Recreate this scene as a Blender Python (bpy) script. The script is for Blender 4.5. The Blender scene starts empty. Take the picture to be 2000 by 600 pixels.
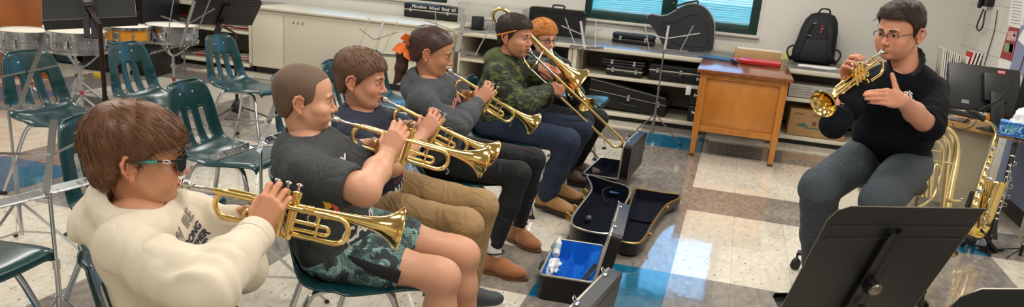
import bpy, bmesh, math, random
import numpy as np
from mathutils import Vector, Matrix, Euler
random.seed(7); RNG = np.random.RandomState(5)
S = bpy.context.scene; COL = S.collection
PI = math.pi
# ------------------------------------------------------------------ camera
CF, CYAW, CPIT, CROLL, CH, CX, CY, CPY = 1566.2444, -.2494, .3076, .0866, 1.5145, .1381, -3.9817, 407.12
def cam_axes():
    cy, sy = math.cos(CYAW), math.sin(CYAW)
    f = Vector((sy*math.cos(CPIT), cy*math.cos(CPIT), -math.sin(CPIT)))
    r = Vector((cy, -sy, 0)); u = r.cross(f)
    c, s = math.cos(CROLL), math.sin(CROLL)
    return c*r+s*u, -s*r+c*u, f
CR, CU, CFW = cam_axes(); CO = Vector((CX, CY, CH))
cd = bpy.data.cameras.new('camera'); cam = bpy.data.objects.new('camera', cd); COL.objects.link(cam)
cd.sensor_width = 36; cd.lens = CF/2000*36; cd.shift_y = (CPY-300)/2000; cd.clip_start = .02
M3 = Matrix((CR, CU, -CFW)).transposed()
cam.matrix_world = Matrix.Translation(CO) @ M3.to_4x4()
S.camera = cam
def ray(x, y): return (x-1000)/CF*CR-(y-CPY)/CF*CU+CFW
def at(x, y, d): return CO+ray(x, y)*d                       # point at picture position and distance
def atX(x, y, X): d = ray(x, y); return CO+d*((X-CX)/d.x)
def atY(x, y, Y): d = ray(x, y); return CO+d*((Y-CY)/d.y)
def atZ(x, y, z): d = ray(x, y); return CO+d*((z-CH)/d.z)
def dep(p): return (Vector(p)-CO).dot(CFW)
def ext(a, x, y, L, far=True):                               # point on the sight line at distance L from a
    a = Vector(a); d = ray(x, y); o = CO-a
    A = d.dot(d); B = 2*o.dot(d); C = o.dot(o)-L*L; q = B*B-4*A*C
    if q < 0: return CO+d*(-B/(2*A))
    q = math.sqrt(q); return CO+d*((-B+(q if far else -q))/(2*A))
# ------------------------------------------------------------------ view, world, lights
S.view_settings.view_transform = 'Standard'; S.view_settings.look = 'None'
S.view_settings.gamma = 1; S.view_settings.use_curve_mapping = False
S.view_settings.exposure = 0.1
W = bpy.data.worlds.new('sky'); S.world = W; W.use_nodes = True
bg = W.node_tree.nodes['Background']; bg.inputs[0].default_value = (.20, .55, 1, 1); bg.inputs[1].default_value = 3.0
def area(name, loc, rot, sx, sy, power, col=(1, 1, 1)):
    l = bpy.data.lights.new(name, 'AREA'); l.shape = 'RECTANGLE'; l.size = sx; l.size_y = sy; l.energy = power; l.color = col
    o = bpy.data.objects.new(name, l); o.location = loc; o.rotation_euler = rot; COL.objects.link(o); return o
LAMPS = [(-5.2, 3.4), (-2.6, 3.4), (0, 3.4), (-5.2, .9), (-2.6, .9), (0, .9), (-5.2, -1.6), (-2.6, -1.6), (0, -1.6), (1.6, 1.4), (-1.2, -4), (1.6, -2.6)]
for i, (x, y) in enumerate(LAMPS):
    area('ceiling_lamp_light', (x, y, 2.86), (0, 0, 0), 1.2, .6, 22, (1, .98, .95))
# ------------------------------------------------------------------ materials
def lin(c):
    if isinstance(c, str): c = [int(c[i:i+2], 16)/255 for i in (0, 2, 4)]
    return tuple((v/12.92 if v <= .04045 else ((v+.055)/1.055)**2.4) for v in c)
def nn(nt, t, **k):
    n = nt.nodes.new('ShaderNode'+t)
    for a, b in k.items(): setattr(n, a, b)
    return n
VC = set()
def mat(name, col, rough=.5, metal=0, noise=None, bump=None, coat=0, spec=.5, sheen=0, vcol=False, stretch=None, emit=None, sss=0, wrinkle=None):
    m = bpy.data.materials.new(name); m.use_nodes = True; nt = m.node_tree; b = nt.nodes['Principled BSDF']
    c = lin(col); b.inputs['Base Color'].default_value = (*c, 1)
    b.inputs['Roughness'].default_value = rough; b.inputs['Metallic'].default_value = metal
    b.inputs['Coat Weight'].default_value = coat; b.inputs['Coat Roughness'].default_value = .08
    b.inputs['Specular IOR Level'].default_value = spec; b.inputs['Sheen Weight'].default_value = sheen
    if sss: b.inputs['Subsurface Weight'].default_value = sss; b.inputs['Subsurface Radius'].default_value = (.012, .005, .003); b.inputs['Subsurface Scale'].default_value = .6
    if emit: b.inputs['Emission Color'].default_value = (*lin(emit[0]), 1); b.inputs['Emission Strength'].default_value = emit[1]
    tc = nn(nt, 'TexCoord'); src = tc.outputs['Object']
    if stretch:
        mp = nn(nt, 'Mapping'); mp.inputs['Scale'].default_value = stretch; nt.links.new(src, mp.inputs[0]); src = mp.outputs[0]
    out = None
    if vcol:
        VC.add(m.name)
        a = nn(nt, 'VertexColor', layer_name='tint'); mx = nn(nt, 'MixRGB', blend_type='MULTIPLY'); mx.inputs[0].default_value = 1
        mx.inputs[1].default_value = (*c, 1); nt.links.new(a.outputs[0], mx.inputs[2]); out = mx.outputs[0]; nt.links.new(out, b.inputs['Base Color'])
    if noise:
        sc, amt = noise[:2]
        n = nn(nt, 'TexNoise'); n.inputs['Scale'].default_value = sc; n.inputs['Detail'].default_value = 5; nt.links.new(src, n.inputs['Vector'])
        r = nn(nt, 'MapRange'); r.inputs['From Min'].default_value = .3; r.inputs['From Max'].default_value = .7
        r.inputs['To Min'].default_value = 1-amt; r.inputs['To Max'].default_value = 1+amt; nt.links.new(n.outputs[0], r.inputs['Value'])
        mx = nn(nt, 'VectorMath', operation='SCALE')
        if out: nt.links.new(out, mx.inputs[0])
        else: mx.inputs[0].default_value = c
        nt.links.new(r.outputs[0], mx.inputs['Scale']); nt.links.new(mx.outputs[0], b.inputs['Base Color'])
    if bump:
        n = nn(nt, 'TexNoise'); n.inputs['Scale'].default_value = bump[0]; n.inputs['Detail'].default_value = 4; nt.links.new(src, n.inputs['Vector'])
        bp = nn(nt, 'Bump'); bp.inputs['Strength'].default_value = bump[1]; bp.inputs['Distance'].default_value = bump[2] if len(bump) > 2 else .005
        nt.links.new(n.outputs[0], bp.inputs['Height']); nt.links.new(bp.outputs[0], b.inputs['Normal'])
    if wrinkle:
        n = nn(nt, 'TexNoise'); n.inputs['Scale'].default_value = wrinkle[0]; n.inputs['Detail'].default_value = 2.5; n.inputs['Distortion'].default_value = 1.1; nt.links.new(src, n.inputs['Vector'])
        w_ = nn(nt, 'Math', operation='PINGPONG'); w_.inputs[1].default_value = .12; nt.links.new(n.outputs[0], w_.inputs[0])
        bp = nn(nt, 'Bump'); bp.inputs['Strength'].default_value = wrinkle[1]; bp.inputs['Distance'].default_value = wrinkle[2]; nt.links.new(w_.outputs[0], bp.inputs['Height'])
        prev = b.inputs['Normal'].links[0].from_node if b.inputs['Normal'].links else None
        if prev: nt.links.new(bp.outputs[0], prev.inputs['Normal'])
        else: nt.links.new(bp.outputs[0], b.inputs['Normal'])
    return m
# ------------------------------------------------------------------ mesh helpers
class MB:
    def __init__(s): s.bm = bmesh.new(); s.mi = 0
    def _tag(s, fs):
        for f in fs: f.material_index = s.mi
    def box(s, c, size, rot=None, bevel=0, M=None, seg=2):
        r = bmesh.ops.create_cube(s.bm, size=1); vs = r['verts']
        T = Matrix.Translation(Vector(c)) @ ((rot if isinstance(rot, Matrix) else Euler(rot).to_matrix()).to_4x4() if rot is not None else Matrix()) @ Matrix.Diagonal((*size, 1))
        if M is not None: T = M @ T
        bmesh.ops.transform(s.bm, matrix=T, verts=vs)
        es = list({e for v in vs for e in v.link_edges}); fs = list({f for v in vs for f in v.link_faces}); s._tag(fs)
        if bevel: bmesh.ops.bevel(s.bm, geom=es, offset=bevel, segments=seg, affect='EDGES', profile=.5)
        return s
    def ring(s, pts): return [s.bm.verts.new(p) for p in pts]
    def bridge(s, a, b, closed=True):
        n = len(a); fs = []
        for i in range(n if closed else n-1):
            j = (i+1) % n
            try: fs.append(s.bm.faces.new((a[i], a[j], b[j], b[i])))
            except ValueError: pass
        s._tag(fs)
    def cap(s, a, flip=False):
        try: s._tag([s.bm.faces.new(a[::-1] if flip else a)])
        except ValueError: pass
    def tube(s, pts, r, seg=10, closed=False, flat=1, up=None):
        P = [Vector(p) for p in pts]; n = len(P)
        R = r if hasattr(r, '__len__') else [r]*n
        T = []
        for i in range(n):
            if closed: t = P[(i+1) % n]-P[i-1]
            else: t = P[min(i+1, n-1)]-P[max(i-1, 0)]
            T.append(t.normalized() if t.length > 1e-9 else Vector((0, 0, 1)))
        u = Vector(up) if up is not None else (Vector((0, 0, 1)) if abs(T[0].z) < .9 else Vector((1, 0, 0)))
        rings = []
        for i in range(n):
            if up is not None: u = Vector(up)
            u = (u-T[i]*u.dot(T[i])).normalized(); v = T[i].cross(u)
            rings.append(s.ring([P[i]+(u*math.cos(a)*flat+v*math.sin(a))*R[i] for a in [2*PI*k/seg for k in range(seg)]]))
        for i in range(n-1): s.bridge(rings[i], rings[i+1])
        if closed: s.bridge(rings[-1], rings[0])
        else: s.cap(rings[0], True); s.cap(rings[-1])
        return s
    def lathe(s, prof, M=None, seg=24, caps=True):            # prof: (radius, height) along local Z
        M = M or Matrix(); rings = []
        for r, h in prof: rings.append(s.ring([M @ Vector((r*math.cos(2*PI*k/seg), r*math.sin(2*PI*k/seg), h)) for k in range(seg)]))
        for i in range(len(rings)-1): s.bridge(rings[i], rings[i+1])
        if caps: s.cap(rings[0], True); s.cap(rings[-1])
        return s
    def cyl(s, a, b, r, seg=16, r2=None): return s.tube([a, b], [r, r if r2 is None else r2], seg)
    def ball(s, c, r, seg=16, M=None):
        r = (r, r, r) if not hasattr(r, '__len__') else r
        q = bmesh.ops.create_uvsphere(s.bm, u_segments=seg, v_segments=max(6, seg//2), radius=1)
        T = Matrix.Translation(Vector(c)) @ (M if M is not None else Matrix()) @ Matrix.Diagonal((*r, 1))
        bmesh.ops.transform(s.bm, matrix=T, verts=q['verts']); s._tag({f for v in q['verts'] for f in v.link_faces}); return s
    def prism(s, pts, th, M=None, bevel=0, axis='z'):         # outline in local xy, thickness +-th/2 in z
        M = M or Matrix()
        a = s.ring([M @ Vector((x, y, -th/2)) for x, y in pts]); b = s.ring([M @ Vector((x, y, th/2)) for x, y in pts])
        s.bridge(a, b); s.cap(a, True); s.cap(b)
        if bevel:
            es = [e for e in {e for v in a+b for e in v.link_edges} if (e.verts[0] in a) == (e.verts[1] in a)]
            bmesh.ops.bevel(s.bm, geom=es, offset=bevel, segments=2, affect='EDGES')
        return s
    def torus(s, c, R, r, M=None, seg=32, rs=8, arc=2*PI, a0=0):
        M = M or Matrix(); n = seg
        pts = [Vector(c)+(M.to_3x3() @ Vector((R*math.cos(a0+arc*k/n), R*math.sin(a0+arc*k/n), 0))) for k in range(n if arc > 6.28 else n+1)]
        return s.tube(pts, r, rs, closed=arc > 6.28)
    def build(s, name, m, parent=None, smooth=True, kind=None, label=None):
        bmesh.ops.recalc_face_normals(s.bm, faces=s.bm.faces[:])
        me = bpy.data.meshes.new(name); s.bm.to_mesh(me); s.bm.free()
        for x in (m if isinstance(m, (list, tuple)) else [m]): me.materials.append(x)
        if smooth:
            for p in me.polygons: p.use_smooth = True
            try: me.set_sharp_from_angle(angle=math.radians(38))
            except Exception: pass
        o = bpy.data.objects.new(name, me); COL.objects.link(o)
        if parent is not None: o.parent = parent
        if any(x.name in VC for x in me.materials): a_ = me.color_attributes.new('tint', 'FLOAT_COLOR', 'POINT'); a_.data.foreach_set('color', np.ones(len(me.vertices)*4, np.float32))
        if kind: o['kind'] = kind
        if label: o['label'] = label
        return o
def tag(o, label, cat, group=None):
    o['label'] = label; o['category'] = cat
    if group: o['group'] = group
    return o
def thing(name, label, cat, loc=(0, 0, 0), rz=0, group=None, M=None):
    o = bpy.data.objects.new(name, None); o.empty_display_size = .05; COL.objects.link(o)
    if M is not None: o.matrix_world = M
    else: o.location = loc; o.rotation_euler = (0, 0, rz)
    return tag(o, label, cat, group)
KIDS = {}
def kids(o): return [c for c in COL.objects if c.parent == o]
def copy_tree(o, parent=None):
    c = o.copy(); COL.objects.link(c); c.parent = parent
    for ch in kids(o): copy_tree(ch, c)
    return c
def frame(o, x, z=(0, 0, 1)):                                 # matrix with local X along x, Z near z
    x = Vector(x).normalized(); z = Vector(z); y = z.cross(x).normalized(); z = x.cross(y)
    return Matrix.Translation(Vector(o)) @ Matrix((x, y, z)).transposed().to_4x4()
def zframe(o, z, x=(1, 0, 0)):
    z = Vector(z).normalized(); x = Vector(x); x = (x-z*x.dot(z)).normalized(); y = z.cross(x)
    return Matrix.Translation(Vector(o)) @ Matrix((x, y, z)).transposed().to_4x4()
def spline(P, n=8, closed=False):
    P = [Vector(p) for p in P]; out = []; m = len(P)
    for i in range(m if closed else m-1):
        p0, p1, p2, p3 = (P[(i-1) % m], P[i], P[(i+1) % m], P[(i+2) % m]) if closed else (P[max(i-1, 0)], P[i], P[i+1], P[min(i+2, m-1)])
        for k in range(n):
            t = k/n; out.append(.5*((2*p1)+(-p0+p2)*t+(2*p0-5*p1+4*p2-p3)*t*t+(-p0+3*p1-3*p2+p3)*t**3))
    if not closed: out.append(P[-1])
    return out
def rrect(w, h, r, n=5, cx=0, cy=0):
    pts = []
    for sx, sy, a in ((1, 1, 0), (-1, 1, 90), (-1, -1, 180), (1, -1, 270)):
        for k in range(n+1):
            t = math.radians(a+90*k/n); pts.append((cx+sx*(w/2-r)+r*math.cos(t), cy+sy*(h/2-r)+r*math.sin(t)))
    return pts
def text(s, size, m, M, parent, name='lettering', extrude=.0004, bold=0):
    cu = bpy.data.curves.new(name, 'FONT'); cu.body = s; cu.size = size; cu.extrude = extrude; cu.align_x = 'CENTER'; cu.align_y = 'CENTER'; cu.offset = bold
    t = bpy.data.objects.new('tmp', cu); COL.objects.link(t)
    dg = bpy.context.evaluated_depsgraph_get(); me = bpy.data.meshes.new_from_object(t.evaluated_get(dg))
    bpy.data.objects.remove(t); me.materials.clear(); me.materials.append(m)
    me.transform(M); o = bpy.data.objects.new(name, me); COL.objects.link(o)
    if parent is not None: o.parent = parent
    return o
# shared materials
CHROME = mat('chrome', 'c9ccd0', .16, 1); STEEL = mat('steel', 'b5b3ae', .3, 1, bump=(300, .05))
GOLD = mat('lacquered_brass', 'f6d588', .13, 1, coat=.2); GOLD2 = mat('worn_brass', 'e2cd98', .22, 1)
SILVER = mat('silver', 'd8d5cf', .14, 1)
BLACK = mat('black_plastic', '101114', .45, noise=(40, .1)); BLACKM = mat('black_metal', '1b1b1f', .4, .2, noise=(8, .15)); RUBBER = mat('dark_rubber', '1c1614', .8)
CASEBLK = mat('black_case_shell', '0c0d10', .38, noise=(60, .15), bump=(260, .25, .002)); TRIMAL = mat('aluminium_trim', 'c9c4b6', .35, .8)
WHITE = mat('white_paint', 'e8e6e0', .6); PAPER = mat('white_paper', 'efede8', .8)
# ------------------------------------------------------------------ the room
def floor_mat():
    m = bpy.data.materials.new('vinyl_tile_floor'); m.use_nodes = True; nt = m.node_tree; b = nt.nodes['Principled BSDF']; L = nt.links.new
    tc = nn(nt, 'TexCoord'); sp = nn(nt, 'SeparateXYZ'); L(tc.outputs['Object'], sp.inputs[0])
    def mth(op, a, b_=None, c=None):
        n = nn(nt, 'Math', operation=op)
        for i, v in enumerate((a, b_, c)):
            if v is None: continue
            if isinstance(v, (int, float)): n.inputs[i].default_value = v
            else: L(v, n.inputs[i])
        return n.outputs[0]
    u = mth('DIVIDE', sp.outputs[0], .3048); v = mth('DIVIDE', sp.outputs[1], .3048)
    mu = mth('FLOORED_MODULO', u, 6) ; mv = mth('FLOORED_MODULO', v, 6)
    wu = mth('LESS_THAN', mu, 4); wv = mth('LESS_THAN', mv, 4)
    white = mth('MULTIPLY', wu, wv)
    bu = mth('SUBTRACT', 1, wu); bv = mth('SUBTRACT', 1, wv)
    k = mth('FLOOR', mth('DIVIDE', mth('ADD', u, 2), 6)); j = mth('FLOOR', mth('DIVIDE', mth('ADD', v, 2), 6))
    par = mth('LESS_THAN', mth('FLOORED_MODULO', mth('ADD', k, j), 2), .5)
    blue = mth('MULTIPLY', mth('MULTIPLY', bu, bv), par)
    # per tile tone
    cb = nn(nt, 'CombineXYZ'); L(mth('FLOOR', u), cb.inputs[0]); L(mth('FLOOR', v), cb.inputs[1])
    wn = nn(nt, 'TexWhiteNoise', noise_dimensions='3D'); L(cb.outputs[0], wn.inputs['Vector'])
    # marbling: direction alternates per tile
    fu = mth('FRACT', u); fv = mth('FRACT', v)
    add = nn(nt, 'VectorMath', operation='MULTIPLY_ADD'); L(wn.outputs['Color'], add.inputs[0]); add.inputs[1].default_value = (9, 9, 9); L(tc.outputs['Object'], add.inputs[2])
    mp = nn(nt, 'Mapping'); mp.inputs['Scale'].default_value = (34, 13, 1); mp.inputs['Rotation'].default_value = (0, 0, .5); L(add.outputs[0], mp.inputs[0])
    n1 = nn(nt, 'TexNoise'); n1.inputs['Scale'].default_value = 1; n1.inputs['Detail'].default_value = 4; L(mp.outputs[0], n1.inputs['Vector'])
    mp2 = nn(nt, 'Mapping'); mp2.inputs['Scale'].default_value = (48, 22, 1); mp2.inputs['Rotation'].default_value = (0, 0, .9); L(add.outputs[0], mp2.inputs[0])
    vo = nn(nt, 'TexVoronoi'); vo.inputs['Scale'].default_value = 1; vo.inputs['Randomness'].default_value = 1; L(mp2.outputs[0], vo.inputs['Vector'])
    n3 = nn(nt, 'TexNoise'); n3.inputs['Scale'].default_value = 38; L(tc.outputs['Object'], n3.inputs['Vector'])
    chip = mth('LESS_THAN', vo.outputs['Distance'], mth('MULTIPLY_ADD', n3.outputs[0], 1.1, -.45))
    def mix(f, a, b_):
        n = nn(nt, 'MixRGB'); 
        if isinstance(f, float): n.inputs[0].default_value = f
        else: L(f, n.inputs[0])
        for i, c in ((1, a), (2, b_)):
            if isinstance(c, str): n.inputs[i].default_value = (*lin(c), 1)
            else: L(c, n.inputs[i])
        return n.outputs[0]
    ramp = mth('MULTIPLY_ADD', n1.outputs[0], 2.2, -.6); 
    wcol = mix(ramp, 'cfc4b0', 'e6dfcf'); wcol = mix(mth('MULTIPLY', chip, .75), wcol, '4a443c')
    gcol = mix(ramp, '746d66', '9c948b'); gcol = mix(mth('MULTIPLY', chip, .5), gcol, 'b8b2a8')
    bcol = mix(ramp, '0d5878', '1c7698')
    c = mix(white, gcol, wcol); c = mix(blue, c, bcol)
    eu = mth('MINIMUM', fu, mth('SUBTRACT', 1, fu)); ev = mth('MINIMUM', fv, mth('SUBTRACT', 1, fv))
    seam = mth('LESS_THAN', mth('MINIMUM', eu, ev), .004)
    c = mix(mth('MULTIPLY', seam, .45), c, '5a534a')
    hs = nn(nt, 'HueSaturation'); L(c, hs.inputs['Color']); L(mth('MULTIPLY_ADD', wn.outputs[0], .12, .94), hs.inputs['Value']); L(hs.outputs[0], b.inputs['Base Color'])
    n4 = nn(nt, 'TexNoise'); n4.inputs['Scale'].default_value = 3.5; L(tc.outputs['Object'], n4.inputs['Vector'])
    L(mth('MULTIPLY_ADD', n4.outputs[0], .12, .03), b.inputs['Roughness']); b.inputs['Coat Weight'].default_value = .5; b.inputs['Coat Roughness'].default_value = .04
    n5 = nn(nt, 'TexNoise'); n5.inputs['Scale'].default_value = 9; n5.inputs['Detail'].default_value = 3; L(tc.outputs['Object'], n5.inputs['Vector'])
    bp = nn(nt, 'Bump'); bp.inputs['Strength'].default_value = .06; bp.inputs['Distance'].default_value = .01; L(n5.outputs[0], bp.inputs['Height']); L(bp.outputs[0], b.inputs['Normal']); L(bp.outputs[0], b.inputs['Coat Normal'])
    return m
XL, XR, YF, YB, ZC = -7.2, 2.26, -5.6, 4.95, 2.9
def struct(name, mb, m): return mb.build(name, m, kind='structure')
mb = MB(); mb.box(((XL+XR)/2, (YF+YB)/2, -.05), (XR-XL, YB-YF, .1)); struct('floor', mb, floor_mat())
WALL = mat('painted_wall', 'd8d5cc', .75, noise=(1.2, .02), bump=(90, .04, .002))
mb = MB(); mb.box(((XL+XR)/2, (YF+YB)/2, ZC+.05), (XR-XL, YB-YF, .1)); struct('ceiling', mb, mat('ceiling_tile', 'c4c1b8', .9, noise=(60, .04)))
def block_wall():
    m = mat('painted_block_wall', 'dad7cb', .6); nt = m.node_tree; b = nt.nodes['Principled BSDF']; L = nt.links.new
    tc = nt.nodes['Texture Coordinate']; sp = nn(nt, 'SeparateXYZ'); L(tc.outputs['Object'], sp.inputs[0]); cb = nn(nt, 'CombineXYZ'); L(sp.outputs[1], cb.inputs[0]); L(sp.outputs[2], cb.inputs[1])
    br = nn(nt, 'TexBrick'); L(cb.outputs[0], br.inputs['Vector']); br.inputs['Scale'].default_value = 1; br.inputs['Brick Width'].default_value = .4; br.inputs['Row Height'].default_value = .203; br.inputs['Mortar Size'].default_value = .005; br.inputs['Mortar Smooth'].default_value = .3
    br.inputs['Color1'].default_value = (*lin('dcd9ce'), 1); br.inputs['Color2'].default_value = (*lin('d6d3c8'), 1); br.inputs['Mortar'].default_value = (*lin('c2bfb4'), 1)
    L(br.outputs['Color'], b.inputs['Base Color']); bp = nn(nt, 'Bump'); bp.inputs['Strength'].default_value = .5; bp.inputs['Distance'].default_value = -.006; L(br.outputs['Fac'], bp.inputs['Height']); L(bp.outputs[0], b.inputs['Normal'])
    return m
mb = MB(); mb.box((XR+.06, (YF+YB)/2, ZC/2), (.12, YB-YF, ZC)); struct('wall_right', mb, block_wall())
mb = MB(); mb.box((XL-.06, (YF+YB)/2, ZC/2), (.12, YB-YF, ZC)); struct('wall_left', mb, WALL)
mb = MB(); mb.box(((XL+XR)/2, YF-.06, ZC/2), (XR-XL+.24, .12, ZC)); struct('wall_front', mb, WALL)
# back wall with two window openings
WN = [(-5.0, -3.11), (-1.51, .33)]; WZ0, WZ1 = .90, 2.25
mb = MB(); T = .16
def wbox(x0, x1, z0, z1): mb.box(((x0+x1)/2, YB+T/2, (z0+z1)/2), (x1-x0, T, z1-z0))
wbox(XL-.12, XR+.12, 0, WZ0); wbox(XL-.12, XR+.12, WZ1, ZC)
xs = [XL-.12]+[v for w in WN for v in w]+[XR+.12]
for i in range(0, len(xs), 2): wbox(xs[i], xs[i+1], WZ0, WZ1)
struct('wall_back', mb, WALL)
WGREEN = mat('dark_green_window_frame', '14342f', .4, noise=(6, .1)); BLIND = mat('blind_slat', 'b9d2dc', .5); GLASS = mat('window_glass', 'ffffff', .02)
GLASS.node_tree.nodes['Principled BSDF'].inputs['Transmission Weight'].default_value = 1; GLASS.node_tree.nodes['Principled BSDF'].inputs['IOR'].default_value = 1.02
for wi, (x0, x1) in enumerate(WN):
    e = bpy.data.objects.new('window_%d' % (wi+1), None); COL.objects.link(e); e.location = ((x0+x1)/2, YB, WZ0); e['kind'] = 'structure'
    mb = MB(); w = x1-x0; f = .085; yc = .035; H = WZ1-WZ0
    mb.box((0, yc, f/2+.005), (w, .07, f+.01), bevel=.004); mb.box((0, yc, H-f/2), (w, .07, f), bevel=.004)
    xm = -.605-(x0+x1)/2 if wi else 0
    for x, ww in ((-w/2+.035, .07), (w/2-.045, .09), (xm, .155)): mb.box((x, yc-.001, H/2), (ww, .07, H-.002), bevel=.004)
    mb.build('window_frame', WGREEN, e)
    mb = MB()
    for z in (.25, .29): mb.cyl((xm+.04, -.004, z), (xm+.04, .004, z), .008, 8)
    mb.build('bolt', STEEL, e)
    mb = MB(); mb.box((0, .06, H/2), (w-.02, .006, H-.02)); mb.build('window_pane', GLASS, e)
    for a, c in ((-w/2+.075, xm-.08), (xm+.08, w/2-.09)):
        mb = MB(); z = .115
        while z < H-.1:
            mb.box(((a+c)/2, .095, z), (c-a, .024, .0012), rot=(math.radians(28), 0, 0)); z += .0235
        for q in (.25, .75): mb.cyl((a+(c-a)*q, .08, .1), (a+(c-a)*q, .08, H-.1), .0015, 5)
        mb.box(((a+c)/2, .095, .105), (c-a, .026, .014), bevel=.003)
        mb.build('window_blind', BLIND, e)
    mb = MB(); mb.box((0, -.018, -.012), (w+.06, .05, .03), bevel=.006); mb.build('window_sill', mat('pale_sill', 'cfcabb', .5), e)
    mb = MB(); mb.box((-w/2-.012, .0, H/2), (.024, .02, H)); mb.box((w/2+.008, .0, H/2), (.016, .02, H)); mb.build('window_trim', mat('window_trim_white', 'd5d3cc', .5), e)
# grass and trees outside
gm = mat('lawn', '4a9a70', .9, noise=(.6, .35)); mb = MB(); mb.box((0, YB+22, -.5), (60, 42, .2)); o = struct('trim_1', mb, gm); o.name = 'lawn'; o['kind'] = 'stuff'; tag(o, 'green lawn outside the windows, seen between the blind slats', 'lawn')
def foliage(name, x, y, z, r, label, m):
    bm = bmesh.new(); bmesh.ops.create_icosphere(bm, subdivisions=4, radius=1)
    from mathutils import noise as N
    for v in bm.verts:
        p = v.co.copy(); v.co = Vector((p.x*r, p.y*r*.6, p.z*r*.8))*(1+.35*N.fractal(p*2.2+Vector((x, y, 0)), 1, 2, 4))
    k = MB(); k.bm.free(); k.bm = bm; t = thing(name, label, 'tree', (x, y, -.39)); o = k.build('crown', m, t); o.location = (0, 0, z+.3)
    q = MB(); q.tube([(0, 0, 0), (.05, 0, z)], [.16, .1], 8); q.build('trunk', mat('bark', '4a3a30', .9), t)
tm = mat('autumn_leaves', 'a87a78', .9, noise=(3, .6), bump=(6, .6, .1))
for i, (x, y, z, r, l) in enumerate([(-3.6, 16, 3.4, 1.9, 'reddish autumn tree outside, behind the left half of the wide window'), (1.6, 17, 3.6, 2.0, 'reddish autumn tree outside, behind the right half of the wide window'), (-9.5, 18, 3.5, 2.6, 'reddish autumn tree outside the window at left')]):
    foliage('tree', x, y, z, r, l, tm)
# baseboards
BB = mat('black_cove_base', '1f2124', .5)
mb = MB(); mb.box((XR-.006, (YF+YB)/2, .055), (.012, YB-YF, .11), bevel=.003); struct('baseboard_right', mb, BB)
mb = MB(); mb.box(((XL+XR)/2, YB-.006, .055), (XR-XL, .012, .11)); struct('baseboard_back', mb, BB)
mb = MB(); mb.box((XL+.006, (YF+YB)/2, .055), (.012, YB-YF, .11)); struct('baseboard_left', mb, BB)
# ceiling lamps
DIFF = mat('lamp_diffuser', 'ffffff', .6, emit=('fff6e8', 4))
for i, (x, y) in enumerate(LAMPS):
    t = thing('ceiling_light', 'rectangular white ceiling light panel above the band room', 'ceiling light', (x, y, ZC), 0, 'ceiling light panels')
    mb = MB()
    for sx, sy, w, d in ((0, .31, 1.24, .02), (0, -.31, 1.24, .02), (.61, 0, .02, .64), (-.61, 0, .02, .64)): mb.box((sx, sy, -.012), (w, d, .025))
    mb.build('frame', WHITE, t); mb = MB(); mb.box((0, 0, -.006), (1.2, .6, .01)); mb.build('diffuser', DIFF, t)
# ------------------------------------------------------------------ back counter
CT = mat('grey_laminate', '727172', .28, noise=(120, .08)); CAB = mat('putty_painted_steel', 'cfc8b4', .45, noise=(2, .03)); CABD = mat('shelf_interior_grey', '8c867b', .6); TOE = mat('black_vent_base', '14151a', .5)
CY0, CZ = 3.93, .705
t = thing('countertop', 'long grey laminate countertop with pale edge under the windows', 'countertop', (-.2, 4.44, CZ))
mb = MB(); mb.box((0, 0, -.012), (4.87, 1.0, .024), bevel=.003); mb.build('top', CT, t)
mb = MB(); mb.box((0, -.503, -.016), (4.87, .012, .04), bevel=.003); mb.build('front_edge', CAB, t)
mb = MB(); mb.box((0, .49, .008), (4.87, .012, .03)); mb.build('backsplash', CAB, t)
def shelf_unit(x0, x1, label, shelves=(.435,), zt=.68, y0=3.96, y1=4.9):
    t = thing('shelf_unit', label, 'shelf', ((x0+x1)/2, (y0+y1)/2, 0)); w = x1-x0; d = y1-y0
    for s in (-1, 1):
        mb = MB(); mb.box((s*(w/2-.02), 0, (.1+zt)/2), (.04, d, zt-.1), bevel=.002); mb.build('side_panel', CAB, t)
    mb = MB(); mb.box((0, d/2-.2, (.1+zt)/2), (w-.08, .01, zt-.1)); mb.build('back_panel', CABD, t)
    for z in shelves+(.075,):
        mb = MB(); mb.box((0, -.1, z-.014), (w-.08, d-.2, .028), bevel=.002); mb.build('shelf_board', CAB, t)
    mb = MB(); mb.box((0, -.1, zt-.01), (w-.08, d-.2, .02)); mb.build('top_panel', CAB, t)
    mb = MB(); mb.box((0, .02, .03), (w-.01, d-.06, .06))
    for k in range(int(w/.03)): mb.box((-w/2+.02+k*.03, -d/2+.045, .03), (.012, .008, .045))
    mb.build('toe_kick', TOE, t); return t
shelf_unit(-1.4, -.02, 'open steel shelf unit of instrument cases under the wide window')
shelf_unit(-.01, 2.2, 'open steel shelf unit holding the cardboard boxes, behind the wooden desk')
shelf_unit(-2.63, -1.41, 'open steel shelf unit behind the two farthest players', y0=3.98)
shelf_unit(-7.0, -5.02, 'open steel shelf unit of papers at the far left end')
t = thing('countertop', 'grey countertop over the far left paper shelves', 'countertop', (-6.02, 4.44, .705)); mb = MB(); mb.box((0, 0, -.012), (1.97, 1.0, .024), bevel=.003); mb.build('top', CT, t); mb = MB(); mb.box((0, -.503, -.016), (1.97, .012, .04)); mb.build('front_edge', CAB, t)
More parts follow.
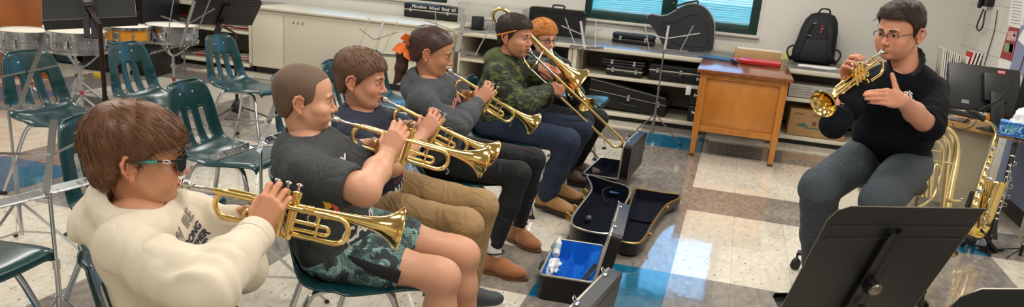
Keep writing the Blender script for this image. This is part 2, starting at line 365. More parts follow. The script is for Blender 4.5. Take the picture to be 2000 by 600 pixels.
# closed low cabinets
t = thing('low_cabinet', 'long putty coloured steel cabinet with closed doors, left of the open shelves', 'cabinet', (-3.84, 4.42, 0))
x0, x1 = -5.01, -2.67; w = x1-x0
mb = MB(); mb.box((0, 0, .39), (w, .94, .63), bevel=.004); mb.build('carcass', CAB, t)
mb = MB(); mb.box((0, -.01, .715), (w, .98, .025), bevel=.005); mb.build('top', CAB, t)
mb = MB(); mb.box((0, .03, .035), (w-.02, .88, .07)); mb.build('toe_kick', TOE, t)
xx = [x0+.005, -4.61, -2.68]
for a, b in zip(xx, xx[1:]):
    mb = MB(); mb.box(((a+b)/2+3.84, -.475, .375), (b-a-.008, .014, .575), bevel=.003); mb.build('door', CAB, t)
mb = MB()
for k in range(3):
    for a in range(4):
        an = a*PI/4; mb.box((-.65+.055*k, -.484, .60), (.032, .002, .003), rot=(0, an, 0))
mb.build('star_decal', mat('decal_grey', '9a9484', .6), t)['kind'] = 'stuff'
# ------------------------------------------------------------------ wooden desk
def wood(name, c1, c2, rough=.35, scale=(1, 1, 1), coat=.3):
    m = mat(name, c1, rough, coat=coat); nt = m.node_tree; b = nt.nodes['Principled BSDF']; L = nt.links.new
    tc = nt.nodes['Texture Coordinate']; mp = nn(nt, 'Mapping'); mp.inputs['Scale'].default_value = scale; L(tc.outputs['Object'], mp.inputs[0])
    n = nn(nt, 'TexNoise'); n.inputs['Scale'].default_value = 3; n.inputs['Detail'].default_value = 6; n.inputs['Distortion'].default_value = .6; L(mp.outputs[0], n.inputs['Vector'])
    r = nn(nt, 'ValToRGB'); r.color_ramp.elements[0].position = .3; r.color_ramp.elements[1].position = .72
    r.color_ramp.elements[0].color = (*lin(c1), 1); r.color_ramp.elements[1].color = (*lin(c2), 1); L(n.outputs[0], r.inputs[0]); L(r.outputs[0], b.inputs['Base Color']); return m
OAK = wood('honey_oak_veneer', 'a9641c', 'bd7a28', .38, (2, 2, .8)); OAKD = wood('oak_frame', 'a2601c', 'b8782c', .35, (8, 8, 1)); OAKT = wood('worn_dark_desktop', '70391c', '8a4d28', .2, (6, 1, 1))
t = thing('teacher_desk', 'honey coloured wooden desk with tapered legs and a worn dark top', 'desk', (.247, 3.37, 0))
W2, D2 = .70, 1.06
mb = MB(); mb.box((0, 0, .722), (W2+.06, D2+.06, .03), bevel=.004); mb.build('desktop', OAKT, t)
for sx in (-1, 1):
    for sy in (-1, 1):
        mb = MB(); px, py = sx*(W2/2-.028), sy*(D2/2-.028)
        def q(h, z, cx): return [Vector((px+cx+a*h, py+b*h, z)) for a, b in ((-1, -1), (1, -1), (1, 1), (-1, 1))]
        r = [mb.ring(q(.018, .0, 0)), mb.ring(q(.026, .25, 0)), mb.ring(q(.028, .707, 0))]
        mb.bridge(r[0], r[1]); mb.bridge(r[1], r[2]); mb.cap(r[0], True); mb.cap(r[2]); leg = mb.build('leg', OAKD, t)
        mb = MB(); mb.box((px, py, .012), (.042, .042, .026), bevel=.002); mb.build('leg_tip', mat('leg_cap', '6a4a20', .4, .6), leg)
for sy in (-1, 1):
    mb = MB(); mb.box((0, sy*(D2/2-.03), .46), (W2-.1, .014, .42), bevel=.002); mb.build('end_panel', OAK, t)
    for z_, h_ in ((.685, .04), (.245, .05)): mb = MB(); mb.box((0, sy*(D2/2-.018), z_), (W2-.11, .03, h_), bevel=.003); mb.build('rail', OAKD, t)
mb = MB(); mb.box((.3, 0, .46), (.014, D2-.11, .48)); mb.build('side_panel', OAK, t)
for k, z in enumerate((.62, .48, .33)):
    mb = MB(); mb.box((-.335, -.31, z), (.02, .33, .125), bevel=.004); d = mb.build('drawer', OAK, t)
    mb = MB(); mb.cyl((-.345, -.31, z), (-.372, -.31, z), .008, 10); mb.ball((-.376, -.31, z), (.009, .016, .016), 12); mb.build('knob', CHROME, d)
# things on the desk and behind it
CARD = mat('corrugated_cardboard', 'b08a5c', .8, noise=(20, .06)); CARD2 = mat('cardboard_inside', 'c9a87a', .8); RED = mat('red_plastic', 'b81418', .3); BLUEF = mat('blue_folder', '23537c', .4)
p = atZ(1476, 100, .705)
t = thing('cardboard_box', 'flat open tan cardboard box lying on the counter behind the desk', 'box', (.36, 4.50, .705), .02)
mb = MB(); mb.box((0, 0, .045), (.44, .26, .085), bevel=.004); mb.build('body', CARD, t)
mb = MB(); mb.box((.01, .02, .092), (.42, .2, .004), rot=(.0, .0, 0)); mb.build('lid_flap', mat('pale_card', 'e2d8bd', .8), t)
mb = MB(); mb.prism([(0, 0), (-.07, .02), (-.09, .1), (-.02, .14), (0, .12)], .004, Matrix.Translation((-.22, -.1, .07)) @ Matrix.Rotation(.5, 4, 'Y')); mb.prism([(0, 0), (.05, .03), (.06, .1), (.0, .14)], .004, Matrix.Translation((.22, -.08, .08)) @ Matrix.Rotation(.7, 4, 'Y')); mb.build('side_flap', CARD2, t)['kind'] = 'stuff'
t = thing('folder', 'blue folder lying across the back left corner of the desk', 'folder', (-.01, 3.78, .738), -.25)
mb = MB(); mb.box((0, 0, .006), (.30, .23, .006), bevel=.002); mb.build('cover', BLUEF, t); mb = MB(); mb.box((.0, .0, .0015), (.29, .22, .003)); mb.box((.005, 0, .0105), (.28, .22, .002), rot=(0, 0, .04)); mb.build('paper_sheets', mat('navy_cover', '1c3c5c', .5), t)
t = thing('binder', 'red ring binder lying on the back right of the desk', 'binder', (.38, 3.68, .738), -.06)
mb = MB(); mb.box((0, 0, .022), (.36, .28, .034), bevel=.006); mb.build('cover', RED, t)
for k in range(3):
    mb = MB(); mb.box((0, -.139+.001*k, .012+.009*k), (.35, .006, .004)); mb.build('page_block', mat('dark_red', '8c0f14', .4), t)
t = thing('folder', 'second red folder, leaning half under the red binder on the desk', 'folder', (.28, 3.90, .738), .1)
mb = MB(); mb.box((0, 0, .006), (.32, .1, .01), bevel=.002); mb.build('cover', mat('pinkish_red', 'c8413f', .5), t)
t = thing('tape_roll', 'small black and silver clip holder lying at the left end of the red binder', 'desk clip', (.155, 3.5, .738), .3)
mb = MB(); mb.box((0, 0, .018), (.035, .15, .034), bevel=.01); mb.build('body', BLACK, t); mb = MB(); mb.box((-.012, 0, .037), (.012, .11, .004), bevel=.001); mb.build('clip', CHROME, t); t.name = 'desk_clip'
# backpack
BPK = mat('black_nylon', '0d0e12', .7, bump=(70, .3, .004))
t = thing('backpack', 'black backpack with grey piping standing on the counter against the wall', 'backpack', (.90, 4.72, .7075), -.02)
from mathutils import noise as NZ
def blob(prof, name, m, parent, M=None, nz=.006):
    k = MB(); k.bm.free(); k.bm = bmesh.new(); R = []
    for (w, d, z, cx, cy) in prof: R.append(k.ring([Vector((cx+w*math.copysign(abs(math.cos(a))**.6, math.cos(a)), cy+d*math.copysign(abs(math.sin(a))**.6, math.sin(a)), z)) for a in [2*PI*q/40 for q in range(40)]]))
    for a, b in zip(R, R[1:]): k.bridge(a, b)
    k.cap(R[0], True); k.cap(R[-1])
    for v in k.bm.verts: v.co += Vector((NZ.noise(v.co*9), NZ.noise(v.co*9+Vector((5, 5, 5))), 0))*nz
    if M is not None: bmesh.ops.transform(k.bm, matrix=M, verts=k.bm.verts[:])
    return k.build(name, m, parent)
blob([(.17, .09, .0, 0, 0), (.205, .115, .02, 0, 0), (.205, .125, .12, -.0, 0), (.19, .115, .22, .01, 0), (.175, .105, .33, .015, .01), (.15, .09, .42, .02, .02), (.11, .07, .475, .025, .03), (.05, .03, .495, .03, .04)], 'body', BPK, t)
blob([(.13, .02, .03, 0, -.125), (.15, .035, .06, 0, -.125), (.14, .035, .2, 0, -.125), (.11, .02, .24, 0, -.115)], 'front_pocket', BPK, t)
for s in (-1, 1):
    mb = MB(); mb.tube(spline([(s*.08+.01, -.1, .40), (s*.12, -.145, .28), (s*.13, -.15, .16), (s*.17, -.14, .07), (s*.215, -.08, .03)]), .022, 8, flat=.3, up=(0, -1, 0)); mb.build('shoulder_strap', BPK, t)
    mb = MB(); mb.tube(spline([(s*.2, -.05, .16), (s*.245, -.05, .13), (s*.25, -.06, .08), (s*.21, -.07, .0+.01)]), .009, 6); mb.build('side_strap', BPK, t)
PIP = mat('grey_piping', 'a9a9a6', .4)
for a, b in (((-.1, -.108, .37), (-.03, -.103, .40)), ((.08, -.098, .40), (.13, -.09, .34)), ((-.11, -.12, .28), (-.06, -.12, .27))):
    mb = MB(); mb.tube([a, b], .004, 6); mb.build('piping', PIP, t)
mb = MB(); mb.ball((.03, -.112, .345), (.012, .006, .016), 10); mb.ball((.03, -.112, .375), (.008, .006, .01), 8); mb.ball((.028, -.116, .315), (.01, .006, .012), 8); mb.build('emblem', mat('red_emblem', 'b3404a', .4), t)
mb = MB(); mb.tube(spline([(-.02, .02, .49), (0, .0, .53), (.07, .0, .53), (.09, .03, .48)]), .008, 6); mb.build('top_handle', BPK, t)
t = thing('paper_stack', 'white sheets of paper lying on the counter in front of the backpack', 'paper', (.93, 4.34, .705), -.12)
for k in range(3):
    mb = MB(); mb.box((.03*k-.03, .01*k, .002+.002*k), (.3, .2, .0015), rot=(0, 0, .1*k)); mb.build('sheet', PAPER, t)
t = thing('sticky_note_pad', 'pale yellow card leaning beside the left of the backpack', 'card', (.63, 4.80, .705), 0)
mb = MB(); mb.prism([(-.05, 0), (.07, 0), (.06, .11), (.0, .08)], .004, Matrix.Rotation(math.radians(80), 4, 'X')); mb.build('card', mat('pale_yellow', 'd9cf8e', .8), t); t.name = 'yellow_card'
# ------------------------------------------------------------------ instrument cases
def latch(mb, c, n=(0, -1, 0), s=1):
    c = Vector(c); M = zframe(c, n, (0, 0, 1))
    mb.box((0, 0, .003), (.032*s, .02*s, .006), M=M, bevel=.002); mb.box((.006*s, 0, .007), (.02*s, .012*s, .006), M=M, bevel=.002)
def hard_case(label, loc, rz, w, d, h, seam=.6, latches=(-.3, .3), handle=True, hz=None, rot=None, trim=True, hside=-1, group=None, cat='instrument case', bev=.012, xlabel=None):
    t = thing('instrument_case', label, cat, loc, rz, group)
    if rot is not None: t.rotation_euler = rot
    zs = h*seam
    mb = MB(); mb.box((0, 0, zs/2), (w, d, zs-.003), bevel=bev); mb.build('body', CASEBLK, t)
    mb = MB(); mb.box((0, 0, (h+zs)/2+.001), (w, d, h-zs-.002), bevel=bev); mb.build('lid', CASEBLK, t)
    if trim:
        mb = MB(); mb.box((0, 0, zs), (w+.004, d+.004, .012), bevel=.003); mb.build('metal_trim', TRIMAL, t)
    for x in latches:
        mb = MB(); latch(mb, (x*w, -d/2-.002, zs), s=1.3); mb.build('latch', CHROME, t)
    if handle:
        z = hz if hz is not None else zs-.02
        mb = MB(); mb.tube(spline([(-.055, -d/2, z), (-.05, -d/2-.03, z-.004), (.05, -d/2-.03, z-.004), (.055, -d/2, z)]), .007, 8); mb.build('handle', BLACK, t)
    return t
def on_shelf(px0, px1, pyb, Y=4.0, z=None):
    a = atY(px0, pyb, Y); b = atY(px1, pyb, Y); return (a.x+b.x)/2, b.x-a.x
# counter top
t = hard_case('long low black case with handwriting and metal trim on the putty cabinet', (-3.19, 4.76, .729), -.0, .66, .2, .155, .55, (-.37, .3))
mb = MB(); 
text('Marathon  School  Band  #2', .046, PAPER, Matrix.Translation((.03, -.102, .125)) @ Matrix.Rotation(PI/2, 4, 'X'), t, 'handwriting')
t = thing('storage_bin', 'large clear plastic bin without lid on the counter left of the orange pencil boy', 'bin', (-2.45, 4.68, .7085), 0)
CLR = mat('clear_plastic', 'f2f2ee', .12); CLR.node_tree.nodes['Principled BSDF'].inputs['Transmission Weight'].default_value = .85; CLR.node_tree.nodes['Principled BSDF'].inputs['IOR'].default_value = 1.15
t['label'] = 'large clear plastic bin on the counter, right of the long handwritten case'
w, d, h = .72, .4, .24
for c, s in (((0, -d/2, h/2), (w, .004, h)), ((0, d/2, h/2), (w, .004, h)), ((-w/2, 0, h/2), (.004, d, h)), ((w/2, 0, h/2), (.004, d, h)), ((0, 0, .003), (w, d, .004))):
    mb = MB(); mb.box(c, s); mb.build('wall_panel', CLR, t)
mb = MB(); mb.tube([(-w/2, -d/2, h), (w/2, -d/2, h), (w/2, d/2, h), (-w/2, d/2, h)], .008, 6, closed=True); mb.build('rim', CLR, t)
for k in range(8):
    mb = MB(); mb.box((RNG.uniform(-.2, .2), RNG.uniform(-.1, .1), .02+.011*k), (.22, .16, .008), rot=(0, 0, RNG.uniform(0, 3))); mb.build('paper_packet', mat('packet_%d' % k, ['cfd2d4', 'b0b4b8', '6a6f75', 'd8d4c8'][k % 4], .5), t)
t = thing('speaker', 'small black cube shaped speaker at the corner of the counter', 'speaker', (-2.52, 4.30, .708), -.1)
mb = MB(); mb.box((0, 0, .075), (.11, .1, .13), bevel=.012); mb.build('body', BLACK, t); mb = MB(); mb.box((0, 0, .006), (.13, .12, .012), bevel=.003); mb.build('base', BLACK, t); mb = MB(); mb.box((0, -.052, .078), (.085, .004, .1), bevel=.001); mb.build('grille', mat('grille', '202226', .7, bump=(600, .5, .002)), t)
def molded_case(label, loc, rz, w, d, h):
    t = thing('instrument_case', label, 'instrument case', loc, rz)
    out = rrect(w, h, .03, 4, 0, h/2); R = Matrix.Rotation(PI/2, 4, 'X')
    mb = MB(); mb.prism(out, d*.5-.002, R @ Matrix.Translation((0, 0, d*.25)), bevel=.008); mb.build('lid', CASEBLK, t)
    mb = MB(); mb.prism(out, d*.5-.002, R @ Matrix.Translation((0, 0, -d*.25)), bevel=.008); mb.build('body', CASEBLK, t)
    mb = MB(); mb.tube([Vector((x, -d/2-.001, z)) for x, z in rrect(w*.86, h*.78, .03, 4, 0, h*.48)], .005, 6, closed=True); mb.tube([(-w*.12, -d/2-.001, h*.1), (-w*.1, -d/2-.001, h*.5), (0, -d/2-.001, h*.62), (w*.1, -d/2-.001, h*.5), (w*.12, -d/2-.001, h*.1)], .006, 6); mb.build('molded_rib', CASEBLK, t)['kind'] = 'stuff'
    mb = MB(); mb.tube(spline([(-.06, 0, h), (-.055, 0, h+.03), (.055, 0, h+.03), (.06, 0, h)]), .009, 8); mb.build('handle', BLACK, t)
    for x in (-.33, .33):
        mb = MB(); mb.box((x*w, -.002, h+.002), (.05, .03, .012), bevel=.003); mb.build('latch', mat('brass_latch', 'c79a3c', .3, 1), t)
    return t
molded_case('big black molded case standing upright on the counter behind the red haired player', (-1.75, 4.70, .706), -.02, .60, .17, .28)
hard_case('small flat black case on the counter left of the curved horn case', (-.90, 4.66, .706), -.03, .44, .16, .105, .5, (-.3, .3), False, trim=False)
# curved horn case leaning on the wall
t = thing('horn_case', 'curved grey horn shaped case standing on the counter against the window', 'instrument case', (-.40, 4.62, .7055), 0)
oc = [(1300, 92), (1284, 64), (1268, 45), (1265, 35), (1272, 29), (1290, 32), (1305, 30), (1322, 20), (1335, 13), (1352, 8), (1372, 13), (1386, 26), (1394, 44), (1395, 60), (1393, 90), (1389, 99), (1375, 100), (1340, 97)]
O = [atY(x, y, 4.60)-Vector((-.40, 4.62, .706)) for x, y in oc]; zmin = min(o.z for o in O)
O = [(o.x, o.z-zmin+.012) for o in O]; O = [(v.x, v.y) for v in spline([(a, b, 0) for a, b in O], 4, True)]
GREYC = mat('grey_case_shell', '26282d', .35, noise=(200, .1), bump=(300, .2, .002))
R = Matrix.Rotation(PI/2, 4, 'X')
mb = MB(); mb.prism(O, .075, R @ Matrix.Translation((0, 0, .04)), bevel=.01); mb.build('lid', GREYC, t)
mb = MB(); mb.prism(O, .075, R @ Matrix.Translation((0, 0, -.04)), bevel=.01); mb.build('body', GREYC, t)
mb = MB(); mb.tube([Vector((x*1.004, 0, z*1.004)) for x, z in O], .008, 6, closed=True); mb.build('metal_trim', TRIMAL, t)
mb = MB(); c = Vector((.03, .22)); mb.tube([Vector((c.x+(x-c.x)*.68+.03, -.08, c.y+(z-c.y)*.68-.02)) for x, z in O], .006, 6, closed=True); mb.build('molded_rib', GREYC, t)
mb = MB(); mb.tube(spline([(O[28][0]+.0, 0, O[28][1]), (O[28][0], 0, O[28][1]+.04), (O[38][0]-.02, 0, O[38][1]+.03), (O[38][0], 0, O[38][1])]), .009, 8); mb.build('handle', BLACK, t)
# cases in the shelves
hard_case('thin black case topmost of the two stacked on the upper shelf', (-.90, 4.13, .545), 0, .44, .2, .05, .5, (-.25, .25), False, trim=False)
hard_case('small black case with metal trim under the thin case on the upper shelf', (-.88, 4.13, .436), 0, .36, .2, .107, .55, (-.32, .32), False)
t = hard_case('wide black case with a hanging white tag on the upper shelf beside the desk', (-.36, 4.20, .436), 0, .56, .3, .16, .62, (-.35, .05, .47), True, .07)
mb = MB(); mb.box((.13, -.262, -.045), (.048, .003, .085), bevel=.001); g = mb.build('name_tag', PAPER, t); mb = MB(); mb.tube([(.13, -.262, -.004), (.125, -.25, .02), (.05, -.183, .05)], .0015, 5); mb.build('string', BLACK, g)
t = thing('trombone_case', 'long tapered black trombone case lying on the bottom shelf, trimmed in metal', 'instrument case', (-.79, 4.22, .079), 0)
def tapered(mb, x0, x1, h0a, h1a, h0b, h1b, d): # wedge in xz
    a = mb.ring([(x0, -d/2, h0a), (x1, -d/2, h0b), (x1, -d/2, h1b), (x0, -d/2, h1a)]); b = mb.ring([(x0, d/2, h0a), (x1, d/2, h0b), (x1, d/2, h1b), (x0, d/2, h1a)])
    mb.bridge(a, b); mb.cap(a, True); mb.cap(b); bmesh.ops.bevel(mb.bm, geom=mb.bm.edges[:], offset=.012, segments=2, affect='EDGES')
mb = MB(); tapered(mb, -.42, .36, 0.03, .19, .0, .115, .3); mb.build('body', CASEBLK, t)
mb = MB(); tapered(mb, -.42, .36, .192, .32, .117, .19, .3); mb.build('lid', CASEBLK, t)
mb = MB(); mb.tube([(-.42, -.153, .19), (.36, -.153, .115), (.363, .1, .115)], .005, 6); mb.tube([(-.42, -.153, .295), (.34, -.153, .185)], .004, 6); mb.build('metal_trim', TRIMAL, t)['kind'] = 'stuff'
for x in (-.02, .28):
    mb = MB(); mb.box((x, -.156, .145-.096*x), (.03, .008, .055), bevel=.004); mb.build('latch', CHROME, t)
mb = MB(); mb.tube(spline([(-.1, -.15, .12), (-.09, -.185, .09), (.07, -.185, .08), (.08, -.15, .1)]), .008, 8); mb.build('handle', BLACK, t)
t = hard_case('upright black case standing on the bottom shelf next to the desk', (-.14, 4.14, .077), 0, .14, .2, .32, .5, (), False, trim=False)
mb = MB(); mb.box((0, -.102, .3), (.02, .006, .03), bevel=.002); mb.build('latch', CHROME, t)
hard_case('black case lying on the shelf behind the far players', (-1.98, 4.3, .4365), .05, .6, .3, .15, .6, (-.3, .3), True)
hard_case('flat black case on the bottom shelf behind the far players', (-2.0, 4.3, .077), -.03, .66, .34, .2, .6, (-.3, .3), True)
# boxes right of the desk
INK = mat('black_ink', '22201e', .7)
t = thing('printed_box', 'flat white printed box with a bird mark on the upper shelf behind the trumpet bell', 'box', (.97, 4.2, .436), 0)
mb = MB(); mb.box((0, 0, .065), (.56, .3, .12), bevel=.003); mb.build('body', mat('grey_white_card', 'b9b6ae', .7), t)
mb = MB(); mb.prism([(-.03, .01), (-.012, .0), (0, -.02), (.012, 0), (.03, .012), (.012, .012), (.004, .02), (-.004, .02), (-.012, .012)], .001, Matrix.Translation((-.03, -.1515, .07)) @ R); mb.build('bird_mark', INK, t)
for k in range(4): text('HANDLE WITH CARE  THIS SIDE UP', .012, INK, Matrix.Translation((-.17, -.151, .1-.022*k)) @ R, t, 'printed_line'); text('FRAGILE GLASS MUSIC', .012, INK, Matrix.Translation((.12, -.151, .1-.022*k)) @ R, t, 'printed_line')
t = thing('cardboard_box', 'brown cardboard shipping box with printed icons on the bottom shelf', 'box', (1.0, 4.2, .077), 0)
mb = MB(); mb.box((0, 0, .13), (.52, .34, .255), bevel=.004); mb.build('body', CARD, t)
text('amazon', .03, INK, Matrix.Translation((-.17, -.171, .215)) @ R, t, 'printed_word'); text('ADVANTAGE', .035, INK, Matrix.Translation((.05, -.171, .21)) @ R, t, 'printed_word')
for k, x in enumerate((-.03, .03, .09, .15)):
    mb = MB(); mb.torus((x, -.171, .13), .016, .003, R, 16, 5); mb.box((x, -.171, .13), (.014, .001, .014)); mb.build('printed_icon', INK, t)['kind'] = 'stuff'
mb = MB(); mb.prism([(-.2, .1), (-.12, .13), (-.08, .1), (-.14, .09)], .001, Matrix.Translation((0, -.171, 0)) @ R); mb.box((.04, -.171, .085), (.3, .001, .012)); mb.build('printed_band', mat('teal_ink', '3f6a66', .7), t)['kind'] = 'stuff'
# ------------------------------------------------------------------ far left
t = thing('wooden_cabinet', 'tall orange brown wooden cabinet at the far left behind the drums', 'cabinet', (-6.567, 2.174, 0), .7)
OR = wood('orange_plywood', '8a4a1c', 'a85f26', .4, (1.5, 6, .6), .15)
mb = MB(); mb.box((0, 0, .56), (.8, .5, 1.12), bevel=.004); mb.build('carcass', OR, t); mb = MB(); mb.box((0, 0, 1.13), (.82, .54, .025), bevel=.004); mb.build('top', OR, t); mb = MB(); mb.box((0, 0, .012), (.76, .46, .024)); mb.build('plinth', TOE, t)
mb = MB(); mb.box((0, -.258, .57), (.76, .014, 1.04), bevel=.003); mb.build('door', OR, t)
FILE = mat('black_file_cabinet', '121318', .4)
p = atZ(275, 128, 0)
t = thing('filing_cabinet', 'black steel filing cabinet with a small label holder behind the drums', 'cabinet', (-6.12, 3.60, 0), .0)
mb = MB(); mb.box((0, 0, .62), (.46, .6, 1.24), bevel=.006); mb.build('carcass', FILE, t)
for k in range(4):
    z = .17+.3*k; mb = MB(); mb.box((0, -.306, z), (.42, .014, .285), bevel=.003); d = mb.build('drawer', FILE, t)
    mb = MB(); mb.box((0, -.317, z+.06), (.07, .006, .045), bevel=.001); mb.build('label_holder', PAPER, d); mb = MB(); mb.tube([(-.06, -.31, z-.02), (-.06, -.335, z-.02), (.06, -.335, z-.02), (.06, -.31, z-.02)], .005, 6); mb.build('handle', CHROME, d)
t = thing('instrument_case', 'large black bass drum case lying on the floor behind the drums', 'instrument case', (-5.95, 3.12, 0), .15)
mb = MB(); mb.box((0, 0, .13), (.8, .36, .25), bevel=.02); mb.build('body', CASEBLK, t); mb = MB(); mb.box((0, 0, .262), (.82, .38, .02), bevel=.006); mb.build('lid', CASEBLK, t); mb = MB(); mb.tube(spline([(-.08, -.18, .14), (-.07, -.21, .12), (.07, -.21, .12), (.08, -.18, .14)]), .008, 6); mb.build('handle', CHROME, t)
t = thing('instrument_case', 'tall black case leaning between the wooden and the filing cabinet', 'instrument case', (-6.68, 3.35, 0), 0)
mb = MB(); mb.box((0, 0, .45), (.34, .3, .9), bevel=.02); mb.build('body', CASEBLK, t); mb = MB(); mb.tube([(-.175, -.155, .72), (.175, -.155, .72)], .012, 6, flat=.5); mb.build('metal_trim', TRIMAL, t); mb = MB(); latch(mb, (.02, -.155, .72), s=2); mb.build('latch', CHROME, t)
t = thing('jacket', 'dark teal fabric bag hanging in the gap beside the wooden cabinet', 'bag', (-6.72, 3.10, 0)); mb = MB(); mb.box((0, 0, .24), (.2, .12, .48), bevel=.04, seg=4); mb.build('body', mat('teal_fabric', '2c4a58', .8, bump=(30, .5, .01)), t); t.name = 'fabric_bag'; t['label'] = 'dark teal fabric bag standing in the gap beside the wooden cabinet'
mb = MB(); mb.tube(spline([(-.05, 0, .47), (-.04, 0, .56), (.04, 0, .56), (.05, 0, .47)]), .008, 6); mb.build('strap', BLACK, t)
# papers on the far left shelves
pk = 0
def papers(x, z, n, w=.3, label=''):
    t = thing('paper_pile', label, 'paper pile', (x, 4.25, z))
    for k in range(n):
        c = ['e4ddd0', 'd9c9b8', 'b8403e', 'ece8de', 'cfa8a0', 'e4ddd0', 'a83038'][RNG.randint(7)]
        mb = MB(); mb.box((RNG.uniform(-.02, .02), RNG.uniform(-.03, .03), .006+.0115*k), (w, .24, .0095), rot=(0, 0, RNG.uniform(-.12, .12))); mb.build('folder_sheet', mat('folder_'+c, c, .7), t)
papers(-5.95, .436, 8, .34, 'tallest pile of papers on the upper far left shelf, beside the drums'); papers(-5.55, .436, 4, .3, 'low pile of papers with red folders on the upper shelf near the cabinet'); papers(-5.24, .436, 3, .22, 'thin pile of papers at the right end of the upper far left shelf')
papers(-5.75, .077, 3, .32, 'thin pile of papers on the bottom far left shelf'); papers(-5.3, .077, 5, .24, 'pile of papers at the right end of the bottom far left shelf')
# ------------------------------------------------------------------ chairs
SHELL = mat('dark_green_shell', '0c3639', .25, bump=(220, .12, .001), coat=.15)
def bake(o):
    dg = bpy.context.evaluated_depsgraph_get(); me = bpy.data.meshes.new_from_object(o.evaluated_get(dg)); o.modifiers.clear(); old = o.data; o.data = me
    for p in me.polygons: p.use_smooth = True
    return o
def make_chair(label, loc, rz, group=None):
    t = thing('school_chair', label, 'chair', loc, rz, group)
    prof = [(.236, .405), (.235, .425), (.215, .438), (.13, .436), (.04, .428), (-.05, .424), (-.115, .432), (-.16, .456), (-.186, .50), (-.203, .555), (-.217, .61), (-.229, .665), (-.24, .71), (-.25, .745), (-.257, .768), (-.259, .778)]
    wid = [.20, .212, .22, .226, .228, .229, .228, .226, .222, .214, .205, .195, .182, .165, .135, .105]
    P = spline([(x, w, z) for (x, z), w in zip(prof, wid)], 3); nv = len(P)
    U = [-1, -.97, -.86, -.7, -.54, -.38, -.24, -.085, .085, .24, .38, .54, .7, .86, .97, 1]
    bm = bmesh.new(); G = []
    for j, p in enumerate(P):
        s = j/(nv-1); row = []
        back = min(1, max(0, (s-.45)/.2)); seat = 1-back
        for u in U:
            e = abs(u)**3; lip = max(0, (abs(u)-.86)/.14)
            x = p.x+back*(.035*u*u*(1 if s < .9 else .6)+.0*lip)-back*lip*.0; z = p.z+seat*(.014*u*u-.018*lip)+(.03*e if .33 < s < .6 else 0)*.6
            x -= back*lip*.012
            row.append(bm.verts.new((x, u*p.y, z)))
        G.append(row)
    for j in range(nv-1):
        s = (j+.5)/(nv-1)
        for i in range(len(U)-1):
            um = (U[i]+U[i+1])/2
            slot = .48 < s < .71 and (abs(abs(um)-.46) < .05 or abs(um) < .05)
            if slot: continue
            bm.faces.new((G[j][i], G[j][i+1], G[j+1][i+1], G[j+1][i]))
    k = MB(); k.bm.free(); k.bm = bm; sh = k.build('seat_shell', SHELL, t)
    m = sh.modifiers.new('s', 'SOLIDIFY'); m.thickness = .007; m.offset = 0; m = sh.modifiers.new('b', 'SUBSURF'); m.levels = 1; m.render_levels = 1; bake(sh)
    for s in (-1, 1):
        mb = MB(); mb.ball((-.233, s*.055, .715), (.004, .007, .007), 10); mb.build('rivet', CHROME, t)
    for s in (-1, 1):                                          # bent tube legs, front and rear of each side
        mb = MB(); mb.tube(spline([(-.02, s*.10, .405), (.09, s*.115, .40), (.14, s*.135, .37), (.19, s*.18, .2), (.235, s*.222, .02)], 6), .0115, 10); l = mb.build('leg', CHROME, t)
        mb = MB(); mb.lathe([(.019, 0), (.021, .006), (.012, .02), (.0, .024)], Matrix.Translation((.237, s*.224, 0)), 14); mb.build('foot_glide', RUBBER, l)
        mb = MB(); mb.tube(spline([(.05, s*.08, .40), (-.09, s*.12, .395), (-.14, s*.14, .36), (-.19, s*.18, .2), (-.25, s*.222, .02)], 6), .0115, 10); l = mb.build('leg', CHROME, t)
        mb = MB(); mb.lathe([(.019, 0), (.021, .006), (.012, .02), (.0, .024)], Matrix.Translation((-.252, s*.224, 0)), 14); mb.build('foot_glide', RUBBER, l)
    mb = MB(); mb.box((0, 0, .408), (.16, .26, .012), bevel=.003); mb.build('seat_bracket', STEEL, t)
    return t
chair0 = make_chair('dark green chair at the far left before the orange cabinet, crossed by a wire stand', (-3.40, -.37, 0), 0)
CHAIRS = [
 (-3.33, .33, .05, 'empty green chair just right of the black music stand pole, in the rear row'),
 (-3.22, 1.13, 0, 'empty green chair farthest back, in front of the putty cabinet'),
 (-2.22, -.55, .1, 'empty green chair in the middle row between the boy in sunglasses and the shaved boy'),
 (-2.02, .03, .12, 'empty green chair directly behind the head of the shaved boy'),
 (-2.02, -1.42, .15, 'green chair partly hidden behind the hair of the boy in the cream hoodie'),
 (-2.06, .66, .15, 'empty green chair directly behind the boy in the navy shirt'),
 (-2.05, 1.27, .15, 'empty green chair whose glossy seat shows between the navy shirt boy and the girl'),
 (-2.0, 2.0, .1, 'empty green chair behind the girl with the orange bow'),
 (-1.03, 2.42, .0, 'empty green chair at the far end of the row, next to the red haired player'),
 (-2.18, -2.16, .0, 'green chair at the left edge, only its front seat corner in view'),
 (-1.10, -2.34, .62, 'green chair under the boy in the cream hoodie'),
 (-1.03, -1.62, .52, 'green chair under the boy in camouflage shorts'),
 (-1.13, -1.0, .5, 'green chair under the boy in khaki trousers'),
 (-1.13, -.26, .45, 'green chair under the girl in black leggings'),
 (-1.14, .70, .12, 'green chair under the boy in the camouflage hoodie'),
 (-1.08, 1.45, .1, 'green chair under the red haired player in the plaid shirt')]
for x, y, a, l in CHAIRS:
    c = copy_tree(chair0); c.location = (x, y, 0); c.rotation_euler = (0, 0, a); c['label'] = l
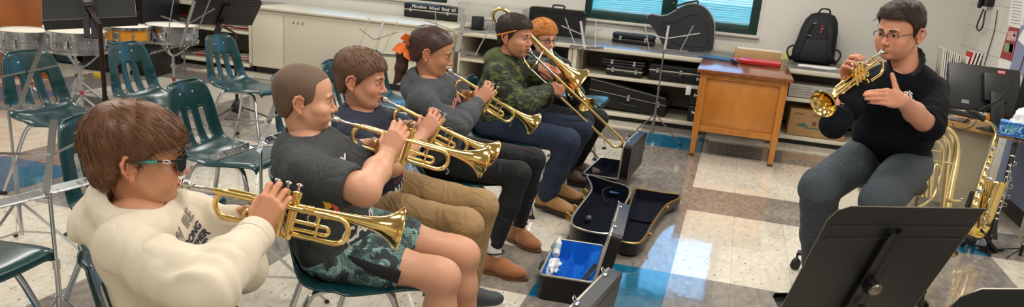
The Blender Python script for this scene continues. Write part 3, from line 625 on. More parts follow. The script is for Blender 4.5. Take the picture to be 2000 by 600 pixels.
# ------------------------------------------------------------------ wire folding music stands
def bar(mb, a, b, w=.012, th=.003, n=(0, -1, 0)):
    a, b = Vector(a), Vector(b); M = zframe((a+b)/2, b-a, n); mb.box((0, 0, 0), (th, w, (b-a).length), M=M)
DULL = mat('dull_grey_metal', '8d8984', .35, .85)
def wire_stand(label, d, tray, upright, arms, rods, pole=None, dz=.0, w=.019, dx=0):
    """bars given by the places of their ends, all about d away; the pole drops straight to a tripod on the floor"""
    q = lambda p, o=0: at(p[0], p[1], d+o+dx*(p[0]-tray[0][0][0])/1000)
    c = q(pole or upright[0]); z = c.z; CHROME = globals()['CHROME'] if d < 4 else DULL; t = thing('wire_music_stand', label, 'music stand', (c.x, c.y, 0)); O = Vector((c.x, c.y, 0)); n = CFW
    th = .26; mb = MB(); mb.cyl((0, 0, .1), (0, 0, z*.6), .009, 10); mb.cyl((0, 0, z*.58), (0, 0, z), .0065, 10); mb.build('pole', CHROME, t)
    mb = MB(); mb.cyl((0, 0, th-.02), (0, 0, th+.02), .014, 10); mb.build('collar', CHROME, t)
    mb = MB(); mb.cyl((0, 0, z*.58), (0, 0, z*.6+.02), .012, 10); mb.build('collar', CHROME, t)
    for k in range(3):
        a = k*2*PI/3+.4; e = Vector((math.cos(a)*.27, math.sin(a)*.27, .008)); pn = (-math.sin(a), math.cos(a), 0)
        mb = MB(); bar(mb, (math.cos(a)*.012, math.sin(a)*.012, th), e, .012, .004, pn); bar(mb, (0, 0, th*.45), e*.55+Vector((0, 0, th*.42)), .009, .003, pn); l = mb.build('leg', CHROME, t)
        mb = MB(); mb.ball(e, (.012, .012, .008), 8); mb.build('rubber_foot', RUBBER, l)
    mb = MB(); bar(mb, q(upright[0])-O, q(upright[1])-O, w, .004, n); mb.build('upright_bar', CHROME, t)
    for a, b in arms: mb = MB(); bar(mb, q(a, -.006)-O, q(b, -.03)-O, .008, .003, n); mb.build('arm', CHROME, t)
    for a, b in rods: mb = MB(); bar(mb, q(a, -.03)-O, q(b, -.035)-O, .0062, .003, n); mb.build('page_rod', CHROME, t)
    for a, b in tray:
        A_, B_ = q(a, -.015)-O, q(b, -.015)-O; M = zframe((A_+B_)/2, B_-A_, (0, 0, 1)); L = (B_-A_).length
        mb = MB(); mb.box((0, 0, 0), (.003, .042, L), M=M); mb.box((.007, -.021, 0), (.014, .003, L), M=M); mb.build('tray', CHROME, t)
        for u in (.2, .8): mb = MB(); mb.ball(A_.lerp(B_, u)-n*.02, .004, 8); mb.build('rivet', STEEL, t)
    return t
wire_stand('large wire music stand in the foreground, left of the boy in the cream hoodie', 2.45, [((-40, 412), (90, 380)), ((98, 376), (204, 349))], ((90, 388), (105, 234)), [((98, 302), (-40, 299)), ((100, 304), (182, 263))], [((166, 356), (191, 297)), ((205, 350), (212, 378))], (96, 372), dx=1.2, w=.024)
wire_stand('wire music stand with angled tray before the middle row chair, left of shaved boy', 3.1, [((414, 313), (492, 287)), ((515, 280), (562, 264))], ((504, 300), (540, 195)), [((517, 237), (437, 233)), ((520, 236), (552, 219))], [((452, 305), (462, 237)), ((547, 272), (562, 238))], (509, 285), dx=1.5)
wire_stand('wire music stand with a white tray in front of the farthest snare drum', 5.6, [((292, 107), (350, 91)), ((357, 92), (384, 88))], ((351, 97), (380, 2)), [((363, 48), (314, 31)), ((366, 48), (419, 17))], [((322, 101), (339, 0)), ((374, 90), (411, -2))], (359, 90))
wire_stand('wire music stand behind the spiky hair of the navy shirt boy', 5.9, [((695, 106), (738, 109)), ((742, 109), (785, 112))], ((730, 112), (749, 41)), [((731, 78), (702, 56)), ((732, 77), (777, 63))], [((702, 92), (722, 34)), ((746, 106), (777, 41))], (735, 109))
wire_stand('wire music stand with a wide white upright bar behind the girl', 4.9, [((846, 94), (888, 98)), ((895, 100), (934, 109))], ((892, 102), (908, 29)), [((898, 64), (827, 38)), ((900, 64), (966, 60))], [((856, 92), (850, 20)), ((927, 110), (966, 36))], (893, 101), w=.028)
wire_stand('wire music stand in front of the big molded case, behind the red haired player', 5.9, [((1113, 92), (1139, 94)), ((1144, 95), (1179, 96))], ((1142, 96), (1134, 41)), [((1138, 68), (1096, 50)), ((1140, 68), (1175, 57))], [((1124, 90), (1104, 35)), ((1162, 94), (1164, 41))], (1139, 94))
wire_stand('wire music stand standing alone by the blue floor tile in front of the horn case', 6.9, [((1250, 96), (1297, 99)), ((1300, 99), (1344, 102))], ((1298, 97), (1306, 50)), [((1301, 75), (1242, 59)), ((1304, 75), (1367, 65))], [((1268, 97), (1259, 46)), ((1327, 102), (1354, 50))], (1297, 98))
wire_stand('wire music stand at the left edge whose arms cross the far left chair', 3.5, [((-40, 213), (14, 213)), ((18, 213), (77, 212))], ((35, 216), (79, 95)), [((50, 140), (-20, 155)), ((55, 140), (116, 127))], [((-20, 210), (-2, 150))], (16, 213))
# ------------------------------------------------------------------ black solid music stands
PB = mat('black_powder_coat', '06070b', .5, noise=(9, .2), bump=(400, .12, .001))
def plate_outline(w, h, c=.055, sharp=False):
    if sharp: return [(w/2-c, h), (-w/2, h), (-w/2+.01, h*.5), (-w/2+.02, 0), (w/2, 0), (w/2, h-c*1.6), (w/2, h-c), (w/2-c*.3, h-c*.35)]
    return [(-w/2+c, h), (w/2-c, h), (w/2-c*.3, h-c*.35), (w/2, h-c), (w/2, h-c*1.6), (w/2, 0), (-w/2, 0), (-w/2, h-c*1.6), (-w/2, h-c), (-w/2+c*.3, h-c*.35)]
def black_stand(label, M, pole_to, w=.51, h=.33, sharp=False, knob=None):
    """M: plate frame, local x along the width, y up the plate, z towards the music side"""
    t = thing('music_stand', label, 'music stand', (pole_to[0], pole_to[1], 0)); I = Matrix.Translation((-pole_to[0], -pole_to[1], 0)); Q = I @ M
    mb = MB(); mb.prism(plate_outline(w, h, sharp=sharp), .003, Q, bevel=.0008)
    for y in (h*.72, h*.83): mb.box((0, y, -.002), (w*.92, .012, .004), M=Q, bevel=.0015)
    d = mb.build('desk_plate', PB, t); d['kind'] = 'stuff'; del d['kind']
    mb = MB(); mb.box((0, 0, .03), (w, .003, .06), M=Q); mb.box((0, .008, .06), (w, .018, .003), M=Q, bevel=.0008); mb.build('lip', PB, t)
    mb = MB(); mb.tube([Q @ Vector(p) for p in [(x, y, 0) for x, y in plate_outline(w+.001, h+.001, sharp=sharp)]], .0018, 5, closed=True); mb.build('plate_edge', mat('worn_edge', '8d8878', .4, .6), t)
    ky, kx = h*.2, 0
    if knob: Mi = M.inverted(); o_ = Mi @ CO; d_ = Mi.to_3x3() @ ray(*knob); kk = o_+d_*((-.05-o_.z)/d_.z); kx, ky = kk.x, kk.y
    mb = MB(); hh = h*.80-ky
    for x, z_ in ((kx-.016, -.008), (kx+.016, -.016)): mb.prism([(x-.014, ky-.22), (x+.014, ky-.22), (x+.014, ky+hh*.9), (x+.008, ky+hh), (x-.008, ky+hh), (x-.014, ky+hh*.9)], .008, Q @ Matrix.Translation((0, 0, z_)), bevel=.002)
    if knob:
        for x in (kx-.016, kx+.016): mb.tube([Q @ Vector((x+sx_*.014, yy, -.021)) for sx_, yy in ((-1, ky-.2), (-1, ky+hh*.9), (-.6, ky+hh), (.6, ky+hh), (1, ky+hh*.9), (1, ky-.2))], .0012, 5)
    mb.box((kx, ky-.01, -.03), (.03, .05, .05), M=Q, bevel=.006)
    mb.build('back_channel', PB, t)['kind'] = 'stuff'
    mb = MB(); c = Q @ Vector((kx, ky, -.052)); n = (Q.to_3x3() @ Vector((0, 0, -1))); mb.lathe([(0, 0), (.021, 0), (.023, .005), (.02, .011), (.006, .013), (0, .014)], zframe(c, n), 24, False); mb.build('knob', mat('brushed_knob', '77716a', .35, .9), t)
    top = Q @ Vector((0, h*.12, -.035))
    mb = MB(); mb.tube([(0, 0, .25), (0, 0, top.z-.06), top], .011, 12); mb.build('pole', mat('bronze_tube', '3a2a26', .35, .7), t); mb = MB(); mb.cyl((0, 0, .03), (0, 0, .62*top.z), .0135, 12); mb.build('lower_tube', PB, t)
    for k in range(3):
        a = 2*PI*k/3+.3; mb = MB(); mb.tube(spline([(0, 0, .09), (math.cos(a)*.1, math.sin(a)*.1, .07), (math.cos(a)*.27, math.sin(a)*.27, .012)]), .012, 8, flat=.6); mb.build('leg', PB, t)
    mb = MB(); mb.lathe([(.0, .04), (.045, .045), (.05, .09), (.02, .14), (0, .14)], None, 16, False); mb.build('hub', PB, t)
    return t
def plate(tl, tr, h, down):
    tl, tr = Vector(tl), Vector(tr); x = (tr-tl).normalized(); dn = Vector(down); dn = (dn-x*dn.dot(x)).normalized()
    y = -dn; z = x.cross(y); o = (tl+tr)/2+dn*h
    return Matrix.Translation(o) @ Matrix((x, y, z)).transposed().to_4x4()
# foreground stand at the right
a, b = atZ(1630, 403, .875), atZ(1925, 408, .875); FW = (b-a).length
n = Vector((-(b-a).y, (b-a).x, 0)).normalized()
M = plate(b, a, .45, Vector((0, 0, -1))+n*.40)
black_stand('big black music stand in the right foreground with round knob in view', M, (M @ Vector((0, .05, -.05))), FW, .45, True, (1708, 563))
a, b = atZ(1868, 565, .98), atZ(2110, 566, .98); b = a+(b-a).normalized()*.5; n = Vector((-(b-a).y, (b-a).x, 0)).normalized()
M = plate(b, a, .34, Vector((0, 0, -1))+n*.25); black_stand('black music stand cut by the bottom right corner, only its top edge in view', M, (M @ Vector((0, .05, -.05))), .5, .34)
# stand near the drums
p = at(196, 60, 3.9); a = at(118, 52, 3.95); b = at(240, 46, 4.05)
x = (a-b).normalized(); up = (at(145, -40, 4.15)-a); M = Matrix.Translation(at(176, 36, 3.98)) @ Matrix(((x), (up-x*up.dot(x)).normalized(), x.cross((up-x*up.dot(x)).normalized()))).transposed().to_4x4()
pp = at(202, 150, 3.95); black_stand('black music stand standing in front of the snare drums, its brown pole in the aisle', M, (pp.x, pp.y, 0), .42, .34)
a = at(424, 50, 5.75); x = -Vector((.62, .78, 0)).normalized(); dn = Vector((-.75, .5, -.72)); dn = (dn-x*dn.dot(x)).normalized(); y = -dn; z = x.cross(y)
M = Matrix.Translation(at(428, 48, 6.6)) @ Matrix((x, y, z)).transposed().to_4x4(); p = at(461, 110, 6.65)
black_stand('tilted black music stand beside the putty cabinet, seen edge on behind the rear chairs', M, (p.x, p.y, 0), .54, .38)
# ------------------------------------------------------------------ snare drums
HEAD = mat('drum_head', 'ded8c8', .5, noise=(6, .04)); ORD = mat('orange_maple_lacquer', 'd08a26', .2, coat=.5, noise=(8, .08)); STD = mat('hammered_steel', 'b9bbbf', .25, 1, bump=(60, .3, .004)); BRZ = mat('brown_drum_metal', '6e5a4c', .25, 1)
def snare(label, loc, shell, tilt=(0, 0), d=.36, h=.13, lugs=10, stand=True, ridges=True, split=False):
    t = thing('snare_drum', label, 'drum', loc); t.rotation_euler = (tilt[0], tilt[1], 0); r = d/2
    mb = MB(); pr = [(r-.012, .008)]
    if ridges:
        for k in range(7): z = .04+.008*k; pr += [(r-.012, z), (r-.009, z+.003), (r-.012, z+.006)]
    pr += [(r-.012, h-.008)]; mb.lathe(pr, None, 48); mb.build('shell', shell, t)
    mb = MB(); mb.lathe([(0, h+.002), (r-.02, h+.002), (r-.004, h-.003)], None, 48, False); mb.build('drum_head', HEAD, t)
    for z, s in ((h-.012, 1), (0, 1)):
        mb = MB(); mb.lathe([(r-.004, z), (r+.003, z), (r+.003, z+.018), (r+.009, z+.019), (r+.009, z+.022), (r-.004, z+.022), (r-.004, z)], None, 48, False); mb.build('hoop', CHROME, t)
    if split: mb = MB(); mb.torus((0, 0, h/2), r-.006, .006, None, 48, 6); mb.build('center_band', CHROME, t)
    for k in range(lugs):
        a = 2*PI*k/lugs+.2; c, s = math.cos(a), math.sin(a)
        mb = MB(); R = Matrix.Rotation(a, 4, 'Z'); mb.box((r-.006, 0, h/2), (.014, .016, .045), M=R, bevel=.004); mb.cyl((c*(r+.003), s*(r+.003), .006), (c*(r+.003), s*(r+.003), h+.006), .0028, 6); mb.build('lug', CHROME, t)['kind'] = 'stuff'
    mb = MB(); mb.box((r+.004, .0, h*.5), (.02, .03, .07), M=Matrix.Rotation(-1.2, 4, 'Z'), bevel=.005); mb.build('strainer', CHROME, t)
    return t
def drum_stand(label, x, y, z, r=.13, feet=.2, col=None):
    t = thing('drum_stand', label, 'drum stand', (x, y, 0)); C = col or CHROME
    mb = MB(); mb.cyl((0, 0, .1), (0, 0, z-.1), .012, 10); mb.build('pole', C, t)
    mb = MB(); mb.cyl((0, 0, .33), (0, 0, .37), .02, 10); mb.tube([(-.03, 0, .35), (.04, 0, .35)], .006, 6); mb.build('wing_clamp', C, t)
    mb = MB(); mb.cyl((0, 0, .22), (0, 0, .25), .015, 10); mb.build('memory_ring', mat('red_band', 'a04048', .5), t)
    for k in range(3):
        a = 2*PI*k/3+.9; c, s = math.cos(a), math.sin(a)
        mb = MB(); mb.tube(spline([(0, 0, z-.12), (c*.06, s*.06, z-.09), (c*r, s*r, z-.02), (c*(r+.045), s*(r+.045), z+.0), (c*(r+.05), s*(r+.05), z+.02)]), .007, 8); mb.build('basket_arm', C, t)
        mb = MB(); mb.tube([(c*.012, s*.012, .2), (c*feet*.6, s*feet*.6, .09), (c*feet, s*feet, .012)], .008, 8); mb.tube([(0, 0, .1), (c*feet*.6, s*feet*.6, .09)], .006, 6); l = mb.build('leg', C, t)
        mb = MB(); mb.ball((c*feet, s*feet, .012), .013, 8); mb.build('rubber_foot', RUBBER, l)
    return t
DR = [((50, 60), 6.15, 'steel snare drum with a split shell and wide cream head at the far left', STD, dict(ridges=False, split=True, d=.40, h=.155)),
      ((150, 62), 5.95, 'ridged chrome snare drum on a chrome tripod stand, second from the left', STD, dict(d=.40, h=.15)),
      ((245, 52), 6.5, 'orange wood shelled snare drum, third from the left', ORD, dict(ridges=False, lugs=8, d=.385, h=.115)),
      ((335, 50), 6.8, 'brownish metal snare drum farthest right, behind a wire music stand', STD, dict(d=.42, h=.14))]
for (px, py), d, l, m, kw in DR:
    c = at(px, py, d); z = c.z-kw['h']; snare(l, (c.x, c.y, z), m, (0, 0), **kw)
    drum_stand('chrome tripod stand under the '+['split shell snare at the far left', 'ridged chrome snare, second from left', 'orange wood snare', 'brownish snare farthest right'][len([o for o in COL.objects if o.name.startswith('drum_stand')])], c.x, c.y, z, kw['d']/2-.06)
# big drum head disc behind drum 2
c = at(142, 52, 6.6); t = thing('practice_pad', 'round drum head rim lying behind the second snare drum', 'drum head', (c.x, c.y, c.z-.02)); mb = MB(); mb.lathe([(0, .01), (.2, .01), (.22, 0), (.22, .02), (.205, .022), (.2, .012), (0, .012)], None, 40, False); mb.build('rim', HEAD, t); mb = MB(); mb.torus((0, 0, .01), .222, .008, None, 40, 6); mb.build('hoop', CHROME, t); t.name = 'spare_drum_head'
drum_stand('stand under the spare drum head', c.x, c.y, c.z-.02, .15)
c = atZ(381//2+0, 146, 0) if False else at(190, 147, 6.6)
t = thing('yellow_sponge', 'small yellow tag hanging under the ridged snare drum', 'tag', (c.x, c.y, c.z)); mb = MB(); mb.ball((0, 0, 0), (.045, .02, .03), 12); mb.build('foam', mat('yellow_foam', 'd8b848', .8), t); mb = MB(); mb.tube([(0, 0, .02), (.01, 0, .16)], .002, 5); mb.build('string', BLACK, t); t.name = 'yellow_tag'
# ------------------------------------------------------------------ open cases on the floor
BLUEV = mat('royal_blue_plush', '0f6cd0', .9, spec=.2, bump=(90, .8, .006)); NAVYV = mat('navy_velvet', '050a18', .9, spec=.15, bump=(60, .4, .004))
def open_case(label, loc, rz, w=.25, L=.51, h=.125, lid_h=.05, ang=100, plush=BLUEV, lidm=CASEBLK, trim=TRIMAL, emblem=False):
    """hinge along local y at x=+w/2"""
    t = thing('trumpet_case', label, 'instrument case', loc, rz)
    out = rrect(w, L, .03, 5); inn = rrect(w-.016, L-.016, .024, 5)
    mb = MB(); k = [mb.ring([(x, y, z) for x, y in o]) for o, z in ((out, .004), (out, h), (inn, h), (inn, .012))]
    for a_, b_ in zip(k, k[1:]): mb.bridge(a_, b_)
    mb.cap(k[0], True); mb.cap(k[3]); mb.build('body', CASEBLK, t)
    mb = MB(); mb.tube([(x, y, h) for x, y in rrect(w-.006, L-.006, .028, 5)], .006, 6, closed=True); mb.build('rim', trim, t)
    # plush insert with a moulded hollow
    g = MB(); n, m_ = 18, 34; V = []
    for i in range(n+1):
        row = []
        for j in range(m_+1):
            x = (i/n-.5)*(w-.02); y = (j/m_-.5)*(L-.02)
            e = min(w/2-.01-abs(x), L/2-.01-abs(y)); wall = max(0, 1-e/.018)
            hol = math.exp(-((x-.02)/.055)**2-((y-.16)/.07)**2)*.05+math.exp(-((x-.01)/.03)**2)*.03+math.exp(-((x-.05)/.04)**2-((y+.02)/.1)**2)*.03
            z = .045+.045*math.exp(-((x-.09)/.05)**2)+.04*math.exp(-((x+.035)/.014)**2)-hol*.9; z = max(.015, z+.016*NZ.noise(Vector((x*26, y*26, 1)))+.006*NZ.noise(Vector((x*70, y*70, 4))))
            if x < -.05: z = .03
            z = z*(1-wall)+(h+.002)*wall
            row.append(g.bm.verts.new((x, y, z)))
        V.append(row)
    for i in range(n):
        for j in range(m_): g.bm.faces.new((V[i][j], V[i+1][j], V[i+1][j+1], V[i][j+1]))
    g.build('plush_lining', plush, t)
    # lid
    Lm = Matrix.Translation((w/2+.003, 0, h)) @ Matrix.Rotation(math.radians(180-ang), 4, 'Y').inverted() @ Matrix.Translation((w/2, 0, 0))
    Lm = Matrix.Translation((w/2+.003, 0, h)) @ Matrix.Rotation(math.radians(-(180-ang)), 4, 'Y') @ Matrix.Translation((w/2, 0, 0))
    mb = MB(); k = [mb.ring([Lm @ Vector((x, y, z)) for x, y in o]) for o, z in ((out, -lid_h), (out, 0), (inn, 0), (inn, -lid_h+.008))]
    for a_, b_ in zip(k, k[1:]): mb.bridge(a_, b_)
    mb.cap(k[0], True); mb.cap(k[3]); lid = mb.build('lid', lidm, t)
    mb = MB(); mb.tube([Lm @ Vector((x, y, 0)) for x, y in rrect(w-.006, L-.006, .028, 5)], .006, 6, closed=True); mb.build('lid_rim', trim, lid)
    mb = MB(); mb.prism(rrect(w-.022, L-.022, .022, 5), .012, Lm @ Matrix.Translation((0, 0, -.018))); mb.build('lid_lining', plush, lid)
    mb = MB(); mb.prism(rrect(w*.7, L*.76, .02, 5), .004, Lm @ Matrix.Translation((0, 0, -lid_h)), bevel=.0015); mb.build('raised_panel', mat('grey_lid_panel', '24262b', .5, bump=(500, .4, .001)), lid)
    for y in (-.16, .16):
        mb = MB(); c = Lm @ Vector((w/2, y, -.008)); R3 = Lm.to_3x3(); mb.box((0, 0, 0), (.012, .035, .02), M=Matrix.Translation(c) @ R3.to_4x4(), bevel=.002); mb.tube(spline([c+R3 @ Vector((.004, -.012, 0)), c+R3 @ Vector((.02, -.012, .012)), c+R3 @ Vector((.022, .012, .016)), c+R3 @ Vector((.004, .012, 0))]), .0025, 6); mb.build('latch', CHROME, lid)
        mb = MB(); mb.box((-w/2-.004, y, h-.02), (.01, .034, .03), bevel=.002); mb.build('catch', STEEL, t)
    mb = MB(); mb.tube(spline([(-w/2, -.05, h-.05), (-w/2-.028, -.045, h-.055), (-w/2-.028, .045, h-.055), (-w/2, .05, h-.05)]), .007, 8); mb.build('handle', BLACK, t)
    return t
t = open_case('open trumpet case with bright blue plush lining on the floor, white bottle and rag inside', (-.452, -.365, 0), .07, .255, .52, .122, .055, 100)
mb = MB(); mb.tube([(-.05, -.2, .03), (.06, -.16, .07), (.118, -.12, .16)], .022, 4, flat=.12); mb.build('strap', BLACK, t)
q = thing('valve_oil_bottle', 'white bottle of valve oil lying in the left compartment of the blue lined case', 'bottle', (-.56, -.25, .046), .1); mb = MB(); mb.lathe([(0, 0), (.017, 0), (.019, .004), (.019, .09), (.012, .105), (.009, .108), (.009, .13), (0, .132)], Matrix.Translation((0, -.06, .06)) @ Matrix.Rotation(-1.15, 4, 'X'), 16, False); mb.build('bottle_body', WHITE, q); mb = MB(); mb.lathe([(.0195, .03), (.0195, .07)], Matrix.Translation((0, -.06, .06)) @ Matrix.Rotation(-1.15, 4, 'X'), 16, False); mb.build('bottle_label', mat('pale_blue_label', '9db8c4', .5), q)
q = thing('cleaning_rag', 'crumpled white rag below the bottle in the blue lined case', 'cloth', (-.548, -.42, .05)); bm = bmesh.new(); bmesh.ops.create_icosphere(bm, subdivisions=4, radius=1)
for v in bm.verts:
    p = v.co.copy(); v.co = Vector((p.x*.035, p.y*.085, p.z*.035))*(1+.5*NZ.fractal(p*2.0, 1, 2, 4)); v.co.z += .035
k = MB(); k.bm.free(); k.bm = bm; k.build('cloth_folds', mat('white_rag', 'e4e4e2', .85), q)
t = open_case('nearest open case at the bottom edge, its upright lid and latches in view', (-.395, -1.256, 0), -.148, .255, .52, .122, .055, 97, plush=NAVYV)
t = open_case('open case farthest away with an upright grey panelled lid and loop handle', (-.60, 1.62, 0), -.06, .25, .56, .1, .06, 92, plush=NAVYV)
# wide sax case: two open halves
def tray(name, px, z, m, lining, trim, parent, base, h0=.004, inset=.02):
    P = [atZ(x, y, z)-Vector(base) for x, y in px]; P = spline([(p.x, p.y, 0) for p in P], 4, True)
    c = sum(P, Vector())/len(P)
    nrm = []
    for i in range(len(P)): tt = (P[(i+1) % len(P)]-P[i-1]).normalized(); nrm.append(Vector((tt.y, -tt.x, 0)))
    sg = 1 if sum((P[i]-c).dot(nrm[i]) for i in range(len(P))) > 0 else -1
    off = lambda d: [P[i]+nrm[i]*sg*d for i in range(len(P))]
    mb = MB(); k = [mb.ring([Vector((p.x, p.y, zz)) for p in off(d)]) for d, zz in ((-.03, h0), (-.008, h0+.012), (0, .04), (0, z), (-.012, z))]
    for a_, b_ in zip(k, k[1:]): mb.bridge(a_, b_)
    mb.cap(k[0], True); o = mb.build(name, m, parent)
    mb = MB(); mb.tube([Vector((p.x, p.y, z)) for p in off(-.004)], .006, 6, closed=True); mb.build('metal_rim', trim, o)
    mb = MB(); k = [mb.ring([Vector((p.x, p.y, zz)) for p in off(d)]) for d, zz in ((-.01, z), (-.016, z-.008), (-.022, .032), (-.028, .024))]
    for a_, b_ in zip(k, k[1:]): mb.bridge(a_, b_)
    mb.cap(k[-1]); mb.build('velvet_lining', lining, o); return o, P
GTR = mat('gold_trim', 'b58a45', .3, .9)
base = (-.4, .75, 0); t = thing('saxophone_case', 'wide open saxophone case with gold rim and navy velvet halves on the floor', 'instrument case', base)
o, P = tray('body', [(1147, 342), (1190, 354), (1231, 369), (1220, 405), (1206, 440), (1198, 456), (1160, 455), (1122, 443), (1115, 428), (1130, 404), (1152, 375), (1153, 360)], .12, CASEBLK, NAVYV, TRIMAL, t, base)
mb = MB(); mb.tube(spline([atZ(1196, 365, .09)-Vector(base), atZ(1178, 372, .1)-Vector(base), atZ(1180, 392, .06)-Vector(base), atZ(1190, 398, .04)-Vector(base)]), .005, 6); mb.build('neck_strap', BLACK, o)
mb = MB(); mb.box(atZ(1205, 376, .06)-Vector(base), (.1, .05, .01), rot=(0, 0, .2), bevel=.004); mb.build('blue_pad', mat('slate_blue_pad', '3e6a9c', .4), o)
mb = MB(); mb.ball(atZ(1149, 427, .05)-Vector(base), (.025, .025, .02), 12); mb.build('mouthpiece_cap', mat('dark_grey_cap', '3a3c40', .4), o)
o, P = tray('lid', [(1238, 372), (1246, 369), (1290, 376), (1327, 381), (1325, 389), (1306, 398), (1290, 416), (1274, 440), (1262, 462), (1245, 476), (1212, 472), (1206, 460), (1222, 420)], .085, CASEBLK, NAVYV, GTR, t, base)
mb = MB(); mb.prism(rrect(.17, .3, .04, 5), .012, Matrix.Translation(atZ(1257, 420, .03)-Vector(base)) @ Matrix.Rotation(-.05, 4, 'Z'), bevel=.004); mb.build('padded_panel', NAVYV, o)
for x, y in ((1126, 410), (1145, 378), (1112, 426)):
    mb = MB(); p = atZ(x, y, .1)-Vector(base); mb.box(p, (.03, .03, .04), bevel=.004); mb.tube(spline([p+Vector((0, 0, .02)), p+Vector((-.02, 0, .03)), p+Vector((-.02, 0, 0))]), .003, 6); mb.build('latch', GTR, t)
for x, y in ((1302, 406), (1268, 458)):
    mb = MB(); p = atZ(x, y, .07)-Vector(base); mb.box(p, (.03, .02, .02), bevel=.004); mb.build('catch', GTR, t)
# ------------------------------------------------------------------ brass instruments
GIN = mat('brass_bell_inside', 'c08a32', .2, 1)
def flare(L, r0, r1, n=18, k=5.2):                            # bell profile
    out = []
    for i in range(n+1): t = i/n; out.append((r0+(r1-r0)*(math.exp(k*t)-1)/(math.exp(k)-1)+.006*t*(1-t)*2, L*t))
    return out
def bellmesh(mb, M, L, r0, r1, seg=32, k=5.2):                # thin walled with rolled rim; local +Z is the opening
    p = flare(L, r0, r1, 20, k); inner = [(max(.003, r-.0012), z+.0006) for r, z in p[::-1][:-2]]
    prof = p+[(r1+.0022, L+.0006), (r1+.0016, L+.003), (r1-.0006, L+.0026)]+inner
    mb.lathe(prof, M, seg, False)
def trumpet(label, mouth, bell, roll=0, metal=None, L=None, group=None):
    G = metal or GOLD; mouth, bell = Vector(mouth), Vector(bell); x = bell-mouth; k = x.length/.535
    F = frame(mouth, x) @ Matrix.Rotation(roll, 4, 'X'); t = thing('trumpet', label, 'trumpet', M=F)
    t.scale = (k, k, k); dz = .002
    mb = MB(); mb.lathe([(0, .006), (.004, .004), (.0085, .001), (.0122, 0), (.0132, .003), (.0118, .006), (.0122, .013), (.0098, .021), (.0056, .026), (.0072, .029), (.0048, .033), (.0046, .06), (.0055, .085)], Matrix.Rotation(PI/2, 4, 'Y') @ Matrix.Translation((0, 0, 0)), 20, False); mb.build('mouthpiece', SILVER, t)
    mb = MB(); mb.tube([(.07, 0, 0), (.36, 0, 0)], .0062, 12)
    for x_ in (.075, .14, .33): mb.cyl((x_, 0, 0), (x_+.02, 0, 0), .0078, 12)
    mb.build('leadpipe', G, t)
    arc = lambda cx, cz, R, a0, a1, y=0, n=12: [Vector((cx+R*math.cos(a), y, cz+R*math.sin(a))) for a in [a0+(a1-a0)*i/n for i in range(n+1)]]
    mb = MB(); R = .033; mb.tube([(.345, 0, 0)]+arc(.375, -R, R, PI/2, -PI/2)+[(.30, 0, -2*R), (.275, .008, -2*R)], .0068, 12); mb.build('tuning_slide', G, t)
    mb = MB(); mb.cyl((.33, 0, 0), (.33, 0, -2*R), .0032, 8); mb.build('slide_brace', G, t)
    mb = MB(); mb.tube(spline([(.405, 0, -.05), (.42, 0, -.062), (.415, 0, -.075)]), .0025, 6); mb.ball((.402, 0, -.058), .006, 8); mb.build('water_key', SILVER, t)
    B = .036; R2 = .034
    mb = MB(); mb.tube([(.24, B-.012, -2*R2), (.15, B-.004, -2*R2)]+[Vector((p.x, B, p.z)) for p in arc(.115, -R2, R2, -PI/2, -3*PI/2)]+[(.2, B, 0), (.33, B, .0)], .0066, 12); mb.build('bell_bow', G, t)
    mb = MB(); bellmesh(mb, Matrix.Translation((.315, B, 0)) @ Matrix.Rotation(PI/2, 4, 'Y'), .22, .0066, .059, 40, 5.4); mb.build('bell', G, t)
    mb = MB(); mb.cyl((.155, 0, 0), (.155, B, 0), .003, 8); mb.cyl((.34, 0, 0), (.34, B, 0), .003, 8); mb.build('bell_brace', G, t)['kind'] = 'stuff'
    for i in range(3):
        vx = .212+.0265*i; vy = .018
        mb = MB(); mb.lathe([(0, -.088), (.004, -.088), (.008, -.084), (.0118, -.082), (.0118, -.072), (.0108, -.071), (.0108, .026), (.0122, .027), (.0122, .038), (.006, .041), (0, .041)], Matrix.Translation((vx, vy, 0)), 18, False); v = mb.build('valve_casing', G, t)
        mb = MB(); mb.cyl((vx, vy, .04), (vx, vy, .056), .0028, 8); mb.lathe([(0, .056), (.0075, .056), (.0082, .059), (.006, .061), (0, .0605)], Matrix.Translation((vx, vy, 0)), 14, False); mb.build('finger_button', SILVER, v)
    # slides of the three valves
    mb = MB(); mb.tube([(.212, .018, -.03), (.165, .01, -.03)]+arc(.165, -.041, .011, PI/2, 3*PI/2, .008)+[(.212, .018, -.052)], .005, 10); mb.build('valve_slide', G, t)
    mb = MB(); mb.tube([(.265, .018, -.034), (.30, .016, -.034)]+arc(.352, -.0445, .0105, PI/2, -PI/2, .016)+[(.265, .018, -.055)], .005, 10); mb.build('valve_slide', G, t)
    mb = MB(); mb.tube([(.2385, .03, -.03), (.2385, .055, -.03), (.2385, .06, -.041), (.2385, .055, -.052), (.2385, .03, -.052)], .005, 8); mb.build('valve_slide', G, t)
    mb = MB(); mb.torus((.315, .016, -.018), .0115, .0016, Matrix.Rotation(PI/2, 4, 'X'), 20, 6); mb.build('finger_ring', SILVER, t)
    mb = MB(); mb.tube(spline([(.285, -.002, .008), (.296, -.002, .016), (.31, -.002, .015), (.312, -.002, .007)]), .0024, 6, flat=.6); mb.build('finger_hook', G, t)
    return t
def cables(name, label, cat, pts, r, m):
    t = thing(name, label, cat, pts[0]); mb = MB(); mb.tube([Vector(p)-Vector(pts[0]) for p in spline(pts, 8)], r, 6); mb.build('cord', m, t); return t
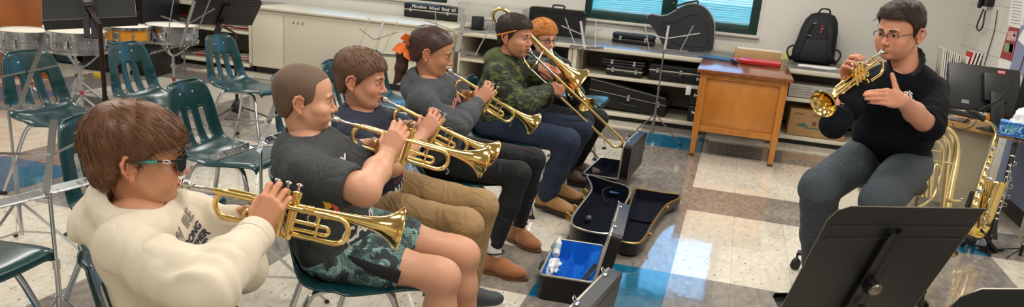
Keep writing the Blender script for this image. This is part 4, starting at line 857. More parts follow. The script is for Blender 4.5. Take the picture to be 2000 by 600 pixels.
# ------------------------------------------------------------------ computer corner
LW = wood('light_wood_edge', 'b98d52', 'c99f64', .4, (3, 3, 1), .1); BEIGE = mat('beige_panel', 'a49880', .6, noise=(3, .03))
A = Vector((1.56, 2.19, 0)); dirx = Vector((.77, -.64, 0)).normalized(); Bp = A+dirx*.74
yaw = math.atan2(dirx.y, dirx.x)
DM = Matrix.Translation(A) @ Matrix.Rotation(yaw, 4, 'Z')      # local x along the desk front, y towards the wall
t = thing('computer_desk', 'light wood topped computer desk set at an angle in the right corner', 'desk', M=DM)
mb = MB(); mb.prism([(-.05, 0), (.74, 0), (.74, .12), (.3, .62), (-.05, .62)], .028, Matrix.Translation((0, 0, .636)), bevel=.004); mb.build('desktop', LW, t)
mb = MB(); mb.box((.18, .1, .34), (.40, .018, .55), bevel=.002); mb.build('modesty_panel', BEIGE, t)
for x in (-.03, .395, .72):
    mb = MB(); mb.box((x, .06, .31), (.03, .05, .62), bevel=.003); mb.build('leg', BEIGE, t)
DESKZ = .651
def onDesk(px, py, z=DESKZ): return atZ(px, py, z)
# monitor seen from behind
a, b = at(1850, 210, 5.35), at(1992, 228, 5.35); tl, tr = at(1858, 122, 5.42), at(1992, 130, 5.42)
x = (b-a).normalized(); up = (tl-a); up = (up-x*up.dot(x)); Hm = up.length; up.normalize(); wM = (b-a).length
MM = Matrix.Translation((a+b)/2) @ Matrix((x, up, x.cross(up))).transposed().to_4x4()
t = thing('computer_monitor', 'black computer monitor seen from behind with a small red sticker', 'monitor', M=MM)
MBK = mat('monitor_black', '0f1013', .42, bump=(300, .15, .001))
mb = MB(); mb.box((0, Hm/2, 0), (wM, Hm, .035), bevel=.012); mb.build('back_housing', MBK, t)
mb = MB(); mb.box((0, Hm/2, -.019), (wM-.02, Hm-.02, .004)); mb.build('screen', mat('dark_screen', '08090b', .1), t)
mb = MB(); mb.box((.06, Hm*.52, .03), (.16, Hm*.62, .03), bevel=.01); mb.build('stand_mount', BLACK, t)
zz = (a.z+b.z)/2-DESKZ
mb = MB(); mb.box((.06, -zz/2+.05, .05), (.09, zz+.16, .02), bevel=.006); mb.build('stand_neck', BLACK, t)
mb = MB(); mb.box((.11, Hm-.035, .019), (.05, .022, .003), bevel=.004); mb.build('sticker', mat('red_white_sticker', 'c87078', .5), t)
mb = MB(); mb.box((-wM/2+.11, .05, .019), (.05, .025, .002)); mb.build('sticker', mat('grey_sticker', '77787a', .5), t)
text('ROOM 8', .022, mat('faint_print', '55585c', .6), Matrix.Translation((-wM/2+.08, Hm-.05, .0185)), t, 'printed_word'); text('BAND', .02, mat('faint_print2', '55585c', .6), Matrix.Translation((-wM/2+.075, Hm-.08, .0185)), t, 'printed_word')
c = MM @ Vector((.09, -.02, .07)); mb = MB(); mb.box((0, 0, 0), (.22, .16, .012), bevel=.004); s_ = mb.build('stand_foot', BLACK, None); s_.location = (0, 0, 0)
s_.parent = t; s_.matrix_parent_inverse = t.matrix_world.inverted(); s_.matrix_world = Matrix.Translation((c.x, c.y, DESKZ+.007)) @ Matrix.Rotation(yaw, 4, 'Z')
c = onDesk(1880, 226); t = thing('keyboard', 'black and grey keyboard lying on the desk behind the saxophone neck', 'keyboard', (c.x, c.y+.02, DESKZ), yaw); mb = MB(); mb.box((0, 0, .01), (.3, .11, .018), bevel=.004); mb.build('base', BLACK, t); mb = MB()
for i in range(12):
    for j in range(4): mb.box((-.132+.024*i, -.036+.024*j, .022), (.019, .019, .006))
mb.build('keys', mat('dark_keys', '2a2b2f', .5), t)['kind'] = 'stuff'
c = onDesk(1870, 236); t = thing('stapler', 'small grey device with a red stripe lying at the front of the computer desk', 'device', (c.x, c.y, DESKZ), yaw+.2); mb = MB(); mb.box((0, 0, .011), (.15, .055, .02), bevel=.006); mb.build('body', mat('grey_device', '8a8c90', .4), t); mb = MB(); mb.box((.02, 0, .022), (.05, .03, .003)); mb.build('red_stripe', RED, t); t.name = 'desk_device'
c = onDesk(1952, 232); t = thing('telephone_base', 'black boxy device under the right side of the monitor', 'device', (c.x+.03, c.y+.05, DESKZ), yaw); mb = MB(); mb.box((0, 0, .06), (.16, .12, .12), bevel=.012); mb.build('body', BLACK, t); mb = MB(); mb.box((0, -.062, .07), (.1, .003, .04)); mb.build('front_panel', mat('dark_display', '1e2228', .2), t); t.name = 'desk_device'
# second dark screen at the picture's right edge
c = at(2002, 180, 5.1); t = thing('computer_monitor', 'second black monitor cut by the right edge beside the tissue box', 'monitor', M=Matrix.Translation((c.x+.02, c.y, DESKZ)) @ Matrix.Rotation(yaw-.5, 4, 'Z'))
mb = MB(); mb.box((.1, 0, .27), (.34, .03, .3), bevel=.01); mb.build('back_housing', MBK, t); mb = MB(); mb.box((.1, .01, .07), (.05, .02, .14)); mb.build('stand_neck', BLACK, t); mb = MB(); mb.box((.1, 0, .008), (.18, .12, .014), bevel=.004); mb.build('stand_foot', BLACK, t)
# tissue box
a = at(1947, 263, 4.85); b = at(2025, 277, 4.75); x = (b-a); x.z = 0; x.normalize(); t = thing('tissue_box', 'blue patterned tissue box with a white tissue at the right edge', 'tissue box', M=Matrix.Translation(Vector((a.x, a.y, a.z))) @ Matrix.Rotation(math.atan2(x.y, x.x), 4, 'Z'))
TB = mat('blue_swirl_card', '2f6fae', .5); nt = TB.node_tree; w_ = nn(nt, 'TexNoise'); w_.inputs['Scale'].default_value = 22; w_.inputs['Distortion'].default_value = 2.5; r_ = nn(nt, 'ValToRGB'); r_.color_ramp.interpolation = 'CONSTANT'
for i, (p_, c_) in enumerate([(0, '1d4fa0'), (.42, '4f9fd0'), (.5, 'cfe4ee'), (.54, '2d8a98'), (.62, '2458a8')]):
    e_ = r_.color_ramp.elements[i] if i < 2 else r_.color_ramp.elements.new(p_); e_.position = p_; e_.color = (*lin(c_), 1)
nt.links.new(nt.nodes['Texture Coordinate'].outputs['Object'], w_.inputs['Vector']); nt.links.new(w_.outputs[0], r_.inputs[0]); nt.links.new(r_.outputs[0], nt.nodes['Principled BSDF'].inputs['Base Color'])
mb = MB(); mb.box((.125, .06, .042), (.25, .12, .085), bevel=.002); mb.build('carton', TB, t)
mb = MB(); mb.box((.125, -.0012, .008), (.25, .002, .008)); mb.box((.125, -.0012, .078), (.25, .002, .01)); mb.box((.002, -.0012, .042), (.006, .002, .085)); mb.build('border_band', mat('bright_blue', '2a62c8', .5), t)['kind'] = 'stuff'
mb = MB(); mb.lathe([(0, 0), (.028, 0), (.03, .001), (0, .002)], Matrix.Translation((.15, -.0005, .042)) @ Matrix.Rotation(PI/2, 4, 'X') @ Matrix.Diagonal((1, .55, 1, 1)), 20, False); mb.build('oval_emblem', mat('deep_blue', '173f9a', .5), t)
bm = bmesh.new(); bmesh.ops.create_icosphere(bm, subdivisions=4, radius=1)
for v in bm.verts:
    p = v.co.copy(); v.co = Vector((p.x*.085, p.y*.045, max(p.z, -.2)*.085))*(1+.3*NZ.fractal(p*2.2+Vector((3, 1, 2)), 1, 2, 4)); v.co += Vector((.14, .06, .10))
k = MB(); k.bm.free(); k.bm = bm; k.build('tissue', mat('tissue_white', 'eeeeee', .9), t)
c = onDesk(1938, 236); t = thing('pencil_box', 'small orange box standing behind the tissue box', 'box', (c.x, c.y, DESKZ), yaw); mb = MB(); mb.box((0, 0, .03), (.08, .05, .055), bevel=.004); mb.build('body', mat('orange_card', 'c4742a', .6), t); mb = MB(); mb.box((0, 0, .06), (.084, .054, .008), bevel=.002); mb.build('lid', mat('orange_card2', 'd08a3a', .6), t)
# little support shelf under the tissue box
# binders and folders standing on the counter
cols = ['b9b2a4', 'e6e2da', '4a3c34', 'd8c9a4', 'e6e2da', '6c5a46', 'cfc6b4', 'e8e4dc', '2a2a2e', 'e6e2da', 'c01820', '1c1c20', '1c1c20']
lab = ['grey folder', 'white folder', 'dark brown folder', 'buff folder', 'second white folder', 'brown folder', 'cream folder', 'third white folder', 'thin black folder', 'fourth white folder', 'red binder', 'black binder', 'last black binder']
x0 = 1.97
BASEZ = .7065
for i, (c_, l_) in enumerate(zip(cols, lab)):
    w_ = .016 if i < 10 else .032; hh = .30-.006*i if i < 10 else .29
    t = thing('folder' if i < 10 else 'binder', l_+' standing in the row behind the black monitor, number of thickness %s' % ('thin' if i < 10 else 'thick'), 'folder' if i < 10 else 'binder', (1.80+.0, 4.3, BASEZ), 0)
    t['label'] = '%s standing upright in the row of folders behind the monitor' % l_
    t.location = (1.97+.0175*i+(.012*max(0, i-9)), 4.2, BASEZ+.012); t.rotation_euler = (0, -.12 if i < 9 else .1, 0)
    mb = MB(); mb.box((0, 0, hh/2), (w_*.8, .22, hh), bevel=.002); mb.build('cover', mat('cover_'+l_.replace(' ', '_'), c_, .55), t)
    mb = MB(); mb.box((0, -.004, hh/2+.004), (w_*.45, .222, hh-.0)); mb.build('page_block', PAPER, t)
t = thing('paper_tray', 'black paper tray with loose white sheets behind the teacher\'s shoulder', 'paper tray', (1.74, 4.3, BASEZ), 0)
for z in (.01, .11):
    mb = MB(); mb.box((0, 0, z), (.3, .34, .008), bevel=.002); mb.build('tray_shelf', BLACK, t)
for s in (-1, 1):
    mb = MB(); mb.box((s*.148, 0, .06), (.006, .34, .11)); mb.build('tray_side', BLACK, t)
mb = MB(); mb.box((0, -.02, .12), (.27, .3, .012), rot=(.03, 0, .05)); mb.box((-.02, -.04, .13), (.27, .3, .004), rot=(.05, 0, -.08)); mb.build('paper_sheets', PAPER, t)['kind'] = 'stuff'
# wall telephone and papers on the block wall
ph = atX(1938, 0, XR); t = thing('wall_telephone', 'black wall telephone with a curly cord loop near the top right corner', 'telephone', (XR, ph.y, ph.z), 0)
mb = MB(); mb.box((-.03, 0, .04), (.06, .2, .2), bevel=.012); mb.build('base', BLACK, t); mb = MB(); mb.box((-.075, .055, .04), (.035, .055, .24), bevel=.014); mb.build('handset', BLACK, t)
L = [atX(x, y, XR-.05)-Vector((XR, ph.y, ph.z)) for x, y in ((1921, 18), (1914, 35), (1908, 52), (1912, 60), (1919, 52), (1922, 35), (1925, 20))]; mb = MB(); mb.tube(spline(L, 8), .007, 8); mb.build('curly_cord', BLACK, t)
L = [atX(x, y, XR-.01)-Vector((XR, ph.y, ph.z)) for x, y in ((1948, 20), (1942, 60), (1932, 95), (1922, 128))]; mb = MB(); mb.tube(spline(L, 8), .004, 6); mb.build('wall_cord', BLACK, t)
def wallposter(label, pts, m, cat='poster', off=.003, name='poster', extra=None):
    P = [atX(x, y, XR-off) for x, y in pts]; c = sum(P, Vector())/len(P); t = thing(name, label, cat, (XR-off, c.y, c.z)); o = Vector((XR-off, c.y, c.z))
    mb = MB(); a_ = mb.ring([p-o for p in P]); b_ = mb.ring([p-o+Vector((.002, 0, 0)) for p in P]); mb.bridge(a_, b_); mb.cap(a_); mb.cap(b_, True); mb.build('sheet', m, t)
    if extra: extra(t, o)
    return t
def lines(rows, px0, px1, m, nm='printed_line', th=.9):
    def f(t, o):
        for (xa, ya, xb, yb) in rows:
            p, q = atX(xa, ya, XR-.006)-o, atX(xb, yb, XR-.006)-o; mb = MB(); mb.tube([p, q], th*.002, 4); mb.build(nm, m, t)
    return f
wallposter('white printed sheets taped high on the block wall at the right edge', [(1980, -30), (1968, 48), (1994, 58), (2012, -26)], PAPER, 'paper', extra=lines([(1978-.12*k*4, 2+6*k, 1996-.12*k*4, 5+6*k) for k in range(8)], 0, 0, mat('grey_print', '8a8a8a', .7)))
def redposter(t, o):
    for i, (c, pts) in enumerate([('d8a8a0', [(1969, 60), (1966, 78), (1983, 81), (1986, 62)]), ('5a7a8a', [(1980, 62), (1978, 80), (1985, 81), (1988, 63)]), ('8fa070', [(1963, 84), (1960, 101), (1977, 104), (1980, 86)]), ('c8b4c0', [(1972, 85), (1970, 102), (1978, 104), (1981, 87)])]):
        P = [atX(x, y, XR-.0065)-o for x, y in pts]; mb = MB(); mb.cap(mb.ring(P)); mb.build('photo_panel', mat('poster_photo_%d' % i, c, .5, noise=(40, .3)), t)
wallposter('red poster with four small photographs on the block wall', [(1971, 52), (1953, 112), (1976, 120), (1993, 56)], mat('poster_red', '9c2a34', .5), extra=redposter)
wallposter('white paper sheet with red border below the red poster', [(1952, 114), (1946, 138), (1972, 140), (1976, 121)], PAPER, 'paper')
wallposter('blue grey pin board at the right edge above the monitor', [(1994, 50), (1972, 135), (2010, 150), (2040, 40)], mat('blue_grey_board', '8a8fae', .7), 'board', .02, 'pin_board', extra=lambda t, o: (lambda mb: (mb.cap(mb.ring([atX(x, y, XR-.03)-o for x, y in ((1998, 58), (1988, 78), (2005, 95), (2012, 60))])), mb.build('pinned_sheet', PAPER, t)))(MB()))
t = thing('partition_panel', 'blue grey panel leaning on the block wall behind the clarinet', 'panel', (XR-.03, 2.32, .0)); mb = MB(); mb.box((0, .0, .36), (.03, .9, .5), bevel=.004); mb.build('panel', mat('blue_grey_panel', '7d8aa6', .6), t); mb = MB(); mb.box((0, 0, .06), (.034, .92, .11), bevel=.003); mb.build('bottom_rail', BB, t)
t = thing('floor_box', 'pale floor box under the computer desk beside the tuba valves', 'box', (1.86, 2.40, 0), yaw); mb = MB(); mb.box((0, 0, .07), (.26, .13, .14), bevel=.008); mb.build('body', mat('pale_grey_box', 'b9b4ac', .6), t); mb = MB(); mb.box((0, 0, .146), (.27, .14, .014), bevel=.004); mb.build('lid', mat('pale_grey_lid', 'c4c0b8', .6), t); t['label'] = 'pale grey box on the floor under the computer desk'
cables('power_cable', 'thin black cable rising diagonally in front of the monitor', 'cable', [at(2004, 95, 5.0), at(1990, 140, 5.0), at(1955, 190, 5.05), at(1915, 215, 5.1), at(1880, 240, 5.2)], .004, BLACK)
cables('power_cable', 'thin cable looping across the front of the computer desk', 'cable', [onDesk(1852, 215)+Vector((0, 0, .01)), at(1862, 246, 5.45), at(1882, 253, 5.35), at(1902, 244, 5.3), onDesk(1908, 232)+Vector((0, 0, .01))], .003, BLACK)
cables('audio_cable', 'cable crossing behind the saxophone mouthpiece on the desk', 'cable', [at(1885, 238, 5.25), at(1915, 225, 5.15), at(1938, 205, 5.1), at(1960, 190, 5.0)], .003, BLACK)
# ------------------------------------------------------------------ baritone horn on the floor
dB = 4.85
def P3(l, d=dB): return [at(x, y, d) for x, y in l]
o = atZ(1850, 480, 0); o = at(1838, 440, dB); o.z = 0
t = thing('baritone_horn', 'large brass baritone horn standing upright on the floor beside the teacher', 'baritone horn', (o.x, o.y, 0))
def pt(name, l, r, m=GOLD2, d=dB, n=8, seg=14):
    P = spline([p-Vector((o.x, o.y, 0)) for p in P3(l, d)], n); mb = MB()
    if hasattr(r, '__len__'): r = list(np.interp(np.linspace(0, 1, len(P)), np.linspace(0, 1, len(r)), r))
    mb.tube(P, r, seg); return mb.build(name, m, t)
pt('outer_bow', [(1806, 283), (1812, 262), (1830, 249), (1852, 254), (1867, 275), (1868, 310), (1858, 360), (1850, 400), (1847, 416)], [.014, .016, .018, .019, .021, .023, .026, .030, .032])
pt('second_bow', [(1800, 300), (1806, 272), (1822, 262), (1843, 268), (1853, 290), (1850, 330), (1842, 395), (1838, 425)], [.010, .011, .012, .013, .014], d=dB-.04)
pt('inner_loop', [(1803, 340), (1806, 300), (1812, 282), (1825, 275), (1838, 283), (1842, 300), (1836, 345), (1822, 385), (1795, 405), (1780, 406)], .0075, d=dB-.08)
pt('tuning_slide', [(1820, 370), (1823, 335), (1828, 323), (1835, 325), (1836, 340), (1832, 360), (1833, 372)], .0075, d=dB-.1)
for a, b in (((1812, 293), (1840, 297)), ((1808, 312), (1862, 320))):
    pt('cross_brace', [a, b], .005, d=dB-.06)
for i in range(3):
    pt('valve_casing', [(1801+8*i, 345), (1799+8*i, 385)], .0145, d=dB-.1); pt('valve_cap', [(1802+8*i, 338), (1801+8*i, 345)], .011, d=dB-.1)
b0 = at(1847, 414, dB)-Vector((o.x, o.y, 0)); mb = MB(); bellmesh(mb, zframe(b0, (0, 0, -1)), b0.z-.004, .032, .12, 36, 3.2); bl = mb.build('bell', GOLD2, t)
pt('water_pipe', [(1850, 388), (1860, 392), (1876, 393)], .009, d=dB-.05); mb = MB(); c = at(1879, 393, dB-.05)-Vector((o.x, o.y, 0)); mb.torus(c, .014, .004, Matrix.Rotation(PI/2, 4, 'X'), 16, 6); mb.build('receiver_ring', STEEL, t)
# lower it onto the floor
# ------------------------------------------------------------------ saxophone on its stand
dS = 4.93
o = at(1905, 470, dS); o.z = 0
t = thing('saxophone', 'brass saxophone with black mouthpiece cap held upright on a stand', 'saxophone', (o.x, o.y, 0))
def ps(name, l, r, m=GOLD, d=dS, n=6, seg=14):
    P = spline([at(x, y, d)-Vector((o.x, o.y, 0)) for x, y in l], n); mb = MB()
    if hasattr(r, '__len__'): r = list(np.interp(np.linspace(0, 1, len(P)), np.linspace(0, 1, len(r)), r))
    mb.tube(P, r, seg); return mb.build(name, m, t)
ps('mouthpiece_cap', [(1892, 217), (1905, 222), (1922, 235)], [.008, .017, .014], BLACK)
ps('neck', [(1922, 235), (1938, 244), (1946, 256), (1944, 272)], [.008, .01, .012, .013])
ps('body_tube', [(1944, 272), (1934, 305), (1921, 345), (1908, 390), (1897, 430)], [.013, .017, .021, .026, .03], seg=18)
ps('bottom_bow', [(1897, 430), (1895, 448), (1905, 458), (1918, 452), (1923, 438)], [.03, .033, .035, .037, .04], seg=18)
mb = MB(); bellmesh(mb, zframe(at(1922, 440, dS)-Vector((o.x, o.y, 0)), at(1946, 352, dS-.05)-at(1922, 440, dS)), .27, .04, .066, 32, 2.6); mb.build('bell', GOLD, t)
for k, (x, y) in enumerate([(1940, 290), (1936, 305), (1931, 318), (1927, 330), (1922, 345), (1918, 358), (1913, 372), (1908, 388), (1903, 403), (1932, 352), (1929, 375), (1925, 398)]):
    mb = MB(); c = at(x, y, dS-.03)-Vector((o.x, o.y, 0)); mb.lathe([(0, 0), (.012+.0006*k, 0), (.013+.0006*k, .004), (.006, .007), (0, .007)], zframe(c, -ray(x, y)), 16, False); mb.build('key_cup', SILVER if k % 3 == 0 else GOLD, t)
for a, b in (((1949, 280), (1922, 390)), ((1945, 290), (1905, 420)), ((1938, 280), (1898, 410)), ((1952, 290), (1930, 400))):
    ps('key_rod', [a, b], .0028, SILVER, dS-.035, seg=6)
mb = MB()
for k in range(7):
    c = at(1938-3*k, 385+9*k, dS-.06)-Vector((o.x, o.y, 0)); mb.torus(c, .022, .0028, Matrix.Rotation(.6*k, 4, 'Z') @ Matrix.Rotation(PI/2, 4, 'X'), 14, 5)
mb.build('key_guards', SILVER, t)['kind'] = 'stuff'
p0 = atZ(1905, 492, 0); t2 = thing('instrument_stand', 'black saxophone stand with yellow pads on the blue floor tile', 'instrument stand', (p0.x, p0.y, 0)); o2 = Vector((p0.x, p0.y, 0))
for x, y in ((1880, 478), (1944, 490), (1905, 455)):
    e = atZ(x, y, .012)-o2; mb = MB(); mb.tube([Vector((0, 0, .14)), e*.5+Vector((0, 0, .07)), e], [.012, .013, .015], 8); l = mb.build('leg', BLACKM, t2); mb = MB(); mb.ball(e, (.018, .018, .012), 8); mb.build('rubber_foot', RUBBER, l)
mb = MB(); mb.tube([Vector((0, 0, .1)), at(1896, 440, dS+.03)-o2, at(1908, 375, dS+.05)-o2, at(1918, 345, dS+.05)-o2], .012, 8); mb.build('backbone', BLACKM, t2)
mb = MB(); c = at(1906, 340, dS+.03)-o2; mb.tube([at(1900, 375, dS+.04)-o2, at(1889, 405, dS+.04)-o2], .022, 8, flat=.7); mb.build('padded_yoke', BLACK, t2)
mb = MB(); mb.ball(at(1908, 455, dS-.02)-o2, (.022, .02, .03), 10); mb.build('yellow_pad', mat('yellow_rubber', 'c8b020', .5), t2)
mb = MB(); mb.ball(at(1896, 468, dS-.0)-o2, (.035, .03, .035), 10); mb.build('lower_pad', BLACK, t2)
# ------------------------------------------------------------------ clarinet on its peg
dC = 4.95
pb = at(1933, 470, dC); o = Vector((pb.x, pb.y, 0)); t = thing('clarinet', 'black clarinet with silver keys standing on a peg to the right of the saxophone', 'clarinet', o)
WOODB = mat('blackwood', '121114', .3)
top = at(1986, 270, dC)-o; bot = at(1935, 466, dC)-o; ax = (top-bot); Lc = ax.length; Mz = zframe(bot, ax)
mb = MB(); mb.lathe([(.0, .0), (.036, .0), (.037, .004), (.03, .03), (.02, .07), (.0155, .11), (.0145, .13)], Mz, 24, False); mb.build('bell', WOODB, t)
mb = MB(); mb.lathe([(.0145, .125), (.0145, Lc-.1), (.016, Lc-.09), (.016, Lc-.03), (.012, Lc-.025), (.009, Lc)], Mz, 20); mb.build('body_joints', WOODB, t)
for h in (.12, .27, .42, .52):
    mb = MB(); mb.lathe([(.0168, h), (.0175, h+.004), (.0168, h+.01)], Mz, 20); mb.build('metal_ring', SILVER, t)
for k in range(9):
    mb = MB(); mb.lathe([(0, .0), (.007, 0), (.0075, .003), (0, .004)], Mz @ Matrix.Rotation(-1.9+.5*(k % 2), 4, 'Z') @ Matrix.Translation((.0155, 0, .16+.038*k)) @ Matrix.Rotation(PI/2, 4, 'Y'), 12, False); mb.build('key', SILVER, t)
for s, h0, h1 in ((-1.3, .15, .3), (-2.3, .17, .38), (-1.5, .34, .48), (-.9, .2, .42)):
    mb = MB(); mb.tube([Mz @ Vector((.019*math.cos(s), .019*math.sin(s), h)) for h in (h0, h1)], .0022, 6); mb.build('key_rod', SILVER, t)
for k, (x, y) in enumerate([(1966, 350), (1968, 365), (1962, 385), (1956, 400), (1975, 320)]):
    mb = MB(); c = at(x+6, y, dC)-o; mb.torus(c, .012, .002, Matrix.Rotation(PI/2, 4, 'X'), 12, 5); mb.build('key_ring', SILVER, t)
t = thing('clarinet_peg', 'small black three legged peg under the clarinet bell', 'instrument stand', o); b0 = Vector((0, 0, 0)); mb = MB(); mb.lathe([(.0, .0), (.045, 0), (.045, .01), (.012, .02), (.01, bot.z+.02), (0, bot.z+.03)], Matrix(), 16, False); mb.build('peg', BLACKM, t)
for k in range(3):
    a_ = k*2.1+.4; mb = MB(); mb.tube([(0, 0, .02), (.11*math.cos(a_), .11*math.sin(a_), .008)], .008, 6); mb.build('leg', BLACKM, t)
# flute stand at the right edge
p0 = atZ(1992, 500, 0); t = thing('instrument_stand', 'thin black tripod at the right edge holding a silver flute joint', 'instrument stand', (p0.x, p0.y, 0))
for x, y in ((1950, 487), (1966, 504), (2020, 505)):
    e = atZ(x, y, .006)-p0; mb = MB(); mb.tube([Vector((0, 0, .05)), e], .004, 6); mb.build('leg', BLACKM, t)
mb = MB(); mb.cyl((0, 0, .0), (0, 0, .08), .009, 10); mb.build('peg', BLACKM, t)
t = thing('flute', 'silver end of a flute standing on the thin tripod at the right edge', 'flute', (p0.x, p0.y, 0)); mb = MB(); mb.lathe([(.0, .075), (.0115, .075), (.012, .4), (0, .4)], Matrix.Rotation(.02, 4, 'Y'), 14, False); mb.build('tube', SILVER, t)
for k in range(5):
    mb = MB(); mb.lathe([(0, 0), (.008, 0), (.0085, .004), (0, .005)], Matrix.Translation((-.012, -.004, .1+.035*k)) @ Matrix.Rotation(-PI/2, 4, 'Y'), 12, False); mb.build('key_cup', SILVER, t)
# ------------------------------------------------------------------ implicit surfaces for people
class SD:
    def __init__(s): s.p = []
    def cap(s, a, b, r1, r2=None, k=.01, sub=0):
        a, b = np.array(a, float), np.array(b, float); r2 = r1 if r2 is None else r2; R = max(r1, r2)
        s.p.append((np.minimum(a, b)-R, np.maximum(a, b)+R, k, sub, ('c', a, b, r1, r2))); return s
    def chain(s, pts, rs, k=.01):
        for i in range(len(pts)-1): s.cap(pts[i], pts[i+1], rs[i], rs[i+1], k)
        return s
    def ell(s, c, r, R=None, k=.01, sub=0):
        c = np.array(c, float); r = np.array(r, float); m = r.max()
        s.p.append((c-m, c+m, k, sub, ('e', c, r, None if R is None else np.array(R, float)))); return s
    def fn(s, f, lo, hi, k, sub=0): s.p.append((np.array(lo, float), np.array(hi, float), k, sub, ('f', f))); return s
    def mesh(s, h):
        lo = np.min([p[0] for p in s.p if not p[3]], 0)-3*h-.006; hi = np.max([p[1] for p in s.p if not p[3]], 0)+3*h+.006
        n = np.ceil((hi-lo)/h).astype(int)+1; ax = [(lo[i]+h*np.arange(n[i])).astype(np.float32) for i in range(3)]
        F = np.full(n, .3, np.float32)
        for l, u, k, sub, d in s.p:
            m = k+3*h+.004; i0 = np.maximum(((l-m-lo)/h).astype(int), 0); i1 = np.minimum(((u+m-lo)/h).astype(int)+2, n)
            if (i1 <= i0).any(): continue
            sl = tuple(slice(a, b) for a, b in zip(i0, i1)); X, Y, Z = ax[0][sl[0]][:, None, None], ax[1][sl[1]][None, :, None], ax[2][sl[2]][None, None, :]
            if d[0] == 'c':
                _, a, b, r1, r2 = d; ab = b-a; L = max(ab@ab, 1e-12)
                t = np.clip(((X-a[0])*ab[0]+(Y-a[1])*ab[1]+(Z-a[2])*ab[2])/L, 0, 1)
                D = np.sqrt((X-a[0]-t*ab[0])**2+(Y-a[1]-t*ab[1])**2+(Z-a[2]-t*ab[2])**2)-(r1+(r2-r1)*t)
            elif d[0] == 'e':
                _, c, r, R = d; x, y, z = X-c[0], Y-c[1], Z-c[2]
                if R is not None: x, y, z = R[0, 0]*x+R[1, 0]*y+R[2, 0]*z, R[0, 1]*x+R[1, 1]*y+R[2, 1]*z, R[0, 2]*x+R[1, 2]*y+R[2, 2]*z
                k0 = np.sqrt((x/r[0])**2+(y/r[1])**2+(z/r[2])**2)+1e-9; k1 = np.sqrt((x/r[0]**2)**2+(y/r[1]**2)**2+(z/r[2]**2)**2)+1e-9
                D = k0*(k0-1)/k1
            else: D = d[1](X, Y, Z)
            A = F[sl]
            if sub: D = -D; q = np.maximum(k-np.abs(A-D), 0)/k; F[sl] = np.maximum(A, D)+q*q*k*.25
            else: q = np.maximum(k-np.abs(A-D), 0)/k; F[sl] = np.minimum(A, D)-q*q*k*.25
        return surfnet(F, lo, h)
def surfnet(F, o, h):
    Sg = F < 0; n = np.zeros([d-1 for d in F.shape], np.int8)
    for a in (0, 1):
        for b in (0, 1):
            for c in (0, 1): n += Sg[a:F.shape[0]-1+a, b:F.shape[1]-1+b, c:F.shape[2]-1+c]
    act = (n > 0) & (n < 8); idx = np.full(act.shape, -1, np.int64); N = int(act.sum()); idx[act] = np.arange(N)
    I, J, K = np.nonzero(act); P = np.zeros((N, 3)); C = np.zeros(N)
    for axis in range(3):
        e = [0, 0, 0]; e[axis] = 1; o1, o2 = [i for i in range(3) if i != axis]
        for a in (0, 1):
            for b in (0, 1):
                c = [0, 0, 0]; c[o1] = a; c[o2] = b
                f0 = F[I+c[0], J+c[1], K+c[2]]; f1 = F[I+c[0]+e[0], J+c[1]+e[1], K+c[2]+e[2]]; x = (f0 < 0) != (f1 < 0)
                t = f0[x]/(f0[x]-f1[x]); q = np.tile(np.array(c, float), (x.sum(), 1)); q[:, axis] += t; P[x] += q; C[x] += 1
    P = (P/C[:, None]+np.stack([I, J, K], 1))*h+o; Q = []
    for axis in range(3):
        o1, o2 = [(1, 2), (2, 0), (0, 1)][axis]
        sh = list(F.shape); A = np.take(Sg, range(0, sh[axis]-1), axis); B = np.take(Sg, range(1, sh[axis]), axis); X = np.argwhere(A != B)
        X = X[(X[:, o1] > 0) & (X[:, o2] > 0) & (X[:, o1] < sh[o1]-1) & (X[:, o2] < sh[o2]-1)]
        inside = A[tuple(X.T)]
        def g(d1, d2): Y = X.copy(); Y[:, o1] -= d1; Y[:, o2] -= d2; return idx[tuple(Y.T)]
        q = np.stack([g(1, 1), g(0, 1), g(0, 0), g(1, 0)], 1); q[~inside] = q[~inside][:, ::-1]; Q.append(q)
    Q = np.concatenate(Q); return P, Q[(Q >= 0).all(1)]
def relax(V, Q, it=1, w=.5):
    for _ in range(it):
        A = np.zeros_like(V); c = np.zeros(len(V))
        for i in range(4):
            for j in (1, 3): np.add.at(A, Q[:, i], V[Q[:, (i+j) % 4]]); np.add.at(c, Q[:, i], 1)
        V = V*(1-w)+w*A/np.maximum(c, 1)[:, None]
    return V
def normals(V, Q):
    n = np.cross(V[Q[:, 2]]-V[Q[:, 0]], V[Q[:, 3]]-V[Q[:, 1]]); N = np.zeros_like(V)
    for i in range(4): np.add.at(N, Q[:, i], n)
    return N/np.maximum(np.linalg.norm(N, axis=1), 1e-12)[:, None]
def wob(V, freq, seed, stretch=(1, 1, 1)):                       # cheap smooth noise, about -1..1
    r = np.random.RandomState(seed); s = np.zeros(len(V)); P = V*np.array(stretch)
    for i in range(5):
        k = r.normal(size=3); k = k/np.linalg.norm(k)*freq*(.6+.35*i); q = r.normal(size=3)*freq*.35
        s += np.sin(P@k+1.4*np.sin(P@q+i)+r.uniform(0, 6))/(1+.35*i)
    return s/2.6
def folds(V, Q, amp, freq, seed, axis=None):
    N = normals(V, Q)
    if axis is None: w = 1-np.abs(wob(V, freq, seed))*1.6; w2 = wob(V, freq*2.2, seed+1); return V+N*((w*amp)+w2*amp*.25)[:, None]
    a = np.array(axis, float); a /= np.linalg.norm(a); t = V@a*freq+1.8*wob(V, freq*.35, seed); w = np.sin(t)*.6+np.sin(t*.53+1)*.4
    return V+N*(w*amp*(.5+.5*wob(V, freq*.3, seed+3)))[:, None]
